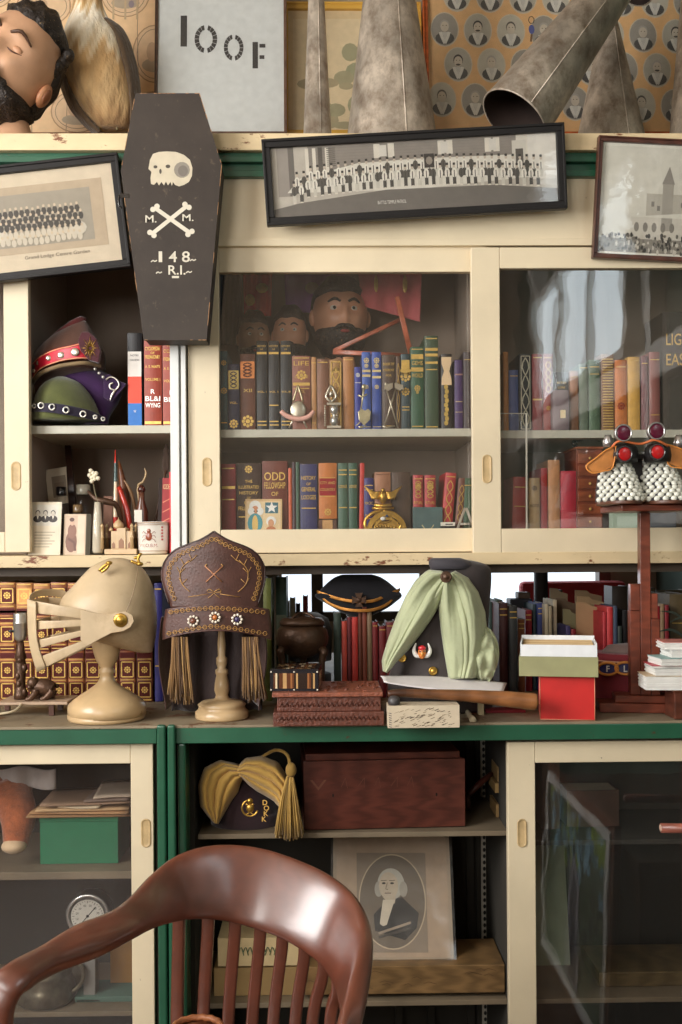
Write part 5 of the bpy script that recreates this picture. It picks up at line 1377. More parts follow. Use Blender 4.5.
def up_horn(label, pxc, rpx, top_px, top_r, top_py, Y, seam=True):
    q = at(pxc, 130, Y); q.z = zT + .0025; t_ = at(top_px, top_py, Y)
    horn(label, (q, t_), (rpx * kx(Y), top_r * kx(Y)), Y=Y, seam=seam)
up_horn('tall slim tin horn standing upright beside the IOOF sign', 317.5, 15.5, 315.5, 4, -90, 2.92)
up_horn('widest tin horn standing upright behind the long panorama', 392, 48.5, 388, 17, -70, 2.93)
up_horn('pointed tin cone standing under the raised end of the tilted horn', 610.5, 42.5, 609.5, 5, 8, 3.05)
up_horn('dark tin cone cut by the frame edge beside the pointed tin cone', 700, 34, 694, 8, -60, 3.06)
# tilted horn, mouth to the lower left
p0 = at(514, 119, 2.745); p1 = at(632, -38, 2.84); d = (p1 - p0).normalized()
horn('large dented tin horn lying tilted with its dark mouth toward the case', (p0, p1), (.096, .052), Y=2.85)
A_ = at(592, 6, 2.80); B_ = at(640, -40, 2.84)
r = thing('horn_hook', 'black iron hook holding the tilted horn at upper frame edge', 'hook', at(604, 12, 2.83))
b = MB(); b.tube([at(596, 14, 2.80), at(602, 8, 2.79), at(610, 6, 2.79), at(620, 8, 2.80), at(624, 2, 2.82), at(618, -8, 2.84), at(606, -10, 2.84)], [.004, .007, .006, .008, .005, .004, .003], sr(44, 38, 34), 8, 4); b.build('iron', 'gloss', r)
p0 = at(618, 6, 2.80); p1 = at(660, -50, 2.9)
horn('dark tin horn mouth at upper frame edge above the pointed cone', (at(636, -12, 2.98), at(690, -80, 3.08)), (.055, .02), Y=2.85, seam=False)

# carved reclining head
r = thing('carved_bust', 'carved bearded head with closed eyes lying on its side, upper corner', 'carved head', Vector((at(10, 130, 2.90).x, 2.90, zT)))
Yc = 2.84; SK = sr(206, 160, 126); c0 = at(13, 69, Yc); k = kx(Yc)
Rh = Matrix.Translation(c0) @ Matrix.Rotation(math.radians(32), 4, 'Y') @ Matrix.Rotation(math.radians(-5), 4, 'Z')
W, D, H = 40 * k, 46 * k, 62 * k
def facef(d):
    x, y, z = d; q = Vector(d); q.x *= 1 - .2 * max(0, -z)
    if y < 0:
        fr = -y
        q.y -= .30 * math.exp(-(x / .12) ** 2) * math.exp(-((z + .10) / .24) ** 2) * fr
        for s in (-1, 1):
            q.y += .10 * math.exp(-((x - s * .36) / .2) ** 2 - ((z - .14) / .12) ** 2) * fr
            q.y -= .05 * math.exp(-((x - s * .36) / .15) ** 2 - ((z - .13) / .05) ** 2) * fr
            q.y -= .09 * math.exp(-((x - s * .36) / .26) ** 2 - ((z - .34) / .07) ** 2) * fr
            q.y -= .08 * math.exp(-((x - s * .48) / .2) ** 2 - ((z + .15) / .2) ** 2) * fr
    return q
b = MB(Rh); b.ell((0, 0, 0), (W, D, H), SK, 54, 44, facef)
b.build('face', 'skin_wax', r)

for _ in (0,):
    b = MB(Rh)
    b.ell((W * 1.04, D * .02, -H * .12), (W * .12, W * .26, H * .20), sr(196, 138, 100), 14, 10); b.ell((W * 1.12, D * -.02, -H * .12), (W * .06, W * .14, H * .13), sr(150, 96, 66), 12, 8); b.build('ear', 'skin_wax', r); b = MB(Rh); b.ell((-W * .99, D * .12, -H * .12), (W * .1, W * .24, H * .2), sr(196, 138, 100), 14, 10)
    b.build('ear', 'skin_wax', r)
b = MB(Rh)
for s in (-1, 1):
    b.ell((s * W * .36, -D * .80, H * .13), (W * .19, W * .11, H * .075), sr(196, 146, 112), 16, 10)
b.build('eyelids', 'skin_wax', r)
b = MB(Rh)
for s in (-1, 1):
    b.tube([(s * W * .18, -D * .93, H * .09), (s * W * .36, -D * .915, H * .06), (s * W * .56, -D * .80, H * .10)], [W * .01, W * .022, W * .01], sr(90, 56, 40), 8, 3)
    b.tube([(s * W * .14, -D * .98, H * .30), (s * W * .36, -D * .96, H * .39), (s * W * .62, -D * .76, H * .30)], [W * .03, W * .05, W * .02], sr(84, 58, 42), 8, 3)
b.build('brows_and_lashes', 'skin_wax', r)
b = MB(Rh); b.ell((W * .06, -D * 1.16, -H * .40), (W * .30, W * .12, H * .07), sr(206, 70, 66), 14, 8); b.build('mouth', 'skin_wax', r)
HB = sr(40, 32, 27)
def hf(d):
    q = Vector(d) * (1.08 + .05 * math.sin(13 * d.x + 6 * d.z) * math.sin(9 * d.y + 8 * d.z))
    if d.y < .02 and d.z < .62: q = q * .85
    if d.z < -.5: q = q * .8
    return q
b = MB(Rh); b.ell((0, D * .05, H * .05), (W, D, H), HB, 60, 44, hf)
for i in range(9):
    a = .55 + i * .2
    b.ell((W * .98 * math.sin(a) if False else W * (.96 - .03 * i), D * (.12 + .03 * math.sin(i * 2)), H * (.55 - i * .115) + H * .1), (W * .14, W * .2, H * .12), HB, 12, 9)
b.build('hair', 'hair', r)
b = MB(Rh)
def bf(d):
    q = Vector(d) * (1.10 + .05 * math.sin(16 * d.x) * math.sin(14 * d.z + 3 * d.y))
    if d.z > -.26 - .1 * abs(d.x): q = q * .8
    return q
b.ell((0, -D * .02, -H * .08), (W * .98, D * 1.02, H * .98), HB, 60, 48, bf)
for s in (-1, 1): b.tube([(0, -D * 1.16, -H * .32), (s * W * .28, -D * 1.06, -H * .32), (s * W * .52, -D * .82, -H * .46)], [W * .07, W * .09, W * .04], HB, 10, 4)
b.build('beard', 'hair', r)
q = at(6, 118, Yc + .02); b = MB(); b.lathe([(34 * k, zT), (30 * k, zT + 10 * k), (24 * k, zT + 30 * k), (20 * k, zT + 44 * k)], q.x, q.y, SK, 30, sy=.8); b.build('neck', 'skin_wax', r)

# ------------------------------------------------------------------ stuffed bird
Yb_ = 3.0; r = thing('stuffed_bird', 'stuffed bird with buff white breast and brown wings, perched on case top', 'bird', Vector((at(108, 130, Yb_).x, Yb_, zT)))
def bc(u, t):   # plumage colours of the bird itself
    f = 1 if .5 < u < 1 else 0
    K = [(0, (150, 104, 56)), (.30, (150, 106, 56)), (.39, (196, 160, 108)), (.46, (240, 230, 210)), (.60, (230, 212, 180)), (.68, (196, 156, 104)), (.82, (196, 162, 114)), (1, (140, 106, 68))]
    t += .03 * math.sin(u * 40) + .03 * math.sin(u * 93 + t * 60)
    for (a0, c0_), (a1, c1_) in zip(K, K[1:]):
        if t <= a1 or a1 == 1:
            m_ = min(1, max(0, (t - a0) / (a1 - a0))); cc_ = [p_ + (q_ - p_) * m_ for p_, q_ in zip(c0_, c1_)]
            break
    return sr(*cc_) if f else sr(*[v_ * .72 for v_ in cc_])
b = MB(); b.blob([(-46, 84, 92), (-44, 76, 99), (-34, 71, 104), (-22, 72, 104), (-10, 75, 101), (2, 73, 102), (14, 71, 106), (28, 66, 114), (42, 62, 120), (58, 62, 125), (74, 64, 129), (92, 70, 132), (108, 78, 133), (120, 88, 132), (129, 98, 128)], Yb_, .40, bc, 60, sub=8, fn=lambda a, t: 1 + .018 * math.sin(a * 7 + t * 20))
b.build('body', 'feather', r)
for s in (1, -1):
    b = MB()
    if s > 0: pr = [((104, 18), (112, 22)), ((114, 30), (122, 30)), ((120, 46), (129, 44)), ((125, 64), (135, 64)), ((129, 84), (139, 84)), ((131, 104), (140, 102)), ((130, 122), (138, 120))]
    else: pr = [((63, 50), (60, 52)), ((64, 70), (60, 70)), ((70, 90), (64, 90)), ((79, 108), (72, 108)), ((90, 122), (83, 122)), ((100, 132), (94, 133))]
    b.ribbon([(at(a, c_, Yb_ - .035), at(e, f, Yb_ + .045)) for (a, c_), (e, f) in pr], [.012, .02, .026, .026, .022, .018, .01][:len(pr)], sr(84, 64, 42), sub=5, seg=14, pw=2.2); b.build('wing', 'feather', r)
b = MB()
for i in range(6): b.ribbon([(at(96 + i * 5, 112, Yb_ + .03), at(101 + i * 5, 112, Yb_ + .03)), (at(97 + i * 6, 132, Yb_ + .02 + .002 * i), at(103 + i * 6, 132, Yb_ + .02 + .002 * i))], .004, sr(104, 82, 58), sub=2)
b.build('tail_feathers', 'feather', r)
b = MB(); A_ = at(86, -30, Yb_ - .06); b.tube([at(87, -34, Yb_ - .03), at(85, -31, Yb_ - .07), at(82, -26, Yb_ - .09)], [.012, .009, .001], sr(60, 52, 46), 10, 3); b.build('beak', 'gloss', r)
b = MB()
for s in (-1, 1):
    b.tube([at(108 + s * 9, 124, Yb_ - .01), at(108 + s * 9, 130, Yb_ - .012)], .004, sr(120, 104, 70), 8)
    for t_ in (-6, 0, 6): q = at(108 + s * 9, 131, Yb_ - .012); b.tube([(q.x, q.y, zT + .004), (q.x + t_ * .002, q.y - .03, zT + .003)], [.003, .0015], sr(120, 104, 70), 6)
b.build('feet', 'paint', r)
# ------------------------------------------------------------------ on the worktop
z0 = zW + .0008
def gy(px, py): return on_z(px, py, zW).y


def lathe_px(b, cx, Y, rows, c, seg=36, sy=1.0):
    """turned body: rows of (half width px, py), centre column cx, at distance Y"""
    k = kx(Y); b.lathe([(r_ * k, at(cx, py, Y).z) for r_, py in rows], at(cx, rows[-1][1], Y).x, Y, c, seg, sy=sy)


# leather set of encyclopaedias behind the knight helmet
LB, TAN, MAR = sr(120, 62, 34), sr(204, 142, 84), sr(84, 28, 24)
def spine(i):
    g = [('b', .985, .008), ('B', .82, .955, MAR if i % 4 != 1 else TAN), ('r', .83, .945), ('o', .89, .28), ('b', .80, .006), ('B', .73, .785, MAR), ('B', .745, .765, GOLD), ('B', .67, .715, MAR), ('b', .70, .008), ('b', .66, .006),
         ('B', .50, .64, MAR), ('r', .51, .63), ('o', .57, .26), ('b', .48, .006), ('B', .43, .47, MAR), ('b', .45, .008), ('B', .37, .415, MAR), ('b', .36, .006), ('B', .20, .345, MAR), ('r', .21, .335), ('o', .27, .26), ('b', .185, .006), ('B', .03, .17, MAR), ('r', .04, .16), ('o', .10, .26), ('b', .015, .01)]
    return g
SETC = [sr(176, 112, 60), sr(190, 126, 70), sr(196, 134, 80), sr(150, 84, 46), sr(170, 100, 54), sr(130, 70, 40), sr(120, 64, 38), sr(140, 78, 44), sr(112, 58, 34)]
SETL = ['tan and maroon gilt volume at left end of the leather set', 'tan gilt volume with plain upper panel right above the lamp socket', 'tan gilt volume behind the front bars of the knight visor',
        'brown gilt volume behind the middle of the knight visor', 'tan gilt volume directly behind the bear figurine', 'brown gilt volume left of the helmet stand stem', 'brown gilt volume behind the helmet stand stem',
        'brown gilt volume right of the helmet stand stem', 'dark brown gilt volume beside the tall violet book']
for i in range(9):
    x0 = -.5 + i * 17.1; book(x0, x0 + 16.6, 582 + (i % 3) * .6, z0, 2.77, SETC[i], SETL[i], spine(i), depth=.17, group='gilt leather bound set', mtl='leather')
book(154.5, 162.5, 583, z0, 2.77, sr(44, 40, 110), 'tall violet blue book between the leather set and brown crown', [('b', .95), ('b', .3)], depth=.16)
book(263.5, 271.5, 578, z0, 2.76, sr(104, 108, 50), 'tall olive book with bare spine beside the brown crown', [], depth=.16)
book(276, 287, 577, z0, 2.86, sr(84, 104, 92), 'tall grey green folder with paper label behind the bronze pot', [('B', .5, .68, sr(150, 160, 140))], depth=.14)

# small lamp with bear
r = thing('bear_lamp', 'small bronze table lamp base with bare chrome socket and brown bear', 'lamp', Vector((at(36, 705, 2.62).x, 2.62, z0)))
Yl = 2.60; zb = at(36, 699, Yl).z; k = kx(Yl)
b = MB(); b.box(at(-2, 0, Yl).x, at(68, 0, Yl).x, Yl - .055, Yl + .06, zb - .007, zb, sr(176, 150, 126)); b.build('base_plate', 'paint', r, bev=.002)
for (a, y_) in ((2, -.04), (56, -.04), (56, .045), (2, .045)):
    q = at(a, 700, Yl); b = MB(); b.box(q.x - .006, q.x + .006, Yl + y_ - .006, Yl + y_ + .006, z0, zb - .007, sr(84, 50, 36)); b.build('foot', 'dark_wood', r)
b = MB(); lathe_px(b, 20.5, Yl, [(6.5, 699), (7, 694), (5, 688), (4.5, 682), (5.5, 664), (4.5, 660), (6, 658), (4, 650), (3.2, 641)], (1, 1, 1), 20)
for i in range(5): b.ell(at(20.5 + 4 * math.cos(i * 2), 692 - i * 8, Yl - .008), (3 * k, 3 * k, 4 * k), (1, 1, 1), 10, 8)
b.build('bronze_trunk', 'bronze', r)
b = MB(); lathe_px(b, 20.5, Yl, [(3.5, 641), (5.5, 639), (6.9, 635), (6.9, 624), (7.3, 623.5), (7.3, 622), (6.8, 621.5), (6.8, 614), (6, 613), (5.4, 613), (5, 618)], sr(226, 226, 226), 30)
s_ = b.build('socket', 'steel', r)
b = MB(); A_ = at(14, 631, Yl - .006); b.tube([A_, A_ + Vector((-.012, -.004, 0))], .0035, BLACK, 10); b.build('switch_knob', 'gloss', s_)
b = MB(); K = [at(a, c_, Yl - .01) for a, c_ in ((53, 690), (45, 687), (36, 686), (32, 680))]
b.tube(K, [.018, .022, .020, .013], (1, 1, 1), 16, 4)
b.ell(at(33, 683, Yl - .02), (.015, .014, .015), (1, 1, 1), 14, 10); b.ell(at(30, 687, Yl - .03), (.007, .009, .006), (1, 1, 1), 10, 8)
for s in (-1, 1): b.ell(at(34, 678, Yl - .018 + s * .008), (.004, .003, .004), (1, 1, 1), 8, 6)
for (a, e, y_) in ((36, 33, -.025), (40, 38, .01), (52, 47, -.02), (53, 52, .012)):
    q = at(e, 698, Yl); b.tube([at(a, 690, Yl + y_), at((a + e) / 2, 694, Yl + y_ - .002), (q.x, Yl + y_ - .004, zb + .004), (q.x - .010, Yl + y_ - .006, zb + .004)], [.011, .009, .007, .006], (1, 1, 1), 10, 2)
b.ell(at(57, 686, Yl), (.006, .006, .006), (1, 1, 1), 8, 6)
b.build('bear', 'bronze', r)
b = MB(); A_ = at(21, 700, Yl); b.tube([Vector((A_.x, Yl - .03, zb - .010)), at(21, 705, 2.53), at(14, 711, 2.49), at(0, 714, 2.47), at(-20, 716, 2.46)], .0032, sr(214, 200, 170), 8, 4); b.build('cord', 'gloss', r)

# knight helmet on turned ivory stand
Yk_ = 2.50; r = thing('turned_stand', 'ivory turned wooden stand with round foot below the knight helmet', 'stand', Vector((at(106.5, 715, Yk_).x, Yk_, z0)))
b = MB(); rows = [(38, 715), (38.5, 709), (38, 704), (33, 699), (26, 694), (18, 689), (11, 684), (8.5, 681), (7, 678), (6.5, 674), (8, 672.5), (8, 670), (6, 668), (7.5, 665), (10.5, 660), (13, 652), (15, 643), (16, 635), (15, 622)]
q = at(106.5, 714, Yk_); lathe_px(b, 106.5, Yk_, rows, (1, 1, 1), 44)
b.v = [Vector((p.x, p.y, max(p.z, z0))) for p in b.v]; b.lathe([(37 * kx(Yk_), z0), (38 * kx(Yk_), z0 + .004), (38 * kx(Yk_), q.z + .002)], q.x, Yk_, (1, 1, 1), 44)
b.build('turned_wood', 'ivory_paint', r)
r = thing('knight_helmet', 'pale pasteboard knight helmet with slotted visor and brass hinge, on ivory stand', 'helmet', at(108, 650, Yk_))
Yh2 = 2.50
b = MB(); b.blob([(558.5, 112, 121), (560, 106, 128), (563, 99, 134), (568, 91, 141), (576, 83, 147), (586, 74, 151.5), (597, 64, 154), (610, 60, 155.5), (622, 62, 156), (632, 74, 155.5), (640, 96, 154.5), (647, 120, 153), (652, 140, 151.5)], Yh2, .42, (1, 1, 1), 48, sub=4)
b.f = b.f[:-1]; b.c = b.c[:-1]; b.s = b.s[:-1]; b.m = b.m[:-1]
b.build('skull', 'helmet_card', r, solid=.003)
hw = .088
b = MB(); b.tube([at(138, 567, Yh2 - hw * .55), at(136, 582, Yh2 - hw * .95), at(131, 600, Yh2 - hw * 1.12), at(125, 614, Yh2 - hw * 1.16)], .0011, sr(140, 118, 90), 6, 4); b.build('seam', 'paint', r)
def vis(top, bot, th=.004):   # a bar of the visor wrapping round the front
    (tx0, ty0), (tx1, ty1) = top; (bx0, by0), (bx1, by1) = bot
    near = Yh2 - hw - .014; far = Yh2 + hw + .006
    L_ = []
    for f, y in ((0, near), (.35, near - .004), (.7, near + .004), (.93, near + .018), (1.0, near + .036)):
        L_.append((at(tx1 + (tx0 - tx1) * f, ty1 + (ty0 - ty1) * f, y), at(bx1 + (bx0 - bx1) * f, by1 + (by0 - by1) * f, y)))
    R_ = [(Vector((a.x, 2 * Yh2 - a.y - .008, a.z)), Vector((c_.x, 2 * Yh2 - c_.y - .008, c_.z))) for a, c_ in reversed(L_)]
    return L_ + R_
for i, (top, bot) in enumerate((([(30, 600), (86, 610)], [(33, 613), (84, 619)]), ([(33, 621), (83, 620)], [(33, 630), (84, 626)]), ([(33, 641), (83, 630)], [(34, 650), (85, 635)]), ([(34, 659), (85, 640)], [(39, 671), (90, 645)]))):
    b = MB(); b.ribbon(vis(top, bot), .0035, (1, 1, 1), sub=5, seg=12, pw=6); b.build('visor_bar', 'helmet_card', r)
b = MB(); near = Yh2 - hw - .014
b.ribbon([(at(27.5, 599, near + .020), at(36, 602, near + .006)), (at(29, 640, near + .020), at(37.5, 641, near + .006)), (at(37, 672, near + .020), at(46, 668, near + .006))], .004, (1, 1, 1), sub=4, seg=14, pw=8)
b.build('visor_front_strip', 'helmet_card', r)
b = MB(); vp = [(81, 609), (96, 613), (112, 614), (126, 611), (133, 615), (134.5, 621), (131, 627), (124, 631), (112, 633), (100, 639), (88, 646), (81, 640)]
b.prism([(at(a, c_, near).x, at(a, c_, near).z) for a, c_ in vp], near - .005, near - .001)
b.build('visor_side_plate', 'helmet_card', r, bev=.0012)
b = MB(); b.ribbon([(at(29, 602, near + .03), at(30, 606, near + .03)), (at(31, 594, near + .08), at(32, 600, near + .08)), (at(42, 589.5, near + .13), at(42, 596, near + .13)), (at(62, 590, near + .17), at(62, 598, near + .17)), (at(82, 600, near + .18), at(82, 608, near + .18))], .003, (1, 1, 1), sub=5, pw=6); b.build('visor_top_lip', 'helmet_card', r)
b = MB(); q = at(121, 620, near); Mr = Matrix.Translation(q + Vector((0, -.005, 0))) @ Matrix.Rotation(PI / 2, 4, 'X'); k = kx(near)
b.lathe([(6.8 * k, 0), (7 * k, .002), (6 * k, .004), (5.2 * k, .0035), (4.5 * k, .006), (2 * k, .0085), (.1 * k, .009)], 0, 0, seg=28, M=Mr); b.build('brass_hinge', 'brass', r)
for pts, nm in ((((99, 571), (104, 566), (109, 564), (106, 569), (101, 572)), 'brass_ornament'), (((131, 561), (136, 563), (140, 565), (138, 559), (141, 553), (138, 557), (134, 558)), 'brass_crest_holder')):
    b = MB(); b.tube([at(a, c_, Yh2 - (.075 if pts[0][0] < 110 else .05)) for a, c_ in pts], .0035, seg=8, sub=3); b.ell(at(pts[2][0], pts[2][1] - 1, Yh2 - (.08 if pts[0][0] < 110 else .055)), (.008, .006, .005), (1, 1, 1), 10, 8); b.build(nm, 'brass', r)

# brown embroidered crown on a stand
Ym2 = 2.50; GT = sr(186, 140, 78)
r = thing('turned_stand', 'slender cream turned stand with ringed foot under the brown crown', 'stand', Vector((at(222, 715, Ym2).x, Ym2, z0)))
b = MB(); q = at(222, 714, Ym2); k = kx(Ym2); zq = lambda py: at(222, py, Ym2).z
b.lathe([(26 * k, z0), (26.5 * k, z0 + .003), (26.5 * k, zq(711)), (24 * k, zq(709)), (23 * k, zq(706)), (24 * k, zq(704)), (20 * k, zq(701)), (10 * k, zq(699.5)), (7 * k, zq(698)), (6 * k, zq(695)), (7.5 * k, zq(690)), (7 * k, zq(683)), (5.5 * k, zq(675)), (6.5 * k, zq(673)), (6.5 * k, zq(670)), (4 * k, zq(668)), (5.5 * k, zq(663)), (5.5 * k, zq(658)), (3.6 * k, zq(656)), (4.2 * k, zq(645)), (3.2 * k, zq(632)), (3 * k, zq(590))], q.x, Ym2, (1, 1, 1), 36)
b.build('turned_wood', 'ivory_paint', r)
r = thing('embroidered_crown', 'tall brown leather crown with gold embroidery, jewelled band and hanging fringes', 'crown headdress', at(215, 640, Ym2))
BRN = sr(80, 50, 42)
# curved front panel: outline in picture columns/rows, wrapped on a cylinder
def wrap(px, py, d=0.0, R_=60.0):
    a = (px - 214) / R_; a = max(-1.2, min(1.2, a)); return at(px, py, Ym2 - .095 + .10 * (1 - math.cos(a)) - d)
def panel(outl, c, m, name, thick=.004, d=0.0, parent=None):
    """outl: list of (px left, px right, py)"""
    def fn(u, v):
        i = v * (len(outl) - 1); j = min(int(i), len(outl) - 2); t = i - j
        l = outl[j][0] * (1 - t) + outl[j + 1][0] * t; r_ = outl[j][1] * (1 - t) + outl[j + 1][1] * t; py = outl[j][2] * (1 - t) + outl[j + 1][2] * t
        sag = outl[j][3] * (1 - t) + outl[j + 1][3] * t if len(outl[0]) > 3 else 0
        return wrap(l + (r_ - l) * u, py + sag * (2 * u - 1) ** 2, d)
    b = MB(); b.grid(fn, 30, 34, c); return b.build(name, m, parent, solid=thick)
panel([(213.5, 214.5, 531.5), (208, 220, 535), (200, 228, 540), (189, 240, 545), (176, 252, 550), (168, 259, 556), (163.5, 263, 563), (161, 265, 572), (161.5, 265, 580), (164, 263, 588), (167, 261, 595), (170, 259, 602), (171, 258, 608)], BRN, 'leather', 'front_panel', .004, 0, r)
b = MB(); edge = [(214, 531.5), (228, 540), (252, 550), (263, 563), (265, 576), (263, 588), (258, 604)]
for sg in (1, -1): b.tube([wrap(214 + sg * (a - 214) * (1 if sg > 0 else 1.02), c_, .001) for a, c_ in edge], .0022, sr(54, 34, 30), 8, 4)
b.build('edge_binding', 'leather', r)
panel([(166, 269, 605, 4), (165, 270, 612, 4), (163.5, 271, 620, 5), (163, 271.5, 628, 6), (163, 271.5, 631, 9)], BRN, 'leather', 'band', .005, .006, r)
def stitch(pts, rad=.0012, c=GT, d=.004, sub=1): e_.tube([wrap(a, c_, d) for a, c_ in pts], rad, c, 5, sub)
e_ = MB()
def loops(path, n, rr=2.1, d=.004):
    L_ = [math.hypot(path[i + 1][0] - path[i][0], path[i + 1][1] - path[i][1]) for i in range(len(path) - 1)]; tot = sum(L_)
    for i in range(n):
        s_ = tot * (i + .5) / n; j = 0
        while s_ > L_[j] and j < len(L_) - 1: s_ -= L_[j]; j += 1
        t = s_ / L_[j]; x = path[j][0] * (1 - t) + path[j + 1][0] * t; y = path[j][1] * (1 - t) + path[j + 1][1] * t
        stitch([(x + rr * math.cos(q * PI / 4), y + rr * math.sin(q * PI / 4)) for q in range(9)], .0008, GT, d)
    stitch(path, .0006, GT, d)
inn = [(214, 538), (226, 545), (248, 554), (258, 565), (260, 577), (257, 590), (253, 601)]
for sg in (1, -1): loops([(214 + sg * (a - 214), c_) for a, c_ in inn], 17)
bandT = [(168, 612.5), (190, 609.5), (214, 608), (238, 609.5), (266, 612.5)]; bandB = [(166, 634), (190, 629), (214, 626), (238, 629), (268, 634)]
loops(bandT, 17, 2.0, .013); loops(bandB, 17, 2.0, .013)
wr_ = [(190, 592), (182, 584), (180, 573), (184, 565), (192, 560)]
for sg in (1, -1):
    p_ = [(214 + sg * (a - 214), c_) for a, c_ in wr_]; stitch(p_, .0009, GT, .004, 3)
    for (a, c_) in p_[1:]:
        stitch([(a, c_), (a + sg * 5, c_ - 5)], .0008); stitch([(a, c_), (a - sg * 3, c_ - 6)], .0008)
    stitch([(214, 592), (214 + sg * 5, 589), (214 + sg * 7, 592), (214, 593), (214 + sg * 6, 598)], .0009, GT, .004, 2)
    stitch([(214 + sg * 6, 594), (214 + sg * 26, 597)], .0008)
for sg in (1, -1): stitch([(214 - sg * 9, 566), (214 + sg * 8, 582)], .0016, sr(176, 120, 84)); stitch([(214 - sg * 9, 566), (214 - sg * 7, 564)], .0012)
e_.build('gold_embroidery', 'print', r)
for (a, c_, cc) in ((193, 621, sr(120, 70, 50)), (215, 617.5, sr(190, 110, 50)), (237, 619.5, sr(60, 50, 90))):
    b = MB(); q = wrap(a, c_, .016); k = kx(2.4); b.ell(q, (2.6 * k, .004, 2.6 * k), cc, 12, 8)
    for i in range(9):
        t = i * 2 * PI / 9; b.ell((q.x + math.cos(t) * 4.6 * k, q.y + .001, q.z + math.sin(t) * 4.6 * k), (1.5 * k, .003, 1.5 * k), sr(226, 214, 196), 8, 6)
    b.build('jewel_rosette', 'gloss', r)
# cloth skirt behind and at the sides
b = MB()
def sk(u, v):
    a = PI * (1.05 * u - .025) ; rx = (50 + 5 * math.sin(PI * min(1, v * 1.1))) - 4 * v; x = 214 - rx * math.cos(a) ; py = 616 + v * (92 - 12 * math.sin(a) ** 2)
    yy = Ym2 - .03 + .14 * math.sin(a) + .006 * math.sin(u * 40 + v * 3)
    p = at(x, py, Ym2); p.y = yy; p.x *= 1; p.z = max(p.z, z0 + .006); return p
b.grid(sk, 60, 16, sr(74, 46, 40)); b.build('cloth_skirt', 'drape', r, solid=.002)
b = MB()
def inner(u, v):
    x = 172 + 90 * u; p = at(x, 628 + 84 * v, Ym2 + .05 + .012 * math.sin(u * 22) + .01 * math.sin(v * 6)); p.z = max(p.z, z0 + .01); return p
b.grid(inner, 40, 10, sr(44, 28, 26)); b.build('inner_lining', 'drape', r, solid=.002)
for (xa, xb, y0_, y1_) in ((180, 181, 637, 705), (250, 255, 637, 703)):
    b = MB(); rnd = random.Random(int(xa))
    for i in range(85):
        a = rnd.uniform(-7.5, 7.5); dd = rnd.uniform(-.008, .008); tw = rnd.uniform(-5, 5)
        x_ = lambda t: (xa + (xb - xa) * t) + a * (1 + .25 * t)
        cc = rnd.choice([sr(116, 84, 46), sr(160, 124, 72), sr(84, 58, 34), sr(130, 96, 54)])
        b.tube([at(x_(0), y0_, Ym2 - .075 + dd), at(x_(.4) + tw * .3, y0_ + (y1_ - y0_) * .4, Ym2 - .085 + dd), at(x_(1) + tw, y1_ - rnd.uniform(0, 12), Ym2 - .085 + dd)], [.0022, .0018, .0016], cc, 5, 2)
    b.build('gold_fringe', 'cloth', r)

# bronze pot with lid
Yp_ = 2.72; r = thing('bronze_pot', 'dark bronze lidded pot with animal feet behind the inlaid box', 'pot', Vector((at(302, 680, Yp_).x, Yp_, z0)))
b = MB(); lathe_px(b, 302, Yp_, [(10, 657), (19, 652), (25.5, 644), (26.5, 637), (25, 630), (21, 625)], (1, 1, 1), 36); b.build('bowl', 'bronze', r)
b = MB(); lathe_px(b, 302, Yp_, [(22, 625), (23, 622), (20, 618.5), (12, 617), (4, 616), (2.5, 613)], (1, 1, 1), 36); b.tube([at(291, 620, Yp_ - .03), at(296, 615, Yp_ - .02), at(304, 613, Yp_), at(312, 616, Yp_ - .01), at(316, 621, Yp_ - .02)], .004, seg=8, sub=3); b.build('lid', 'bronze', r)
for (a, y_) in ((283, -.03), (321, -.03), (302, .05)):
    b = MB(); q = at(a, 660, Yp_ + y_); b.tube([at(a + (2 if a < 302 else -2), 648, Yp_ + y_), at(a - (3 if a < 302 else -3), 652, Yp_ + y_ - .01), at(a - (1 if a < 302 else -1), 662, Yp_ + y_ - .01), (q.x, q.y - .01, z0 + .003)], [.008, .012, .008, .010], seg=10, sub=3); b.build('animal_foot', 'bronze', r)
b = MB(); lathe_px(b, 310, 2.86, [(21, 660), (22, 630), (18, 618), (8, 613)], sr(40, 30, 28), 24); b.v = [Vector((p.x, p.y, max(z0, p.z))) for p in b.v]; b.lathe([(21 * kx(2.86), z0), (21 * kx(2.86), z0 + .06)], at(310, 660, 2.86).x, 2.86, sr(40, 30, 28), 24)
tag(b.build('felt_hat_crown', 'velvet', None, Vector((at(310, 660, 2.86).x, 2.86, z0))), 'round dark felt hat block in shade behind the bronze pot', 'hat block').name = 'hat_block'

# carved box and inlaid box
q0 = on_z(275, 727, zW); Yx = q0.y; k = kx(Yx)
r = thing('carved_box', 'red brown carved wooden box with stepped base and floral lid', 'box', Vector((at(328, 725, Yx).x, Yx, z0)))
zA1 = at(328, 712, Yx).z; zA2 = at(328, 697, Yx).z; zA3 = at(328, 692.5, Yx).z; CW = sr(98, 54, 40); Xb = lambda p: at(p, 700, Yx).x
b = MB(); b.box(Xb(273), Xb(384), Yx, Yx + .19, z0, zA1, CW); b.build('base_tier', 'carved_wood', r, bev=.002)
b = MB(); b.box(Xb(277), Xb(381), Yx + .006, Yx + .185, zA1 + .0005, zA2 - .0005, CW); b.build('upper_tier', 'carved_wood', r, bev=.0015)
b = MB(); b.box(Xb(272), Xb(383), Yx - .002, Yx + .20, zA2, zA3, sr(140, 80, 58)); b.build('lid', 'carved_wood', r, bev=.002)
b = MB()
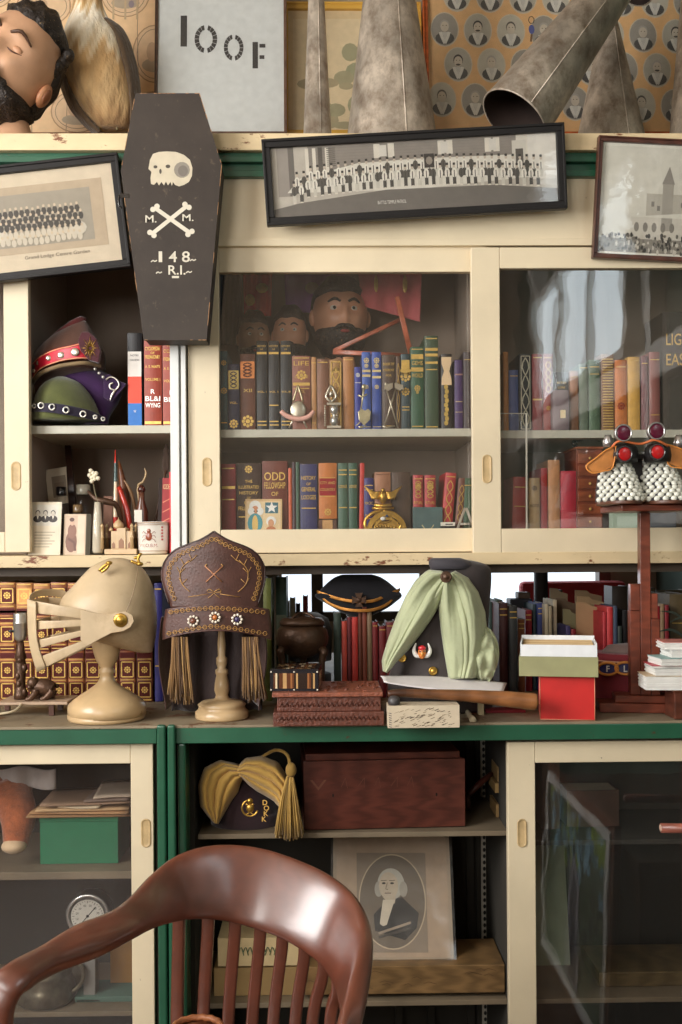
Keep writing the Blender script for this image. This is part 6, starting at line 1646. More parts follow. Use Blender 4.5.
for (zc_, hh, nn) in ((z0 + .018, .008, 22), ((zA1 + zA2) / 2, .009, 20)):
    for i in range(nn):
        x_ = Xb(279) + (Xb(379) - Xb(279)) * (i + .5) / nn; yy = Yx - .0005 if zc_ < zA1 else Yx + .0055
        b.tube([(x_ - .005, yy, zc_ - hh * .6), (x_, yy - .001, zc_ + hh * .6), (x_ + .005, yy, zc_ - hh * .6)], .0012, sr(104, 56, 40), 5)
rnd = random.Random(4)
for i in range(60):
    a = Vector((Xb(276) + rnd.random() * (Xb(378) - Xb(276)), Yx + .015 + rnd.random() * .16, zA3 + .0005)); t = rnd.random() * 6
    b.tube([a, a + Vector((math.cos(t), math.sin(t), 0)) * .007 + Vector((0, 0, .001)), a + Vector((math.cos(t + 1.4), math.sin(t + 1.4), 0)) * .010], [.0018, .0025, .001], sr(120, 66, 46), 6, 2)
b.build('carved_ornament', 'carved_wood', r)
Yi = Yx + .012; zI0 = zA3 + .001; Xi = lambda p: at(p, 680, Yi).x; zI1 = at(296, 671.5, Yi).z
r = thing('inlaid_box', 'small black box inlaid with striped horn panels, on the carved box', 'box', Vector((Xi(297), Yi, zI0)))
b = MB(Matrix.Translation((Xi(296), Yi + .07, 0)) @ Matrix.Rotation(math.radians(-4), 4, 'Z')); Wb = (Xi(320) - Xi(271.5)) / 2; Db = .062
b.box(-Wb, Wb, -Db, Db, zI0, zI1, sr(26, 24, 30)); b.box(-Wb * 1.0, Wb * 1.0, -Db, Db, zI1 + .0006, zI1 + .004, sr(30, 27, 32)); b.cur = 1
rnd = random.Random(8); HN = [sr(190, 150, 100), sr(90, 50, 28), sr(226, 206, 170), sr(40, 26, 20), sr(150, 96, 56)]
n = 22
for i in range(n):
    x0_ = -Wb * .86 + 1.72 * Wb * i / n; b.add([(x0_, -Db - .0005, zI0 + .006), (x0_ + 1.72 * Wb / n, -Db - .0005, zI0 + .006), (x0_ + 1.72 * Wb / n, -Db - .0005, zI1 - .005), (x0_, -Db - .0005, zI1 - .005)], [(0, 1, 2, 3)], HN[rnd.randrange(5)])
for j in range(2):
    for i in range(5):
        for t in range(5):
            x0_ = -Wb * .82 + (j * .86 + t * .155) * Wb; y0_ = -Db * .84 + i * Db * .35
            b.add([(x0_, y0_, zI1 + .0045), (x0_ + .13 * Wb, y0_, zI1 + .0045), (x0_ + .13 * Wb, y0_ + Db * .24, zI1 + .0045), (x0_, y0_ + Db * .24, zI1 + .0045)], [(0, 1, 2, 3)], HN[rnd.randrange(5)])
for x_ in (-.96, 0, .96):
    for z_ in (zI0 + .003, zI1 - .002): b.ell((x_ * Wb, -Db - .0006, z_), (.002, .001, .002), sr(226, 216, 196), 8, 6)
for i in range(10): b.add([(Wb + .0005, -Db * .85 + i * Db * .17, zI0 + .006), (Wb + .0005, -Db * .85 + (i + 1) * Db * .17, zI0 + .006), (Wb + .0005, -Db * .85 + (i + 1) * Db * .17, zI1 - .005), (Wb + .0005, -Db * .85 + i * Db * .17, zI1 - .005)], [(0, 1, 2, 3)], HN[rnd.randrange(5)])
b.build('veneered_body', ['gloss', 'gloss'], r)

# little row of red books
RW = [(334, 341, 613, sr(52, 66, 56), 'thin dark green book at start of the little red row'), (342, 347, 621, sr(196, 74, 58), 'coral red thin book, lowest of the small red row'), (347.5, 351.5, 617, sr(112, 36, 40), 'dark maroon thin book between two coral ones'), (352, 358, 617, sr(200, 60, 52), 'coral red thin book beside the brown ribbed one'),
      (358.5, 362, 613, sr(110, 56, 36), 'brown book with ribbed edge right of the coral pair'), (362.5, 367, 607, sr(130, 62, 42), 'tall brown book in the small red row'), (367.5, 372, 612, sr(136, 112, 84), 'grey tan booklet in the small red row'), (372.5, 378, 622, sr(130, 36, 38), 'short crimson book beside the grey tan booklet'),
      (379, 386, 626, sr(120, 34, 36), 'short crimson book beside the black cocked hat end'), (386.5, 396, 622, sr(110, 36, 34), 'wide crimson book touching the green drape')]
for a, c_, tp, col, lab in RW: book(a, c_, tp, z0, 2.80, col, lab, [('b', .95)] if (a > 370) else [], depth=.10)
r = thing('cocked_hat', 'black velvet cocked hat with two gold braids and cross badge, on small red books', 'hat', at(358, 612, 2.83))
b = MB(); Yf = 2.80
b.blob([(574.5, 342, 372), (577, 335, 380), (582, 328, 388), (589, 321, 396), (596, 315, 402), (602, 324, 396), (608, 334, 388), (613, 343, 378), (616.5, 352, 370)], Yf + .03, .16, sr(22, 20, 26), 40, fn=lambda a, t: 1 + .01 * math.sin(a * 6)); b.build('hat_body', 'velvet', r)
for dy in (0, 9):
    b = MB(); pts = [(317 + dy * .5, 590 + dy * .5), (328, 597 + dy * .8 - 3), (342, 602 + dy - 4), (358, 604 + dy - 4), (374, 603 + dy - 4), (388, 597 + dy - 4), (400 - dy * .5, 588 + dy * .6)]
    b.ribbon([(at(a, c_, Yf - .012 + ((a - 358) / 42) ** 2 * .035), at(a, c_ + 3.2, Yf - .012 + ((a - 358) / 42) ** 2 * .035)) for a, c_ in pts], .002, sr(206, 140, 66), sub=4); b.build('gold_braid', 'gilt', r)
b = MB(); q = at(359, 600, Yf - .018); k = kx(Yf)
for a in range(4):
    t = a * PI / 2; ca, sa = math.cos(t), math.sin(t); f = lambda u, v: (q.x + (u * ca - v * sa) * k, q.z + (u * sa + v * ca) * k)
    b.prism([f(0, 1), f(7, 4), f(7, -4), f(0, -1)], q.y, q.y + .003)
b.ell(q, (2.5 * k, .004, 2.5 * k), (1, 1, 1), 10, 8); b.build('cross_badge', 'bronze', r)

# green draped tall cap
Yd = 2.60; r = thing('draped_cap', 'tall charcoal cap wrapped in pale green silk drape with horned head badge', 'cap', Vector((at(446, 680, Yd).x, Yd, z0)))
CH = sr(54, 46, 45)
b = MB(); b.blob([(559, 434, 462), (562, 431, 478), (566, 430, 488), (572, 430, 491), (585, 427, 491), (610, 414, 489), (640, 402, 488), (665, 392, 490), (680, 388, 492), (694, 388, 492), (711, 388, 492)], Yd, .33, CH, 44)
b.v = [Vector((p.x, p.y, max(p.z, z0 + .001))) for p in b.v]; b.build('felt_body', 'cloth', r)
b = MB(); b.blob([(558, 432, 460), (560, 429, 466), (565, 429, 472), (569, 431, 470)], Yd - .03, .3, sr(56, 52, 58)); b.build('top_tip', 'cloth', r)
SG = sr(172, 178, 142)
def drape(eA, eB, y0_, bulge, nf, amp, name, c=SG, rid=1.0):
    """folded cloth between two edges (px, py lists); ridges run along the length"""
    def lerp(L_, t):
        i = t * (len(L_) - 1); j = min(int(i), len(L_) - 2); f = i - j
        return (L_[j][0] * (1 - f) + L_[j + 1][0] * f, L_[j][1] * (1 - f) + L_[j + 1][1] * f)
    def fn(u, v):
        a = lerp(eA, v); c_ = lerp(eB, v); px = a[0] * (1 - u) + c_[0] * u; py = a[1] * (1 - u) + c_[1] * u
        prof = 1 - (2 * u - 1) ** 4
        rg = abs(math.sin((u + .07 * math.sin(u * 11 + v * 1.5)) * nf * PI + .9 * math.sin(v * 3.1 + u * 4))) ** .6 + .12 * abs(math.sin(u * nf * 5.3 + v * 6))
        return at(px, py, y0_ + .03 - bulge * prof - amp * rg * prof * (.55 + .45 * math.sin(u * 9 + v * 2.2)) * (.5 + .5 * math.sin(PI * min(1, v * 1.1 + .1)) ** .5) - .004 * math.sin(v * 9 + u * 5))
    b = MB(); b.grid(fn, 72, 30, c); return b.build(name, 'drape', r, solid=.002)
# edges of the left swag and the right fall (columns, rows)
drape([(442, 571), (428, 570), (416, 580), (406, 596), (396, 618), (388, 640), (382, 660), (383, 671)], [(450, 578), (447, 590), (440, 604), (432, 618), (422, 632), (410, 648), (398, 660), (387, 673)], Yd - .10, .035, 4, .017, 'left_swag')
drape([(444, 576), (440, 592), (439, 610), (441, 630), (444, 650), (447, 668), (449, 679)], [(455, 571), (468, 578), (478, 592), (485, 612), (487, 632), (484, 655), (476, 678)], Yd - .11, .03, 5, .018, 'right_fall')
b = MB()
def rose(u, v):
    a = u * 2 * PI; R_ = 1 + .12 * math.sin(5 * a + v * 6); ph = v * PI
    x = 485 + 13 * math.sin(ph) * math.cos(a) * R_; py = 655 - 27 * math.cos(ph) * (1 + .05 * math.sin(a * 3)); 
    return at(x, py, Yd - .07 - .035 * math.sin(ph) * math.sin(a) * R_ - .012 * abs(math.sin(a * 2.5 + ph * 4 + 1.5 * math.sin(a * 2))) - .003 * math.sin(a * 7 - ph * 3))
b.grid(rose, 72, 50, SG); b.build('gathered_rosette', 'drape', r)
b = MB(); q = at(446, 577, Yd - .14); Mr = Matrix.Translation(q) @ Matrix.Rotation(PI / 2, 4, 'X'); k = kx(2.5)
b.lathe([(5.6 * k, -.004), (5.8 * k, .002), (4.6 * k, .005), (3.8 * k, .003), (2.2 * k, .007), (.1 * k, .009)], 0, 0, seg=26, M=Mr); b.build('round_brooch', 'bronze', r)
for (a, c_) in ((402, 658), (433, 671)):
    b = MB(); q = at(a, c_, Yd - (.082 if a > 410 else .055)); Mr = Matrix.Translation(q) @ Matrix.Rotation(PI / 2, 4, 'X')
    b.lathe([(4.4 * k, -.004), (4.5 * k, .0015), (3.6 * k, .003), (3 * k, .001), (1.6 * k, .004), (.1 * k, .005)], 0, 0, seg=22, M=Mr); b.build('brass_button', 'brass', r)
b = MB(); yb = Yd - .088; P = lambda a, c_, d=0: at(a, c_, yb + d); k = kx(yb)
for s in (-1, 1): b.tube([P(422 + s * 2, 656), P(422 + s * 6, 655), P(422 + s * 8, 650), P(422 + s * 6, 643)], [2.2 * k, 2.6 * k, 2 * k, .6 * k], WHITE, 10, 4)
b.ell(P(422, 653, -.004), (4.2 * k, .008, 6 * k), sr(206, 120, 50), 14, 10); b.ell(P(422, 648, -.006), (4 * k, .008, 2.8 * k), sr(206, 40, 50), 14, 8)
b.ell(P(422, 654, -.012), (1.2 * k, .003, 1.8 * k), sr(226, 160, 80), 8, 6)
for s in (-1, 1): b.ell(P(422 + s * 2, 651.5, -.011), (.8 * k, .002, .7 * k), BLACK, 8, 6)
b.build('horned_head_badge', 'gloss', r)

# sheet of paper, club, marbled box
b = MB()
def sheet(u, v):
    pxl, pyl = 380 + 127 * u, 676.5 + 2 * math.sin(u * 3) + 5 * u
    x = pxl; a = at(pxl, 676 + u * 7 - 3 * math.sin(u * PI), 2.52); c_ = at(384 + 118 * u, 682 + 17 * u ** .8 - 2 * u, 2.42)
    return a.lerp(c_, v) + Vector((0, 0, .003 * math.sin(v * PI)))
b.grid(sheet, 30, 8, sr(222, 216, 216)); tag(b.build('paper_sheet', 'paper', None, at(440, 690, 2.46), solid=.0012), 'loose curling white sheet lying over wooden club below draped cap', 'paper')
q0 = on_z(392, 728.5, zW); Ymb = q0.y
r = thing('marbled_box', 'small cream box with scratchy dark marbled paper at worktop edge', 'box', Vector((at(424, 727, Ymb).x, Ymb, z0)))
b = MB(); x0_, x1_ = at(388, 715, Ymb).x, at(459.5, 715, Ymb).x; z1_ = at(424, 705.5, Ymb).z
b.box(x0_, x1_, Ymb, Ymb + .06, z0, z1_, sr(206, 190, 164)); b.cur = 1; rnd = random.Random(12)
for i in range(90):
    x_ = x0_ + .012 + rnd.random() * (x1_ - x0_ - .03); z_ = z0 + .002 + rnd.random() * (z1_ - z0 - .010); l = .003 + rnd.random() * .008
    b.line([(x_, z_), (x_ + l, z_ + l * .35 + rnd.uniform(-.001, .001))], .0006 + rnd.random() * .0008, Ymb - .0004 - i * 1e-6, rnd.choice([sr(90, 74, 60), sr(140, 120, 96), sr(60, 50, 44)]))
for i in range(7): b.line([(x0_ + .002, z0 + .004 + i * .005), (x0_ + .008, z0 + .002 + i * .005)], .0014, Ymb - .0007, sr(70, 60, 80))
for i in range(40):
    x_ = x0_ + .006 + rnd.random() * (x1_ - x0_ - .02); y_ = Ymb + .004 + rnd.random() * .05; b.add([(x_, y_, z1_ + .0004), (x_ + .008, y_ + .001, z1_ + .0004), (x_ + .008, y_ + .002, z1_ + .0004), (x_, y_ + .001, z1_ + .0004)], [(0, 1, 2, 3)], sr(120, 100, 80))
b.build('covered_body', ['paper', 'print'], r)
r = thing('wooden_club', 'long brown wooden club, thick end pointing to the red box', 'club', at(460, 700, Ymb + .04))
Yw = Ymb + .045
b = MB(); P = lambda a, c_: at(a, c_, Yw); dz = z1_ + .012 - P(394, 694).z
b.tube([P(388, 694), P(400, 693), P(430, 694), P(470, 696), P(505, 699), P(530, 701.5), P(536, 702)], [.008, .0095, .011, .014, .018, .020, .018], lambda i: tuple(p_ + (q_ - p_) * min(1, max(0, (i - 60) / 200)) for p_, q_ in zip(sr(74, 46, 32), sr(150, 98, 58))), 16, 4); b.build('shaft', 'dark_wood', r)
b = MB(); q = at(394, 700.5, Ymb + .012); q.z = z1_ + .0105; b.lathe([(.012, q.z - .010), (.0135, q.z - .006), (.0135, q.z + .004), (.008, q.z + .0095), (.001, q.z + .010)], q.x, q.y, sr(70, 66, 66), 20); tag(b.build('pull_knob', 'leather', None, (q.x, q.y, z1_)), 'round dark knob lying on corner of the marbled box', 'knob').name = 'round_knob'
b = MB(); A_ = on_z(473, 722, zW); B_ = on_z(461, 704, zW); n_ = (B_ - A_).normalized(); s_ = Vector((-n_.y, n_.x, 0)); up = Vector((0, 0, .004))
b.tube([A_ + up, A_ * .5 + B_ * .5 + up, B_ + up], [.008, .006, .005], sr(216, 200, 168), 12, 3); tag(b.build('bone_handle', 'gloss', None, A_), 'cream bone handle lying beside marbled box on the worktop', 'handle')
b = MB(); x_ = at(479, 700, 2.52).x; b.box(x_ - .004, x_ + .009, 2.5, 2.52, z0, z0 + .03, sr(170, 156, 120)); tag(b.build('wood_offcut', 'paint', None, (x_, 2.51, z0), bev=.001), 'little cream wooden peg under the club, behind bone handle', 'peg')
b = MB()
for j in range(3):
    pts = [at(a, c_ + j * 2.6, 2.62 - j * .02) for a, c_ in ((486, 682), (500, 679), (514, 680), (526, 678), (540, 681))]; pts = [Vector((p.x, p.y, z0 + .012 + j * .002)) for p in pts]
    b.tube(pts, .0055, sr(176, 140, 70), 8, 5)
tag(b.build('gold_cord', 'gilt', None, at(505, 682, 2.6)), 'coiled gold braided cord behind the club, left of red box', 'cord')
b = MB(); x_ = at(507, 690, 2.5); b.box(x_.x - .045, x_.x + .05, 2.53, 2.58, z0, z0 + .006, sr(120, 26, 34)); tag(b.build('red_card', 'paper', None, (x_.x, 2.55, z0)), 'dark red card under the gold cord on worktop', 'card')

# red box with the lidded card box
q0 = on_z(541, 720.5, zW); Yr = q0.y; r = thing('red_box', 'bright red square box with worn edges carrying olive card box', 'box', Vector((at(567, 720, Yr).x, Yr, z0)))
x0_, x1_ = at(540.5, 700, Yr).x, at(594, 700, Yr).x; z1_ = at(567, 676.5, Yr).z; RM = Matrix.Translation(((x0_ + x1_) / 2, Yr, 0)) @ Matrix.Rotation(math.radians(-10), 4, 'Z') @ Matrix.Translation((-(x0_ + x1_) / 2, -Yr, 0)); b = MB(RM); b.box(x0_, x1_, Yr, Yr + .12, z0, z1_, sr(196, 34, 30)); b.build('box_body', 'paint', r, bev=.0015)
b = MB(RM)
for (a, c_) in (((x0_, z0), (x0_, z1_)), ((x1_, z0), (x1_, z1_)), ((x0_, z0 + .0005), (x1_, z0 + .0005))): b.tube([(a[0], Yr, a[1]), (c_[0], Yr, c_[1])], .0011, sr(210, 140, 110), 5)
b.build('worn_edging', 'paint', r)
Yr2 = Yr - .012; X2 = lambda p: at(p, 655, Yr2).x; Z2 = lambda q: at(558, q, Yr2).z
r = thing('card_file_box', 'olive and white cardboard card box resting on the red box', 'box', Vector((X2(558), Yr2, z1_ + .001)))
RN = Matrix.Translation((X2(558), Yr2, 0)) @ Matrix.Rotation(math.radians(-12), 4, 'Z') @ Matrix.Translation((-X2(558), -Yr2, 0)); b = MB(RN); b.box(X2(519.5), X2(597), Yr2, Yr2 + .15, z1_ + .001, Z2(657), sr(150, 148, 106)); b.build('lower_tray', 'paint', r, bev=.001)
b = MB(RN); t = .003; za, zb_ = Z2(657) + .0005, Z2(645)
b.box(X2(521), X2(596), Yr2 + .003, Yr2 + .003 + t, za, zb_, sr(226, 228, 230)); b.box(X2(521), X2(596), Yr2 + .145, Yr2 + .148, za, zb_ + .010, sr(226, 228, 230))
b.box(X2(521), X2(521) + t, Yr2 + .006, Yr2 + .145, za, zb_ + .004, sr(226, 228, 230)); b.box(X2(596) - t, X2(596), Yr2 + .006, Yr2 + .145, za, zb_ + .004, sr(226, 228, 230)); b.build('white_tray', 'paper', r)
b = MB(RN)
for i in range(26):
    y_ = Yr2 + .012 + i * .005; b.box(X2(523), X2(593) + .001 * math.sin(i * 3), y_, y_ + .0035, za, zb_ - .004 + .004 * (i / 26) + .001 * math.sin(i * 5), [sr(206, 176, 128), sr(196, 160, 112), sr(214, 190, 146)][i % 3])
tag(b.build('index_cards', 'paper', r), kind='stuff')

# red parade cap with chain emblem
Yv = 2.70; RD = sr(120, 22, 34); r = thing('parade_cap', 'dark red cap with blue and gold chain links lettered F and L', 'cap', Vector((at(638, 690, Yv).x, Yv, z0)))
b = MB(); 
def capf(u, v):
    a = u * 2 * PI; q = at(637 + 46 * math.cos(a) * (1 - .03 * v), 704 - 52 * v, Yv); return Vector((q.x, Yv + .085 * math.sin(a) + .0, max(q.z, z0 + .002)))
b.grid(capf, 48, 8, RD, closed=True); n = len(b.v); b.f.append(list(range(48))); b.f.append(list(range(n - 48, n)))
for _ in (0, 1): b.c.append(RD); b.s.append(False); b.m.append(0)
b.build('cap_body', 'cloth', r)
b = MB(); lathe_px(b, 632, Yv, [(30, 652), (30, 651), (24, 645), (10, 643.5), (2, 643)], sr(104, 84, 78), 30, sy=.6); b.build('crumpled_top', 'cloth', r)
b = MB(); b.tube([capf(.5 + i / 40 * .5, .86) + Vector((0, -.002, 0)) for i in range(41)], .0022, sr(214, 160, 130), 6); b.build('piping', 'paint', r)
def on_cap(px, py, d): 
    c_ = max(-.98, min(.98, (px - 637) / 46)); q = at(px, py, Yv - .085 * math.sqrt(1 - c_ * c_)); return q + Vector((0, -d, 0))
for (cx_, L_) in ((607.5, 'F'), (625, 'L'), (643, 'T')):
    b = MB(); n = 28
    b.add([on_cap(cx_, 668, .003)] + [on_cap(cx_ + 8.2 * math.cos(i / n * 2 * PI), 668 - (cx_ - 628) * .03 + 4.6 * math.sin(i / n * 2 * PI), .003) for i in range(n)], [(0, i + 1, (i + 1) % n + 1) for i in range(n)], sr(38, 36, 90))
    b.tube([on_cap(cx_ + 10 * math.cos(i / n * 2 * PI), 668 - (cx_ - 628) * .03 + 6 * math.sin(i / n * 2 * PI), .004) for i in range(n + 1)], .0034, sr(214, 140, 60), 8)
    q = on_cap(cx_, 671.5, .0055); b.text(L_, q.x, q.z, .016, q.y, WHITE, bold=.03); b.build('chain_link', 'paint', r)

# book rows on the deep counter at the back
def yz(px, py): return on_z(px, py, zW)
RB = [
 (489, 495, 602, 2.83, sr(40, 60, 52), 'dark green book, nearest the draped cap in back row'), (496, 503, 600, 2.84, sr(50, 70, 50), 'moss green book, second from draped cap in back row'), (499, 508, 603, 2.72, sr(84, 46, 46), 'tall maroon brown book beside tall black book, back row'),
 (509, 517.5, 606, 2.70, sr(48, 50, 50), 'tall black book standing above olive card box left end'), (518, 525, 619, 2.80, sr(140, 80, 46), 'short orange brown book beside the tall black one'), (525.5, 532, 610, 2.90, sr(150, 24, 36), 'short crimson book behind the card box'),
 (533, 537, 604, 2.92, sr(40, 60, 64), 'slim teal book behind the card box'), (537.5, 544, 603, 2.90, sr(46, 58, 120), 'slim blue book behind the card box'), (545, 548.5, 604, 2.86, sr(196, 180, 150), 'first thin cream pamphlet behind card box'), (549, 552, 606, 2.86, sr(176, 160, 130), 'second thin cream pamphlet, slightly lower, behind card box'),
 (553, 557, 600, 2.90, sr(206, 190, 160), 'third thin cream pamphlet, tallest of three, behind card box'), (571, 576, 629, 2.82, sr(140, 26, 36), 'small crimson book between buff file folders'), (566, 570.5, 626, 2.82, sr(70, 60, 110), 'small purple book between buff file folders'),
 (603, 606.5, 612, 2.80, sr(176, 44, 52), 'narrow red book behind parade cap, right of file folders'), (607, 613, 607, 2.80, sr(190, 52, 54), 'brighter red book, second right of the file folders'), (613.5, 617.5, 606, 2.80, sr(56, 66, 86), 'slate blue book beside the brighter red one'), (618, 622, 626, 2.80, sr(44, 52, 46), 'short black green book behind parade cap'), (622.5, 627, 610, 2.84, sr(38, 34, 38), 'black book just left of the easel post'),
 (655, 660, 606, 2.84, sr(160, 34, 44), 'red book right of the easel post'), (660.5, 664.5, 604, 2.84, sr(150, 120, 90), 'thin tan book between red ones, right of easel post'), (665, 669, 605, 2.84, sr(130, 30, 38), 'dark red book beside the heavy brown ledger'),
]
for a, c_, tp, Y_, col, lab in RB: book(a, c_, tp, z0, Y_, col, lab, [('b', .94), ('b', .88)] if (c_ - a) > 6 else [], depth=.13)
book(669.5, 690, 594, z0, 2.88, sr(92, 76, 48), 'heavy brown ledger behind the plant leaves', [('b', .7, .01), ('b', .4, .01)], depth=.2)
def folder(px0, px1, top, Y_, c, label, tab=None, slope=4, dep=.004):
    p0_ = at(px0, top, Y_); p1_ = at(px1, top, Y_ + .02); z_ = z0
    r = thing('file_folder', label, 'folder', Vector(((p0_.x + p1_.x) / 2, Y_, z_)))
    zt = at((px0 + px1) / 2, top, Y_).z; b = MB(); w = p1_.x - p0_.x
    poly = [(p0_.x, z_), (p1_.x, z_), (p1_.x, zt - .012 * slope / 4), (p0_.x + w * .55, zt - .004), (p0_.x + w * .45, zt + .004), (p0_.x, zt + .006)]
    b.prism(poly, Y_, Y_ + dep, c); b.build('card_sleeve', 'paper', r)
    b = MB(); b.prism([(p0_.x + w * .05, z_ + .001), (p1_.x - w * .05, z_ + .001), (p1_.x - w * .05, zt - .02), (p0_.x + w * .05, zt - .001)], Y_ + dep + .0005, Y_ + dep + .004, PAGE); b.build('papers', 'paper', r)
for args in ((550, 566, 590, 3.10, sr(150, 128, 100), 'tall buff folder standing at left rear of the file row'), (556, 575, 600, 3.02, sr(130, 106, 84), 'dark buff folder with cut corner behind small purple book'), (563, 577, 611, 2.94, sr(160, 150, 112), 'pale olive folder with notched top in file row'),
             (575, 600, 592, 3.08, sr(170, 140, 106), 'rearmost wide buff folder of the right file group'), (577, 602, 598, 2.99, sr(190, 156, 116), 'middle wide buff folder of the right file group'), (576, 600, 604, 2.90, sr(186, 150, 110), 'front wide buff folder of the right file group')): folder(*args)
for (a, c_, tp, Y_, col, lab) in ((556, 563, 590, 3.25, sr(80, 66, 56), 'dark box file far back beside dark post'), (612, 628, 586, 3.15, sr(66, 54, 44), 'dark brown album left of easel, rear row'), (630, 656, 588, 3.18, sr(84, 70, 50), 'olive brown album behind the easel post'), (657, 690, 590, 3.20, sr(96, 80, 56), 'brown album at right end of the rear row')): book(a, c_, tp, z0, Y_, col, lab, [], depth=.09)
for (a, c_, tp, Y_, col, lab) in ((283, 289, 602, 3.00, sr(190, 160, 110), 'cream book seen through gap above the bronze pot'), (290, 295, 598, 3.00, sr(206, 190, 150), 'pale tall book seen through gap above bronze pot'), (296, 300, 604, 3.02, sr(60, 50, 46), 'dark book seen through gap above bronze pot'), (303, 308, 596, 3.02, sr(190, 60, 46), 'orange red book seen through gap above bronze pot')):
    book(a, c_, tp, z0, Y_, col, lab, [], depth=.1)
b = MB(); q = at(521, 598, 3.08); b.box(q.x - .035, q.x + .03, 3.06, 3.13, z0, q.z - .002, sr(50, 50, 58)); tag(b.build('letter_tray', 'paint', None, (q.x, 2.98, z0), bev=.003), 'dark grey box standing behind back row books near draped cap', 'box')
b = MB(); q2 = at(523, 592, 3.09); b.box(q2.x - .018, q2.x + .018, 3.07, 3.12, q.z - .0015, q2.z, sr(90, 70, 56)); tag(b.build('tin_canister', 'paint', None, (q2.x, 2.98, q.z), bev=.003), 'small brown tin standing on the dark grey box', 'tin')
# parked red car and post seen through the rear window gap
b = MB(); x_ = at(549, 580, 4.0).x; b.lathe([(.028, -.9), (.028, .6)], x_, 4.15, sr(40, 28, 26), 16)
b.lathe([(.05, ZF), (.045, ZF + .05), (.028, ZF + .08), (.028, -.85)], x_, 4.15, sr(40, 28, 26), 16); tag(b.build('iron_post', 'paint', None, (x_, 4.15, ZF)), 'dark iron post standing in rear room left of the files', 'post')
r = thing('red_bench', 'red upholstered bench seen through the gap above the files', 'bench', Vector((at(590, 590, 4.25).x, 4.25, ZF)))
xa, xb = at(530, 590, 4.2).x, at(640, 590, 4.2).x; zt_ = at(590, 583, 4.2).z; RS = sr(196, 52, 56)
b = MB(); b.box(xa, xb, 4.38, 4.46, ZF + .2, zt_, RS); b.build('back_cushion', 'cloth', r, bev=.02)
b = MB(); b.box(xa, xb, 4.22, 4.375, ZF + .3, ZF + .45, RS); b.build('seat_cushion', 'cloth', r, bev=.02)
for x__ in (xa + .03, xb - .03):
    for y__ in (4.245, 4.42): b = MB(); b.box(x__ - .02, x__ + .02, y__ - .02, y__ + .02, ZF, ZF + .3 if y__ < 4.3 else ZF + .2, sr(60, 40, 30)); b.build('leg', 'dark_wood', r)

# easel post with the studded goggle shoes
Ye = 2.52; WD = sr(116, 56, 38); r = thing('display_easel', 'red brown wooden post stand on stepped cross base holding the studded shoes', 'stand', Vector((at(640, 712, Ye).x, Ye, z0)))
zq = lambda py: at(640, py, Ye).z; xq = lambda p: at(p, 650, Ye).x; Rz = lambda x_, y_, a: Matrix.Translation((x_, y_, 0)) @ Matrix.Rotation(math.radians(a), 4, 'Z')
b = MB(Rz(xq(648), Ye + .03, -9)); b.box(-.112, .112, -.045, .045, z0, z0 + .022, WD); b.build('lower_plinth', 'dark_wood', r, bev=.002)
b = MB(Rz(xq(648), Ye + .03, -9)); b.box(-.074, .074, -.036, .036, z0 + .0225, z0 + .040, WD); b.build('upper_plinth', 'dark_wood', r, bev=.002)
zt1 = zq(603); b = MB(Rz(xq(648), Ye + .03, -9)); b.box(-.035, -.012, -.02, .03, z0 + .0405, zt1 - .02, WD); b.box(.014, .034, -.02, .03, z0 + .0405, zt1 - .04, WD); b.build('side_cheek', 'dark_wood', r, bev=.001)
b = MB(Rz(xq(648), Ye + .03, -9)); b.box(-.011, .013, -.022, .026, z0 + .0405, zq(512.5), WD); b.build('post', 'dark_wood', r, bev=.0015)
b = MB(Rz(xq(648), Ye + .03, -9)); b.box(-.034, -.0115, -.018, .024, zt1 - .019, zt1 + .045, WD); b.box(.0135, .030, -.018, .024, zt1 - .039, zt1 + .022, WD); b.build('splice_block', 'dark_wood', r, bev=.001)
zs_ = zq(511); b = MB(); b.box(xq(612), xq(678), Ye - .09, Ye + .10, zq(512), zq(506), WD); b.build('top_board', 'dark_wood', r, bev=.002)
zp = zq(506) + .001
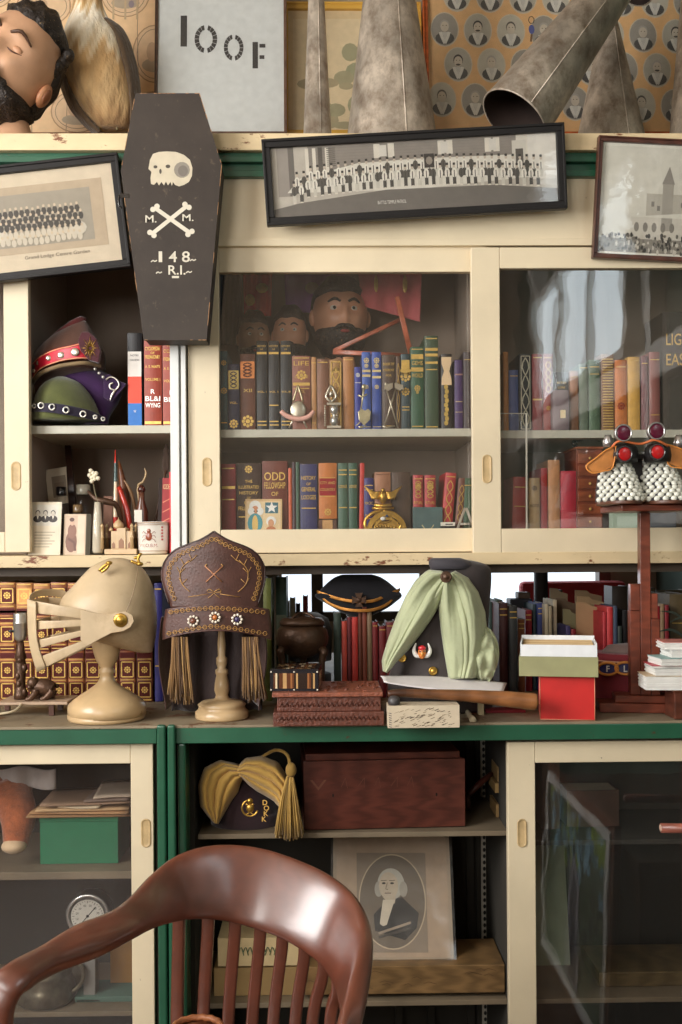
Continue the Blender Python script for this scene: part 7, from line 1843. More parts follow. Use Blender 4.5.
for j, cx_ in enumerate((621, 664)):
    Ys = 2.46; sd = 'left' if j == 0 else 'other'
    r = thing('studded_shoe', ('dark shoe covered in white pearl studs, the one farther from picture edge' if j == 0 else 'dark shoe covered in white pearl studs, the one cut by picture edge'), 'shoe', Vector((at(cx_, 510, Ys).x, Ys, zp)))
    k = kx(Ys); X_ = lambda a: at(cx_ + a, 480, Ys).x; Zs = lambda q: at(cx_, q, Ys).z
    b = MB()
    def sole(u, v, e=1.0):
        a = u * 2 * PI; w = 22 * k * (1 + .0 * math.sin(a)); return Vector((X_(0) + w * e * math.cos(a) * (1 - .12 * max(0, math.sin(a))), Ys + .02 + .085 * e * math.sin(a), zp + .008 * v))
    b.grid(sole, 40, 2, sr(96, 60, 44), closed=True); n = len(b.v); b.f.append(list(range(40))); b.f.append(list(range(n - 40, n)))
    for _ in (0, 1): b.c.append(sr(96, 60, 44)); b.s.append(False); b.m.append(0)
    b.build('sole', 'leather', r, bev=.001)
    def up(u, v):   # u around, v up: toe is near the camera and slopes back
        a = u * 2 * PI; zz_ = zp + .008 + v * (Zs(460) - zp - .008)
        wx = (22.5 - 9 * v ** 1.2) * k; wy = .078 - .03 * v ** 1.5; cy_ = Ys + .02 + .045 * v
        return Vector((X_(0) + wx * math.cos(a), cy_ + wy * math.sin(a), zz_))
    b = MB(); b.grid(up, 40, 16, sr(38, 36, 44), closed=True); n = len(b.v); b.f.append(list(range(n - 40, n))); b.c.append(sr(38, 36, 44)); b.s.append(False); b.m.append(0)
    b.build('upper', 'leather', r)
    b = MB(); 
    for row in range(11):
        v = .04 + row * .092; nn = 8 - (row // 4)
        for i in range(nn):
            a = PI * (1.06 + (.88 * (i + (.5 if row % 2 else 0) + .25) / nn)); p = up(a / (2 * PI), v); d = Vector((math.cos(a), math.sin(a) * 1.2, .35)).normalized()
            b.ell(p + d * .001, (.0078, .0054, .0068), sr(226, 226, 214), 10, 7)
    b.build('pearl_studs', 'gloss', r)
r = thing('jewelled_goggles', 'leather goggles with four dark red lenses resting above the studded shoes', 'goggles', at(642, 455, 2.44)); Yg = 2.42
def ring(b, px, py, rr, c, dep=.012, Yy=None):
    q = at(px, py, Yy or Yg); Mr = Matrix.Translation(q) @ Matrix.Rotation(PI / 2, 4, 'X'); k = kx(Yg)
    b.lathe([(rr * k * 1.0, -dep), (rr * k * 1.06, 0), (rr * k * 1.0, .003), (rr * k * .86, .003), (rr * k * .82, -.004)], 0, 0, c, 32, M=Mr)
def lens(b, px, py, rr, c, Yy=None):
    q = at(px, py, Yy or Yg); b.ell(q + Vector((0, -.0005, 0)), (rr * kx(Yg) * .86, .003, rr * kx(Yg) * .86), c, 24, 10)
for (a, c_, rr, cc) in ((623.5, 433, 8.6, sr(84, 10, 40)), (656.5, 431, 8.8, sr(84, 10, 40)), (624.5, 454, 8.0, sr(170, 20, 24)), (657.5, 452, 8.0, sr(180, 20, 24))):
    b = MB(); ring(b, a, c_, rr, sr(176, 172, 170) if c_ < 440 else sr(50, 46, 48)); o = b.build('lens_rim', 'silver' if c_ < 440 else 'gloss', r); b = MB(); lens(b, a, c_, rr, cc); b.build('red_lens', 'gloss', o)
for cx_ in (624.5, 657.5):
    b = MB(); lathe_px(b, cx_, Yg + .035, [(13, 462), (14, 456), (13, 448), (9, 444)], sr(30, 26, 26), 24, sy=.8); b.build('eye_cup', 'leather', r)
for s, pts in ((-1, ((616, 446), (606, 450), (596, 458), (586, 466), (592, 473), (604, 471), (613, 467))), (1, ((666, 444), (676, 447), (688, 452), (698, 460), (692, 468), (680, 468), (668, 464)))):
    b = MB(); q = [at(a, c_, Yg + .03) for a, c_ in pts]; v_ = [(p.x, p.z) for p in q]; b.prism(v_, Yg + .025, Yg + .031, sr(190, 124, 62)); b.build('leather_side', 'leather', r, bev=.002)
    b = MB(); b.tube([at(a, c_, Yg + .022) for a, c_ in pts + (pts[0],)], .0016, sr(230, 150, 70), 6, 3); b.build('edge_stitching', 'paint', r)
b = MB(); b.tube([at(612, 447, Yg + .01), at(620, 441, Yg), at(640, 444, Yg + .01), at(655, 440, Yg), at(668, 446, Yg + .01)], .003, sr(206, 110, 60), 8, 4); b.build('bridge_strap', 'leather', r)
for cx_ in (608, 679):
    b = MB(); lathe_px(b, cx_, Yg + .03, [(5, 447), (5.6, 442), (4, 438), (3, 435)], sr(190, 186, 184), 18); b.build('buckle', 'silver', r)
b = MB(); q = at(640, 478, 2.47); b.box(q.x - .012, q.x + .012, 2.49, 2.52, zp, at(640, 456, 2.47).z, sr(40, 34, 34)); b.box(q.x - .05, q.x + .05, 2.475, 2.51, at(640, 458, 2.47).z, at(640, 454, 2.47).z, sr(40, 34, 34)); b.build('support_bar', 'leather', r)

# magazines on a brown wooden crate at the edge
q0 = on_z(676, 722, zW); r = thing('wooden_crate', 'dark brown wooden block under the stack of magazines', 'crate', Vector((at(690, 715, 2.44).x, 2.44, z0)))
zk = at(670, 692, 2.42).z; b = MB(); b.box(at(673, 700, 2.42).x, at(740, 700, 2.42).x, 2.41, 2.478, z0, zk, sr(90, 48, 34)); b.box(at(671, 700, 2.42).x, at(742, 700, 2.42).x, 2.405, 2.482, zk, zk + .006, sr(104, 58, 40)); b.build('block', 'dark_wood', r, bev=.002)
zm_ = zk + .0065
MG = [(sr(214, 190, 156), .034, 'cream covered magazine at the bottom of the stack'), (sr(206, 206, 200), .018, 'plain white magazine second from stack bottom'), (sr(190, 60, 76), .006, 'thin magazine with red edge in mid stack'), (sr(146, 180, 178), .018, 'pale teal covered magazine in mid stack'), (sr(214, 214, 212), .016, 'white magazine just under the pink one'), (sr(206, 130, 120), .018, 'pink covered magazine on top of the stack')]
for i, (c_, th, lab) in enumerate(MG):
    xL = at([645, 652, 651, 655, 668, 664][i], 660, 2.42).x; r = thing('magazine', lab, 'magazine', Vector((xL + .1, 2.46, zm_)), 'magazines stacked on the wooden block')
    Mx = Matrix.Translation((xL + .12, 2.45, 0)) @ Matrix.Rotation(math.radians([-5, -2, -4, 3, -1, -6][i]), 4, 'Z')
    b = MB(Mx)
    for q_ in range(max(1, int(th / .004))): b.box(-.118 + .0015 * math.sin(q_ * 3 + i), .12, -.055 + .001 * math.sin(q_ * 2), .03, zm_ + q_ * .004 + .0003, zm_ + q_ * .004 + .0039, sr(232, 230, 224))
    zt_ = zm_ + max(1, int(th / .004)) * .004 + .0002; b.build('pages', 'paper', r)
    b = MB(Mx); b.box(-.12, .121, -.057, .031, zt_, zt_ + .0012, c_); b.build('cover', 'print', r); zm_ = zt_ + .0016
# plant leaves
r = thing('potted_plant', 'dark potted plant with long thin arching leaves beside brown ledger', 'plant', Vector((at(700, 700, 2.66).x, 2.66, z0)))
b = MB(); lathe_px(b, 706, 2.66, [(14, 688), (18, 655), (19, 652), (17, 652)], sr(60, 50, 46), 24); b.v = [Vector((p.x, p.y, max(p.z, z0))) for p in b.v]; b.build('pot', 'paint', r)
for pts in (((706, 655), (690, 628), (676, 614), (660, 611)), ((706, 655), (688, 640), (672, 630), (657, 632)), ((706, 655), (700, 630), (684, 618), (670, 622)), ((706, 655), (712, 620), (720, 605), (735, 600))):
    b = MB(); n = len(pts); q = [at(a, c_, 2.66 - .03 * i) for i, (a, c_) in enumerate(pts)]
    b.ribbon([(p + Vector((0, .0, .004 * w_)), p - Vector((0, 0, .004 * w_))) for p, w_ in zip(q, (.6, 1.2, 1.0, .15))], .0015, sr(84, 92, 84), sub=5, seg=8); b.build('leaf', 'gloss', r)
# ------------------------------------------------------------------ lower case, middle bay
zc1 = zs1 + .0008
Yf_ = 2.60; r = thing('tasselled_fez', 'dark fez wrapped in yellow cloth with gold emblem and tassel, lower middle shelf', 'fez', Vector((at(243, 836, Yf_).x, Yf_, zc1)))
b = MB(); b.blob([(772, 222, 264), (782, 216, 270), (800, 212, 276), (822, 211, 280), (834, 214, 280)], Yf_, .42, sr(44, 22, 28), 36); b.v = [Vector((p.x, p.y, max(p.z, zc1))) for p in b.v]
b.lathe([(30 * kx(Yf_), zc1), (34 * kx(Yf_), zc1 + .004), (34 * kx(Yf_), zc1 + .03)], at(246, 830, Yf_).x, Yf_, sr(44, 22, 28), 30, sy=.8); b.build('felt_body', 'velvet', r)
YE = sr(186, 146, 70)
def fold(eA, eB, y0_, bulge, nf, amp, name, ph=0.0):
    def lerp(L_, t):
        i = t * (len(L_) - 1); j = min(int(i), len(L_) - 2); f = i - j
        return (L_[j][0] * (1 - f) + L_[j + 1][0] * f, L_[j][1] * (1 - f) + L_[j + 1][1] * f)
    def fn(u, v):
        a = lerp(eA, v); c_ = lerp(eB, v); px = a[0] * (1 - u) + c_[0] * u; py = a[1] * (1 - u) + c_[1] * u
        pr = 1 - (2 * u - 1) ** 4; rg = abs(math.sin((u + .06 * math.sin(v * 5 + ph)) * nf * PI)) ** .6
        return at(px, py, y0_ + .035 - bulge * pr - amp * rg * pr)
    b = MB(); b.grid(fn, 56, 26, YE); b.build(name, 'drape', r, solid=.002)
fold([(238, 764), (220, 760), (204, 768), (198, 785), (200, 806), (214, 823)], [(243, 778), (240, 784), (238, 792), (232, 800), (226, 810), (218, 824)], Yf_ - .10, .035, 4, .012, 'left_wrap')
fold([(236, 768), (246, 758), (262, 756), (278, 762), (288, 778), (286, 800)], [(240, 776), (249, 785), (257, 791), (266, 796), (274, 801), (281, 809)], Yf_ - .11, .035, 4, .012, 'crossed_wrap', 2)
k = kx(2.48); b = MB(); P = lambda a, c_: at(a, c_, 2.475)
b.tube([P(250 + 8 * math.cos(t * PI / 10), 808 - 8.5 * math.sin(t * PI / 10) * .95) for t in range(4, 20)], .0022, seg=8); b.ell(P(250, 808), (4 * k, .006, 4.6 * k), (1, 1, 1), 14, 10); b.ell(P(250, 801), (3 * k, .005, 3 * k), (1, 1, 1), 12, 8)
for s in (-1, 1): b.tube([P(250, 812), P(250 + s * 4, 815)], .0014); b.ell(P(250 + s * 3, 804) - Vector((0, .005, 0)), (1.3 * k, .002, 1.3 * k), (1, 1, 1), 8, 6)
b.build('gold_emblem', 'brass', r)
b = MB(); 
for i, L_ in enumerate('DOKK'): q = at(264 + 2.5 * math.sin(i * .9 + .4), 805 + i * 5.5, 2.448); b.text(L_, q.x, q.z, .012, q.y, sr(206, 160, 80), bold=.02)
b.build('lettering', 'print', r)
b = MB(); b.tube([at(262, 757, 2.53), at(276, 750, 2.50), at(288, 756, 2.48), at(290, 775, 2.475)], .004, sr(150, 116, 50), 8, 5); b.ell(at(291, 770, 2.475), (.013, .012, .018), sr(150, 116, 50), 14, 10); b.build('tassel_knot', 'cloth', r)
b = MB(); rnd = random.Random(6)
for i in range(90):
    a = rnd.uniform(-1, 1); y_ = rnd.uniform(-.014, .014); cc = rnd.choice([sr(150, 116, 50), sr(116, 88, 38), sr(176, 140, 70)])
    b.tube([at(290 + a * 3, 776, 2.478 + y_ * .5), at(289 + a * 9, 800, 2.475 + y_), at(289 + a * 15, 838 - 4 * a * a + rnd.uniform(-3, 3), 2.475 + y_)], .0016, cc, 5, 2)
b.build('tassel_fringe', 'cloth', r)

m, w, h = quad((304, 836.5), (465.5, 832.5), (303, 768), 2.515, Yr=2.535)
r = thing('wooden_box', 'long dark red brown wooden box with faint worn lettering, lower middle shelf', 'box', m.translation.copy())
m = m.copy(); m.translation.z = max(m.translation.z, zc1 + .002)
b = MB(m); WC = sr(84, 42, 32); b.box(0, w, 0, .012, 0, h, WC); b.box(0, w, .013, .27, 0, h * .97, WC); b.build('box_body', 'dark_wood', r, bev=.0015)
b = MB(m); b.box(.006, w * .98, .03, .28, h * .975, h + .012, sr(96, 50, 38)); b.build('lid', 'dark_wood', r, bev=.0015)
b = MB(m)
b.text('V', .035, h * .58, .026, -.0006, sr(104, 62, 46), w=.04)
for i in range(5): b.line([(.09 + i * .04, h * .62), (.10 + i * .04 + .006 * (i % 2), h * .75), (.105 + i * .04, h * .60)], .0012, -.0006, sr(98, 56, 42))
for (a, c_) in ((.18, .5), (.82, .48)): b.disc(w * a, h * c_, .0022, .0045, -.0006, sr(20, 12, 10), 8)
b.build('worn_lettering', 'print', r)
for i, (t_, b_, x0_, c_) in enumerate(((767, 782, 498, sr(150, 120, 76)), (783, 793, 495, sr(166, 134, 84)), (794, 803, 499, sr(140, 110, 68)), (804, 816, 496, sr(156, 124, 78)))):
    Yn = 2.62; z_t, z_b = at(504, t_, Yn).z, at(504, b_, Yn).z; xA, xB = at(x0_, 790, Yn).x, at(512, 790, Yn).x
    if i == 3: z_b = zc1
    b = MB(); b.box(xA, xB, Yn, Yn + .10, z_b, z_t - .0006, c_); o = b.build('paper_packet', 'paper', None, (xA, Yn, z_b), bev=.001)
    tag(o, ['top tan packet of the stack behind right door stile', 'second tan packet, slightly proud, behind the door stile', 'third tan packet from top behind the door stile', 'lowest tan packet on the shelf behind the door stile'][i], 'packet', 'tan packets stacked behind the door stile')
b = MB(); b.tube([at(468, 795, 2.66), at(480, 783, 2.68), at(492, 774, 2.70)], .008, sr(84, 44, 36), 8); q = at(468, 795, 2.66); b.tube([Vector((q.x, q.y, zc1 + .008)), q], .006, sr(84, 44, 36), 8)
tag(b.build('broken_strut', 'dark_wood', None, (q.x, 2.66, zc1)), 'dark wooden strut leaning beside the long wooden box', 'strut')

# portrait print in a clear sleeve
def art_port(b, w, h, F, y0):
    y = -.0006; b.rect(w * .03, w * .97, h * .015, h * .95, y, sr(186, 160, 136)); b.rect(w * .20, w * .79, h * .05, h * .80, y - .0002, sr(150, 132, 114)); cx_, cz_ = w * .50, h * .43
    b.disc(cx_, cz_, w * .285, h * .36, y - .0004, sr(206, 184, 156), 40); b.disc(cx_, cz_, w * .275, h * .35, y - .0005, sr(120, 106, 92), 40)
    D = sr(46, 42, 42); S = sr(206, 188, 166)
    b.plate([(cx_ - w * .15, cz_ - h * .22), (cx_ - w * .16, cz_ - h * .10), (cx_ - w * .05, cz_ + h * .0), (cx_ + w * .08, cz_ + h * .03), (cx_ + w * .22, cz_ - h * .09), (cx_ + w * .20, cz_ - h * .20), (cx_ + w * .1, cz_ - h * .29)], y - .0007, D)
    b.disc(cx_ - w * .01, cz_ + h * .13, w * .115, h * .12, y - .0009, sr(196, 190, 178), 20)
    for s in (-1, 1): b.disc(cx_ + w * (s * .105 - .01), cz_ + h * .09, w * .035, h * .06, y - .0010, sr(176, 168, 156), 12)
    b.disc(cx_ - w * .03, cz_ + h * .115, w * .082, h * .105, y - .0011, S, 20); b.plate([(cx_ - w * .08, cz_ + h * .03), (cx_ + w * .03, cz_ + h * .04), (cx_ + w * .02, cz_ - h * .02), (cx_ - w * .03, cz_ - h * .02)], y - .0010, S)
    b.plate([(cx_ - w * .08, cz_ + h * .01), (cx_ + w * .02, cz_ + h * .01), (cx_ - w * .06, cz_ - h * .20), (cx_ - w * .11, cz_ - h * .17)], y - .0012, sr(220, 206, 186))
    for s in (-.07, .0): b.disc(cx_ + w * s, cz_ + h * .135, w * .017, h * .008, y - .0013, D, 8); b.line([(cx_ + w * (s - .025), cz_ + h * .155), (cx_ + w * (s + .025), cz_ + h * .157)], w * .006, y - .0013, sr(110, 96, 84))
    b.line([(cx_ - w * .04, cz_ + h * .14), (cx_ - w * .055, cz_ + h * .09), (cx_ - w * .035, cz_ + h * .088)], w * .006, y - .0013, sr(130, 110, 94)); b.line([(cx_ - w * .065, cz_ + h * .06), (cx_ - w * .01, cz_ + h * .06)], w * .007, y - .0013, sr(110, 84, 74))
    for i in range(3): b.line([(cx_ - w * .12, cz_ - h * (.21 + .03 * i)), (cx_ + w * .15, cz_ - h * (.12 + .04 * i))], w * .02, y - .0014, [D, sr(170, 150, 130), sr(80, 72, 66)][i])
zc4 = zs4 + .0008
m, w, h = quad((333, 964.5), (454, 964.5), (334, 832), 2.57, Yt=2.70)
m.translation.z = at(400, 966, 2.53).z + .002
r = thing('portrait_print', 'oval engraved portrait of a white haired man in clear sleeve, lower middle bay', 'print', m.translation.copy())
b = MB(m); b.box(0, w, 0, .004, 0, h, sr(176, 156, 134)); b.cur = 1; art_port(b, w, h, 0, 0); b.build('mounted_print', ['paper', 'print'], r)
b = MB(m); b.grid(lambda u, v: (w * (-.02 + 1.04 * u), -.006 - .003 * math.sin(u * 9 + v * 13) * math.sin(v * 7 - u * 5), h * (-.01 + 1.03 * v)), 40, 40, (1, 1, 1)); b.build('clear_sleeve', 'cello', r)
q1, q2 = at(300, 985, 2.53), at(505, 985, 2.53)
b = MB(); ztp, zbt = at(400, 966, 2.53).z, at(400, 994, 2.53).z; b.box(q1.x, q2.x, 2.53, 2.70, zbt, ztp, sr(124, 96, 62)); b.cur = 1
rnd = random.Random(2)
for i in range(14): x_ = q1.x + rnd.random() * (q2.x - q1.x - .05); z_ = zbt + .01 + rnd.random() * (ztp - zbt - .02); b.line([(x_, z_), (x_ + .012, z_ + .004), (x_ + .02 + rnd.random() * .02, z_ - .002)], .0012, 2.5294, sr(84, 62, 40))
tag(b.build('wooden_plank', ['dark_wood', 'print'], None, (q1.x, 2.53, zbt), bev=.002), 'thick worn plank lying under the oval portrait print', 'plank')
b = MB()
for x_ in (q1.x + .05, q2.x - .05): b.box(x_ - .02, x_ + .02, 2.56, 2.66, zc4 - .0005, zbt, sr(80, 62, 44))
b.build('bearer', 'dark_wood', bpy.data.objects['wooden_plank'])
zb_ = None
for i, (a, c_, t_, bo, col, lab) in enumerate(((218, 300, 938, 966, sr(206, 182, 136), 'cream box with green leaf scroll seen between chair slats'), (214, 302, 968, 1000, sr(150, 122, 78), 'wide tan box under the leaf scroll box, behind the chair slats'))):
    Yn = 2.56; p0_, p1_ = at(a, bo, Yn), at(c_, bo, Yn); zt_ = at(250, t_, Yn).z; zl_ = at(250, bo, Yn).z if i == 0 else zc4
    b = MB(); b.box(p0_.x, p1_.x, Yn, Yn + .18, zl_, zt_, col); b.cur = 1
    if i == 0:
        cx_ = (p0_.x + p1_.x) / 2; cz_ = (zl_ + zt_) / 2
        for s in (-1, 1):
            for j in range(4): b.tube([(cx_ + s * (.004 + j * .011), Yn - .001, cz_ - .008), (cx_ + s * (.010 + j * .011), Yn - .001, cz_ + .012), (cx_ + s * (.016 + j * .011), Yn - .001, cz_)], .0014, sr(90, 104, 76), 5, 3)
    tag(b.build('pasteboard_box', ['paper', 'print'], None, (p0_.x, Yn, zl_), bev=.001), lab, 'box')

# ------------------------------------------------------------------ lower case, door at the start of the case
zc2 = zs2 + .0008; Yg2 = 2.56
q = on_z(40, 866, zs2); GB = sr(24, 110, 74)
r = thing('green_box', 'emerald green cardboard box under loose papers behind lower door', 'box', Vector((at(79, 862, Yg2).x, Yg2, zc2)))
x0_, x1_ = at(40, 840, Yg2).x, at(118, 840, Yg2).x; zt_ = at(79, 816, Yg2).z; b = MB(); b.box(x0_, x1_, Yg2, Yg2 + .15, zc2, zt_ - .014, GB); b.build('box_body', 'paper', r, bev=.001)
b = MB(); b.box(x0_ - .001, x1_ + .001, Yg2 - .001, Yg2 + .151, zt_ - .0135, zt_, sr(28, 118, 80)); b.build('lid', 'paper', r, bev=.001)
zz_ = zt_ + .001; rnd = random.Random(21)
SH = [(27, 131, sr(150, 112, 74), 'wide brown folder lying directly on the green box'), (32, 131, sr(176, 134, 92), 'tan folder second from bottom on the green box'), (36, 128, sr(196, 160, 118), 'buff folder in middle of paper pile on green box'), (62, 104, sr(206, 186, 156), 'narrow cream envelope in paper pile on green box'), (40, 131, sr(150, 120, 96), 'brown paper sheaf in upper part of pile on green box'), (86, 131, sr(130, 110, 98), 'grey brown papers near the top of pile on green box'), (92, 130, sr(190, 170, 150), 'pale bent paper topping the pile on green box')]
for i, (a, c_, col, lab) in enumerate(SH):
    xa, xb_ = at(a, 805, Yg2).x, at(c_, 805, Yg2).x; b = MB(Matrix.Translation(((xa + xb_) / 2, Yg2 + .07, zz_)) @ Matrix.Rotation(math.radians([1, -3, 2, -6, 3, -2, 5][i]), 4, 'Z')); W_ = (xb_ - xa) / 2
    b.grid(lambda u, v: (-W_ + 2 * W_ * u, -.085 + .17 * v, .0015 + .002 * math.sin(u * 3 + i) * (i > 2)), 10, 6, col); tag(b.build('loose_papers', 'paper', None, ((xa + xb_) / 2, Yg2 + .07, zz_), solid=.004), lab, 'papers', 'papers piled on the green box'); zz_ += .0075
r = thing('plush_leg', 'orange brown furry costume leg with pale toe behind lower door', 'costume leg', Vector((at(16, 850, 2.58).x, 2.58, zc2)))
b = MB(); b.tube([at(10, 795, 2.66), at(18, 815, 2.60), at(17, 832, 2.57), at(16, 846, 2.56)], [.055, .045, .035, .028], sr(160, 84, 44), 20, 5); b.tube([at(-30, 790, 2.68), at(0, 796, 2.67), at(30, 800, 2.68)], [.05, .06, .03], sr(150, 78, 40), 18, 4)
b.build('fur', 'hair_orange' if 'hair_orange' in MATS else mat('hair_orange', None, rough=.9, var=.3, vs=60, bump=1, bs=200, sheen=.5), r)
b = MB(); b.ell(at(14, 846, 2.545), (.030, .028, .018), sr(206, 176, 140), 18, 12); b.v = [Vector((p.x, p.y, max(p.z, zc2))) for p in b.v]; b.build('pale_toe', 'cloth', r)
b = MB(); q = at(26, 776, 2.62); b.grid(lambda u, v: at(-14 + 70 * u, 768 + 20 * v + 2 * math.sin(u * 9), 2.64 + .012 * math.sin(u * 12)), 30, 8, sr(190, 180, 176)); b.build('paper_reflection', 'drape', r, solid=.003)  # pale sheet added in place of papers reflected in the door glass
zc5 = zs5 + .0008
def dialface(b, R_, y, c0_, c1_):
    b.disc(0, 0, R_, R_, y, c0_, 40)
    for i in range(36):
        a = i * PI / 18; L_ = .86 if i % 3 else .78; b.line([(R_ * L_ * math.cos(a), R_ * L_ * math.sin(a)), (R_ * .93 * math.cos(a), R_ * .93 * math.sin(a))], R_ * .03, y - .0003, c1_)
    for i in range(10): a = PI * 1.25 - i * PI / 6; b.text(str(i * 10), R_ * .64 * math.cos(a), R_ * .64 * math.sin(a) - R_ * .06, R_ * .14, y - .0003, c1_)
    b.line([(-R_ * .35, -R_ * .4), (R_ * .5, R_ * .55)], R_ * .05, y - .0005, c1_); b.disc(0, 0, R_ * .09, R_ * .09, y - .0006, c1_, 12)
q = at(88, 915.5, 2.60); k = kx(2.60); r = thing('pressure_gauge', 'round steel rimmed gauge with pale dial and black pointer behind lower door', 'gauge', Vector((q.x, 2.60, zc5)))
Mr = Matrix.Translation(q) @ Matrix.Rotation(PI / 2, 4, 'X')
b = MB(); b.lathe([(20.5 * k, -.05), (21 * k, -.004), (22 * k, 0), (21 * k, .004), (18.5 * k, .004), (18 * k, .0)], 0, 0, (1, 1, 1), 44, M=Mr); b.build('steel_rim', 'steel', r)
b = MB(Matrix.Translation(q + Vector((0, -.0045, 0)))); dialface(b, 16.5 * k, -.0002, sr(206, 200, 188), sr(30, 28, 28)); b.build('dial', 'print', r)
b = MB(); b.box(q.x - .015, q.x + .015, 2.61, 2.65, zc5, q.z - 19 * k, sr(120, 116, 110)); b.box(q.x - .03, q.x + .03, 2.60, 2.67, zc5, zc5 + .012, sr(120, 116, 110)); b.build('base', 'paint', r, bev=.002)
r = thing('metal_tankard', 'dull pewter tankard with round lid and curled handle, bottom of lower door', 'tankard', Vector((at(48, 1010, 2.62).x, 2.62, zc5)))
k = kx(2.62); q = at(46, 975, 2.62); b = MB(); b.lathe([(26 * k, zc5), (30 * k, zc5 + .01), (28 * k, zc5 + .04), (24 * k, q.z + .002), (26 * k, q.z + .012), (20 * k, q.z + .02), (8 * k, q.z + .028), (1 * k, q.z + .03)], q.x, 2.62, sr(130, 122, 104), 40); b.build('body', 'silver', r)
b = MB(); b.tube([at(64, 968, 2.60), at(74, 962, 2.60), at(83, 968, 2.60), at(82, 982, 2.60), at(72, 992, 2.60)], .005, sr(130, 122, 104), 10, 4); b.build('handle', 'silver', r)
for (a, c_, t_, bo, Yn, col, nm, lab) in ((75, 134, 997, 1016, 2.60, sr(76, 104, 92), 'teal_box', 'flat teal cardboard box beside the pewter tankard'), (110, 134, 935, 972, 2.68, sr(150, 106, 46), 'mustard_box', 'mustard yellow box beside the gauge behind the lower door')):
    xa, xb_ = at(a, t_, Yn).x, at(c_, t_, Yn).x; zt_ = at(a, t_, Yn).z; b = MB(); b.box(xa, xb_, Yn, Yn + .10, zc5, zt_, col); b.box(xa - .001, xb_ + .001, Yn - .001, Yn + .101, zt_ - .008, zt_ + .0005, col)
    tag(b.build(nm, 'paper', None, (xa, Yn, zc5), bev=.001), lab, 'box')
q = at(117, 928, 2.66); b = MB(); Mr = Matrix.Translation(q) @ Matrix.Rotation(PI / 2, 4, 'X'); k = kx(2.66); b.lathe([(5.6 * k, -.006), (6 * k, 0), (5 * k, .002), (4.4 * k, .0005)], 0, 0, sr(190, 186, 176), 24, M=Mr); zt_ = at(110, 935, 2.68).z
b.box(q.x - .008, q.x + .008, 2.69, 2.71, zt_ + .001, q.z, sr(150, 146, 136)); b.box(q.x - .004, q.x + .004, 2.66, 2.70, q.z - .003, q.z + .003, sr(150, 146, 136))
tag(b.build('pocket_watch', 'silver', None, (q.x, 2.68, zt_)), 'small silver pocket watch standing on the mustard box', 'watch')

# things in the far lower bay
zc3 = zs3 + .0008
for (a, c_, t_, Yn, col, lab) in ((542, 560, 760, 2.66, sr(96, 66, 50), 'brown ledger standing on upper shelf of the far lower bay'), (566, 620, 790, 2.68, sr(84, 58, 46), 'brown document box on upper shelf of the far lower bay')):
    book(a, c_, t_, zc3, Yn, col, lab, [], depth=.1)
for i, (a, c_, t_, Yn, col, lab) in enumerate(((538, 572, 845, 2.70, sr(150, 158, 134), 'tall pale green board leaning inside far lower bay'),)):
    m, w, h = quad((a, 996), (c_, 996), (a, t_), Yn, Yt=Yn + .1); b = MB(m); b.box(0, w, 0, .008, 0, h, col); tag(b.build('green_board', 'paint', None, m.translation), lab, 'board')
b = MB(); q = at(640, 975, 2.60); b.box(at(590, 0, 2.6).x, at(700, 0, 2.6).x, 2.58, 2.76, zc4, at(640, 972, 2.58).z, sr(100, 84, 58)); tag(b.build('flat_case', 'dark_wood', None, (q.x, 2.6, zc4), bev=.003), 'flat brown wooden case lying low in far lower bay', 'case')

# ------------------------------------------------------------------ painting and trunk beside the camera, mirrored in the far lower pane
r = thing('landscape_painting', 'framed landscape painting standing on the floor, mirrored in far lower pane', 'painting', Vector((.75, 1.6, ZF)))
m = frame_m(Vector((.77, 2.03, ZF)), Vector((.77, 1.15, ZF)), Vector((.795, 2.03, ZF + .68))); w, h = .88, .68
m = frame_m(Vector((.765, 2.03, ZF)), Vector((.765, 1.15, ZF)), Vector((.79, 2.03, ZF + .68)))
b = MB(m)
for (x0_, x1_, a, c_) in ((0, w, 0, .03), (0, w, h - .03, h), (0, .03, .03, h - .03), (w - .03, w, .03, h - .03)): b.box(x0_, x1_, -.0, .02, a, c_, sr(90, 54, 36))
b.build('outer_frame', 'dark_wood', r, bev=.002)
b = MB(m)
for (x0_, x1_, a, c_) in ((.03, w - .03, .03, .06), (.03, w - .03, h - .06, h - .03), (.03, .06, .06, h - .06), (w - .06, w - .03, .06, h - .06)): b.box(x0_, x1_, -.006, .018, a, c_, sr(206, 220, 226))
b.build('inner_frame', 'white_paint', r, bev=.002)
b = MB(m); rnd = random.Random(31); b.rect(.06, w - .06, .06, h - .06, .004, sr(84, 104, 84))
for i in range(220):
    x_ = .08 + rnd.random() * (w - .16); z_ = .08 + rnd.random() * (h - .16); up = z_ / h
    col = rnd.choice([sr(150, 190, 206), sr(120, 160, 176), sr(150, 176, 80)]) if up > .62 else rnd.choice([sr(70, 92, 60), sr(50, 66, 50), sr(96, 108, 84)])
    b.disc(x_, z_, .012 + rnd.random() * .014, .018 + rnd.random() * .025, .0036 - i * .00001, col, 8)
b.plate([(w * .40, .07), (w * .62, .07), (w * .58, h * .62), (w * .50, h * .72), (w * .42, h * .62)], .001, sr(150, 150, 156)); b.plate([(w * .45, .08), (w * .57, .08), (w * .55, h * .55), (w * .50, h * .64), (w * .46, h * .55)], .0008, sr(96, 96, 100))
b.build('canvas', 'print', r)
b = MB(); b.box(.835, 1.38, 1.0, 2.1, ZF, ZF + .56, sr(60, 42, 32)); b.box(.832, 1.383, .997, 2.103, ZF + .562, ZF + .60, sr(66, 46, 34)); tag(b.build('storage_trunk', 'dark_wood', None, (1.1, 1.5, ZF), bev=.004), 'dark wooden trunk that the landscape painting leans against', 'trunk')
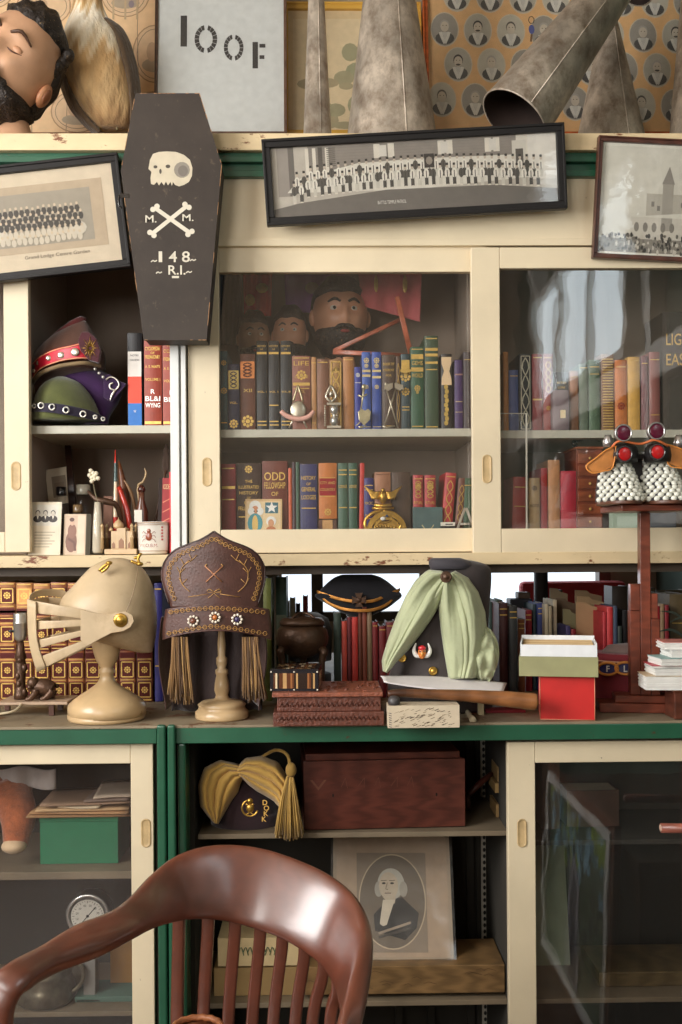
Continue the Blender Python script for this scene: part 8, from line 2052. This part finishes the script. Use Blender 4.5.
r = thing('peg_rack', 'wooden rack whose round pinkish peg reaches in at the picture edge', 'rack', Vector((at(735, 828, 2.30).x, 2.30, ZF)))
q = at(735, 828, 2.30); b = MB(); b.box(q.x - .02, q.x + .02, 2.28, 2.32, ZF + .03, q.z + .1, sr(110, 66, 50)); b.box(q.x - .06, q.x + .12, 2.2, 2.38, ZF, ZF + .03, sr(110, 66, 50)); b.build('post', 'dark_wood', r, bev=.002)
b = MB(); b.tube([at(661, 828, 2.30), at(735, 829, 2.30)], .0105, sr(150, 88, 72), 18); A_ = at(660.6, 828, 2.30); b.ell(A_, (.002, .008, .008), sr(206, 170, 150), 12, 8); b.build('peg', 'dark_wood', r)

# ------------------------------------------------------------------ the armchair
r = thing('wooden_armchair', 'reddish brown bentwood office armchair with slatted back, nearest the viewer', 'chair', Vector((-.25, 1.65, ZF)))
ST = [((-13, 1130), (15, 1140), 1.44, .030), ((-15, 1070), (13, 1075), 1.44, .030), ((-17, 1015), (13, 1022), 1.44, .031), ((-13, 985), (18, 1001), 1.445, .033), ((2, 970), (31, 986), 1.46, .036), ((35, 952), (59, 969), 1.53, .038), ((70, 931), (105, 951), 1.60, .038), ((104, 918), (138, 933), 1.68, .036),
      ((126, 901), (153, 927), 1.75, .033), ((151, 875), (169, 923), 1.82, .028), ((176, 856), (185, 920), 1.87, .025), ((205, 846.5), (206, 919), 1.90, .024), ((235, 845), (229, 922), 1.915, .024), ((264, 849), (255, 929), 1.915, .024), ((293, 858), (280, 938), 1.90, .024), ((323, 871), (303, 951), 1.875, .025),
      ((346, 887), (321, 965), 1.84, .026), ((361, 906), (333, 982), 1.79, .028), ((368, 927), (340, 999), 1.74, .031), ((368, 948), (344, 1013), 1.68, .034), ((362, 977), (346, 1030), 1.62, .036), ((353, 1024), (338, 1052), 1.56, .036), ((346, 1075), (322, 1085), 1.54, .034), ((344, 1140), (318, 1145), 1.54, .032)]
b = MB(); b.ribbon([(at(t[0], t[1], Y_ + .038 * min(1, max(0, (c_[1] - t[1] - 12) / 45))), at(c_[0], c_[1], Y_ - .016 * min(1, max(0, (c_[1] - t[1] - 12) / 45)))) for t, c_, Y_, th in ST], [s[3] for s in ST], (1, 1, 1), sub=8, seg=28, pw=3.0); b.build('bent_rail', 'chair_wood', r)
zs_ = ZF + .44
SL = [((179, 921), (177, 1026), 1.885), ((208, 919), (203, 1026), 1.90), ((235, 921), (228, 1026), 1.91), ((260, 928), (252, 1026), 1.91), ((282, 937), (273, 1026), 1.90), ((304, 949), (295, 1026), 1.88), ((323, 963), (312, 1026), 1.85), ((337, 982), (330, 1026), 1.81)]
for i, ((ax, ay), (bx, by), Y_) in enumerate(SL):
    def lp(px, py, Y2): return at(px, py, Y2)
    x3 = bx - (ax - bx) * .5
    wv = 6.2
    prs = [(lp(ax - wv, ay - 8, Y_), lp(ax + wv, ay - 8, Y_)), (lp(ax - wv, ay + 10, Y_ + .002), lp(ax + wv, ay + 10, Y_ + .002)), (lp(bx - wv, by, Y_ + .012), lp(bx + wv, by, Y_ + .012)), (lp(x3 - wv * .9, 1160, Y_ - .02), lp(x3 + wv * .9, 1160, Y_ - .02))]
    b = MB(); b.ribbon(prs, .020, (1, 1, 1), sub=6, seg=14, pw=6); b.build('back_slat', 'chair_wood', r)
cx_, cy_ = -.235, 1.68
b = MB()
def seat(u, v):
    a = u * 2 * PI; R_ = .235 * (1 + .03 * math.cos(2 * a)) * v; d = .012 * (1 - v * v)
    return Vector((cx_ + R_ * math.cos(a) * 1.02, cy_ + R_ * math.sin(a), zs_ - d))
b.grid(lambda u, v: seat(u, .02 + .98 * v), 40, 8, (1, 1, 1), closed=True); b.build('seat', 'chair_wood', r, solid=.028)
for (sx, sy) in ((-1, -1), (1, -1), (-1, 1), (1, 1)):
    b = MB(); x_, y_ = cx_ + sx * .16, cy_ + sy * .15; b.tube([(x_, y_, zs_ - .016), (x_ + sx * .02, y_ + sy * .02, (zs_ + ZF) / 2), (x_ + sx * .045, y_ + sy * .045, ZF + .001)], [.020, .023, .016], (1, 1, 1), 16, 4); b.build('leg', 'chair_wood', r)
b = MB()
for (p_, q_) in (((-1, -1), (1, -1)), ((-1, 1), (1, 1)), ((-1, -1), (-1, 1)), ((1, -1), (1, 1))):
    b.tube([(cx_ + p_[0] * .185, cy_ + p_[1] * .175, ZF + .2), (cx_ + q_[0] * .185, cy_ + q_[1] * .175, ZF + .2)], .010, (1, 1, 1), 12)
b.build('stretcher', 'chair_wood', r)
r = thing('wicker_basket', 'round brown wicker basket standing on the armchair seat', 'basket', Vector((at(197, 1030, 1.72).x, 1.72, zs_ + .002)))
q = at(197, 1031, 1.72); k = kx(1.72); b = MB(); b.lathe([(18 * k, zs_ - .008), (22 * k, zs_ + .05), (24 * k, q.z)], q.x, 1.72, sr(130, 80, 50), 36); b.build('body', 'carved_wood', r)
b = MB(); b.tube([(q.x + 24 * k * math.cos(i / 30 * 2 * PI), 1.72 + 24 * k * math.sin(i / 30 * 2 * PI), q.z + .004 + .0015 * (i % 2)) for i in range(31)], .0055, sr(150, 92, 56), 8); b.build('rim', 'carved_wood', r)
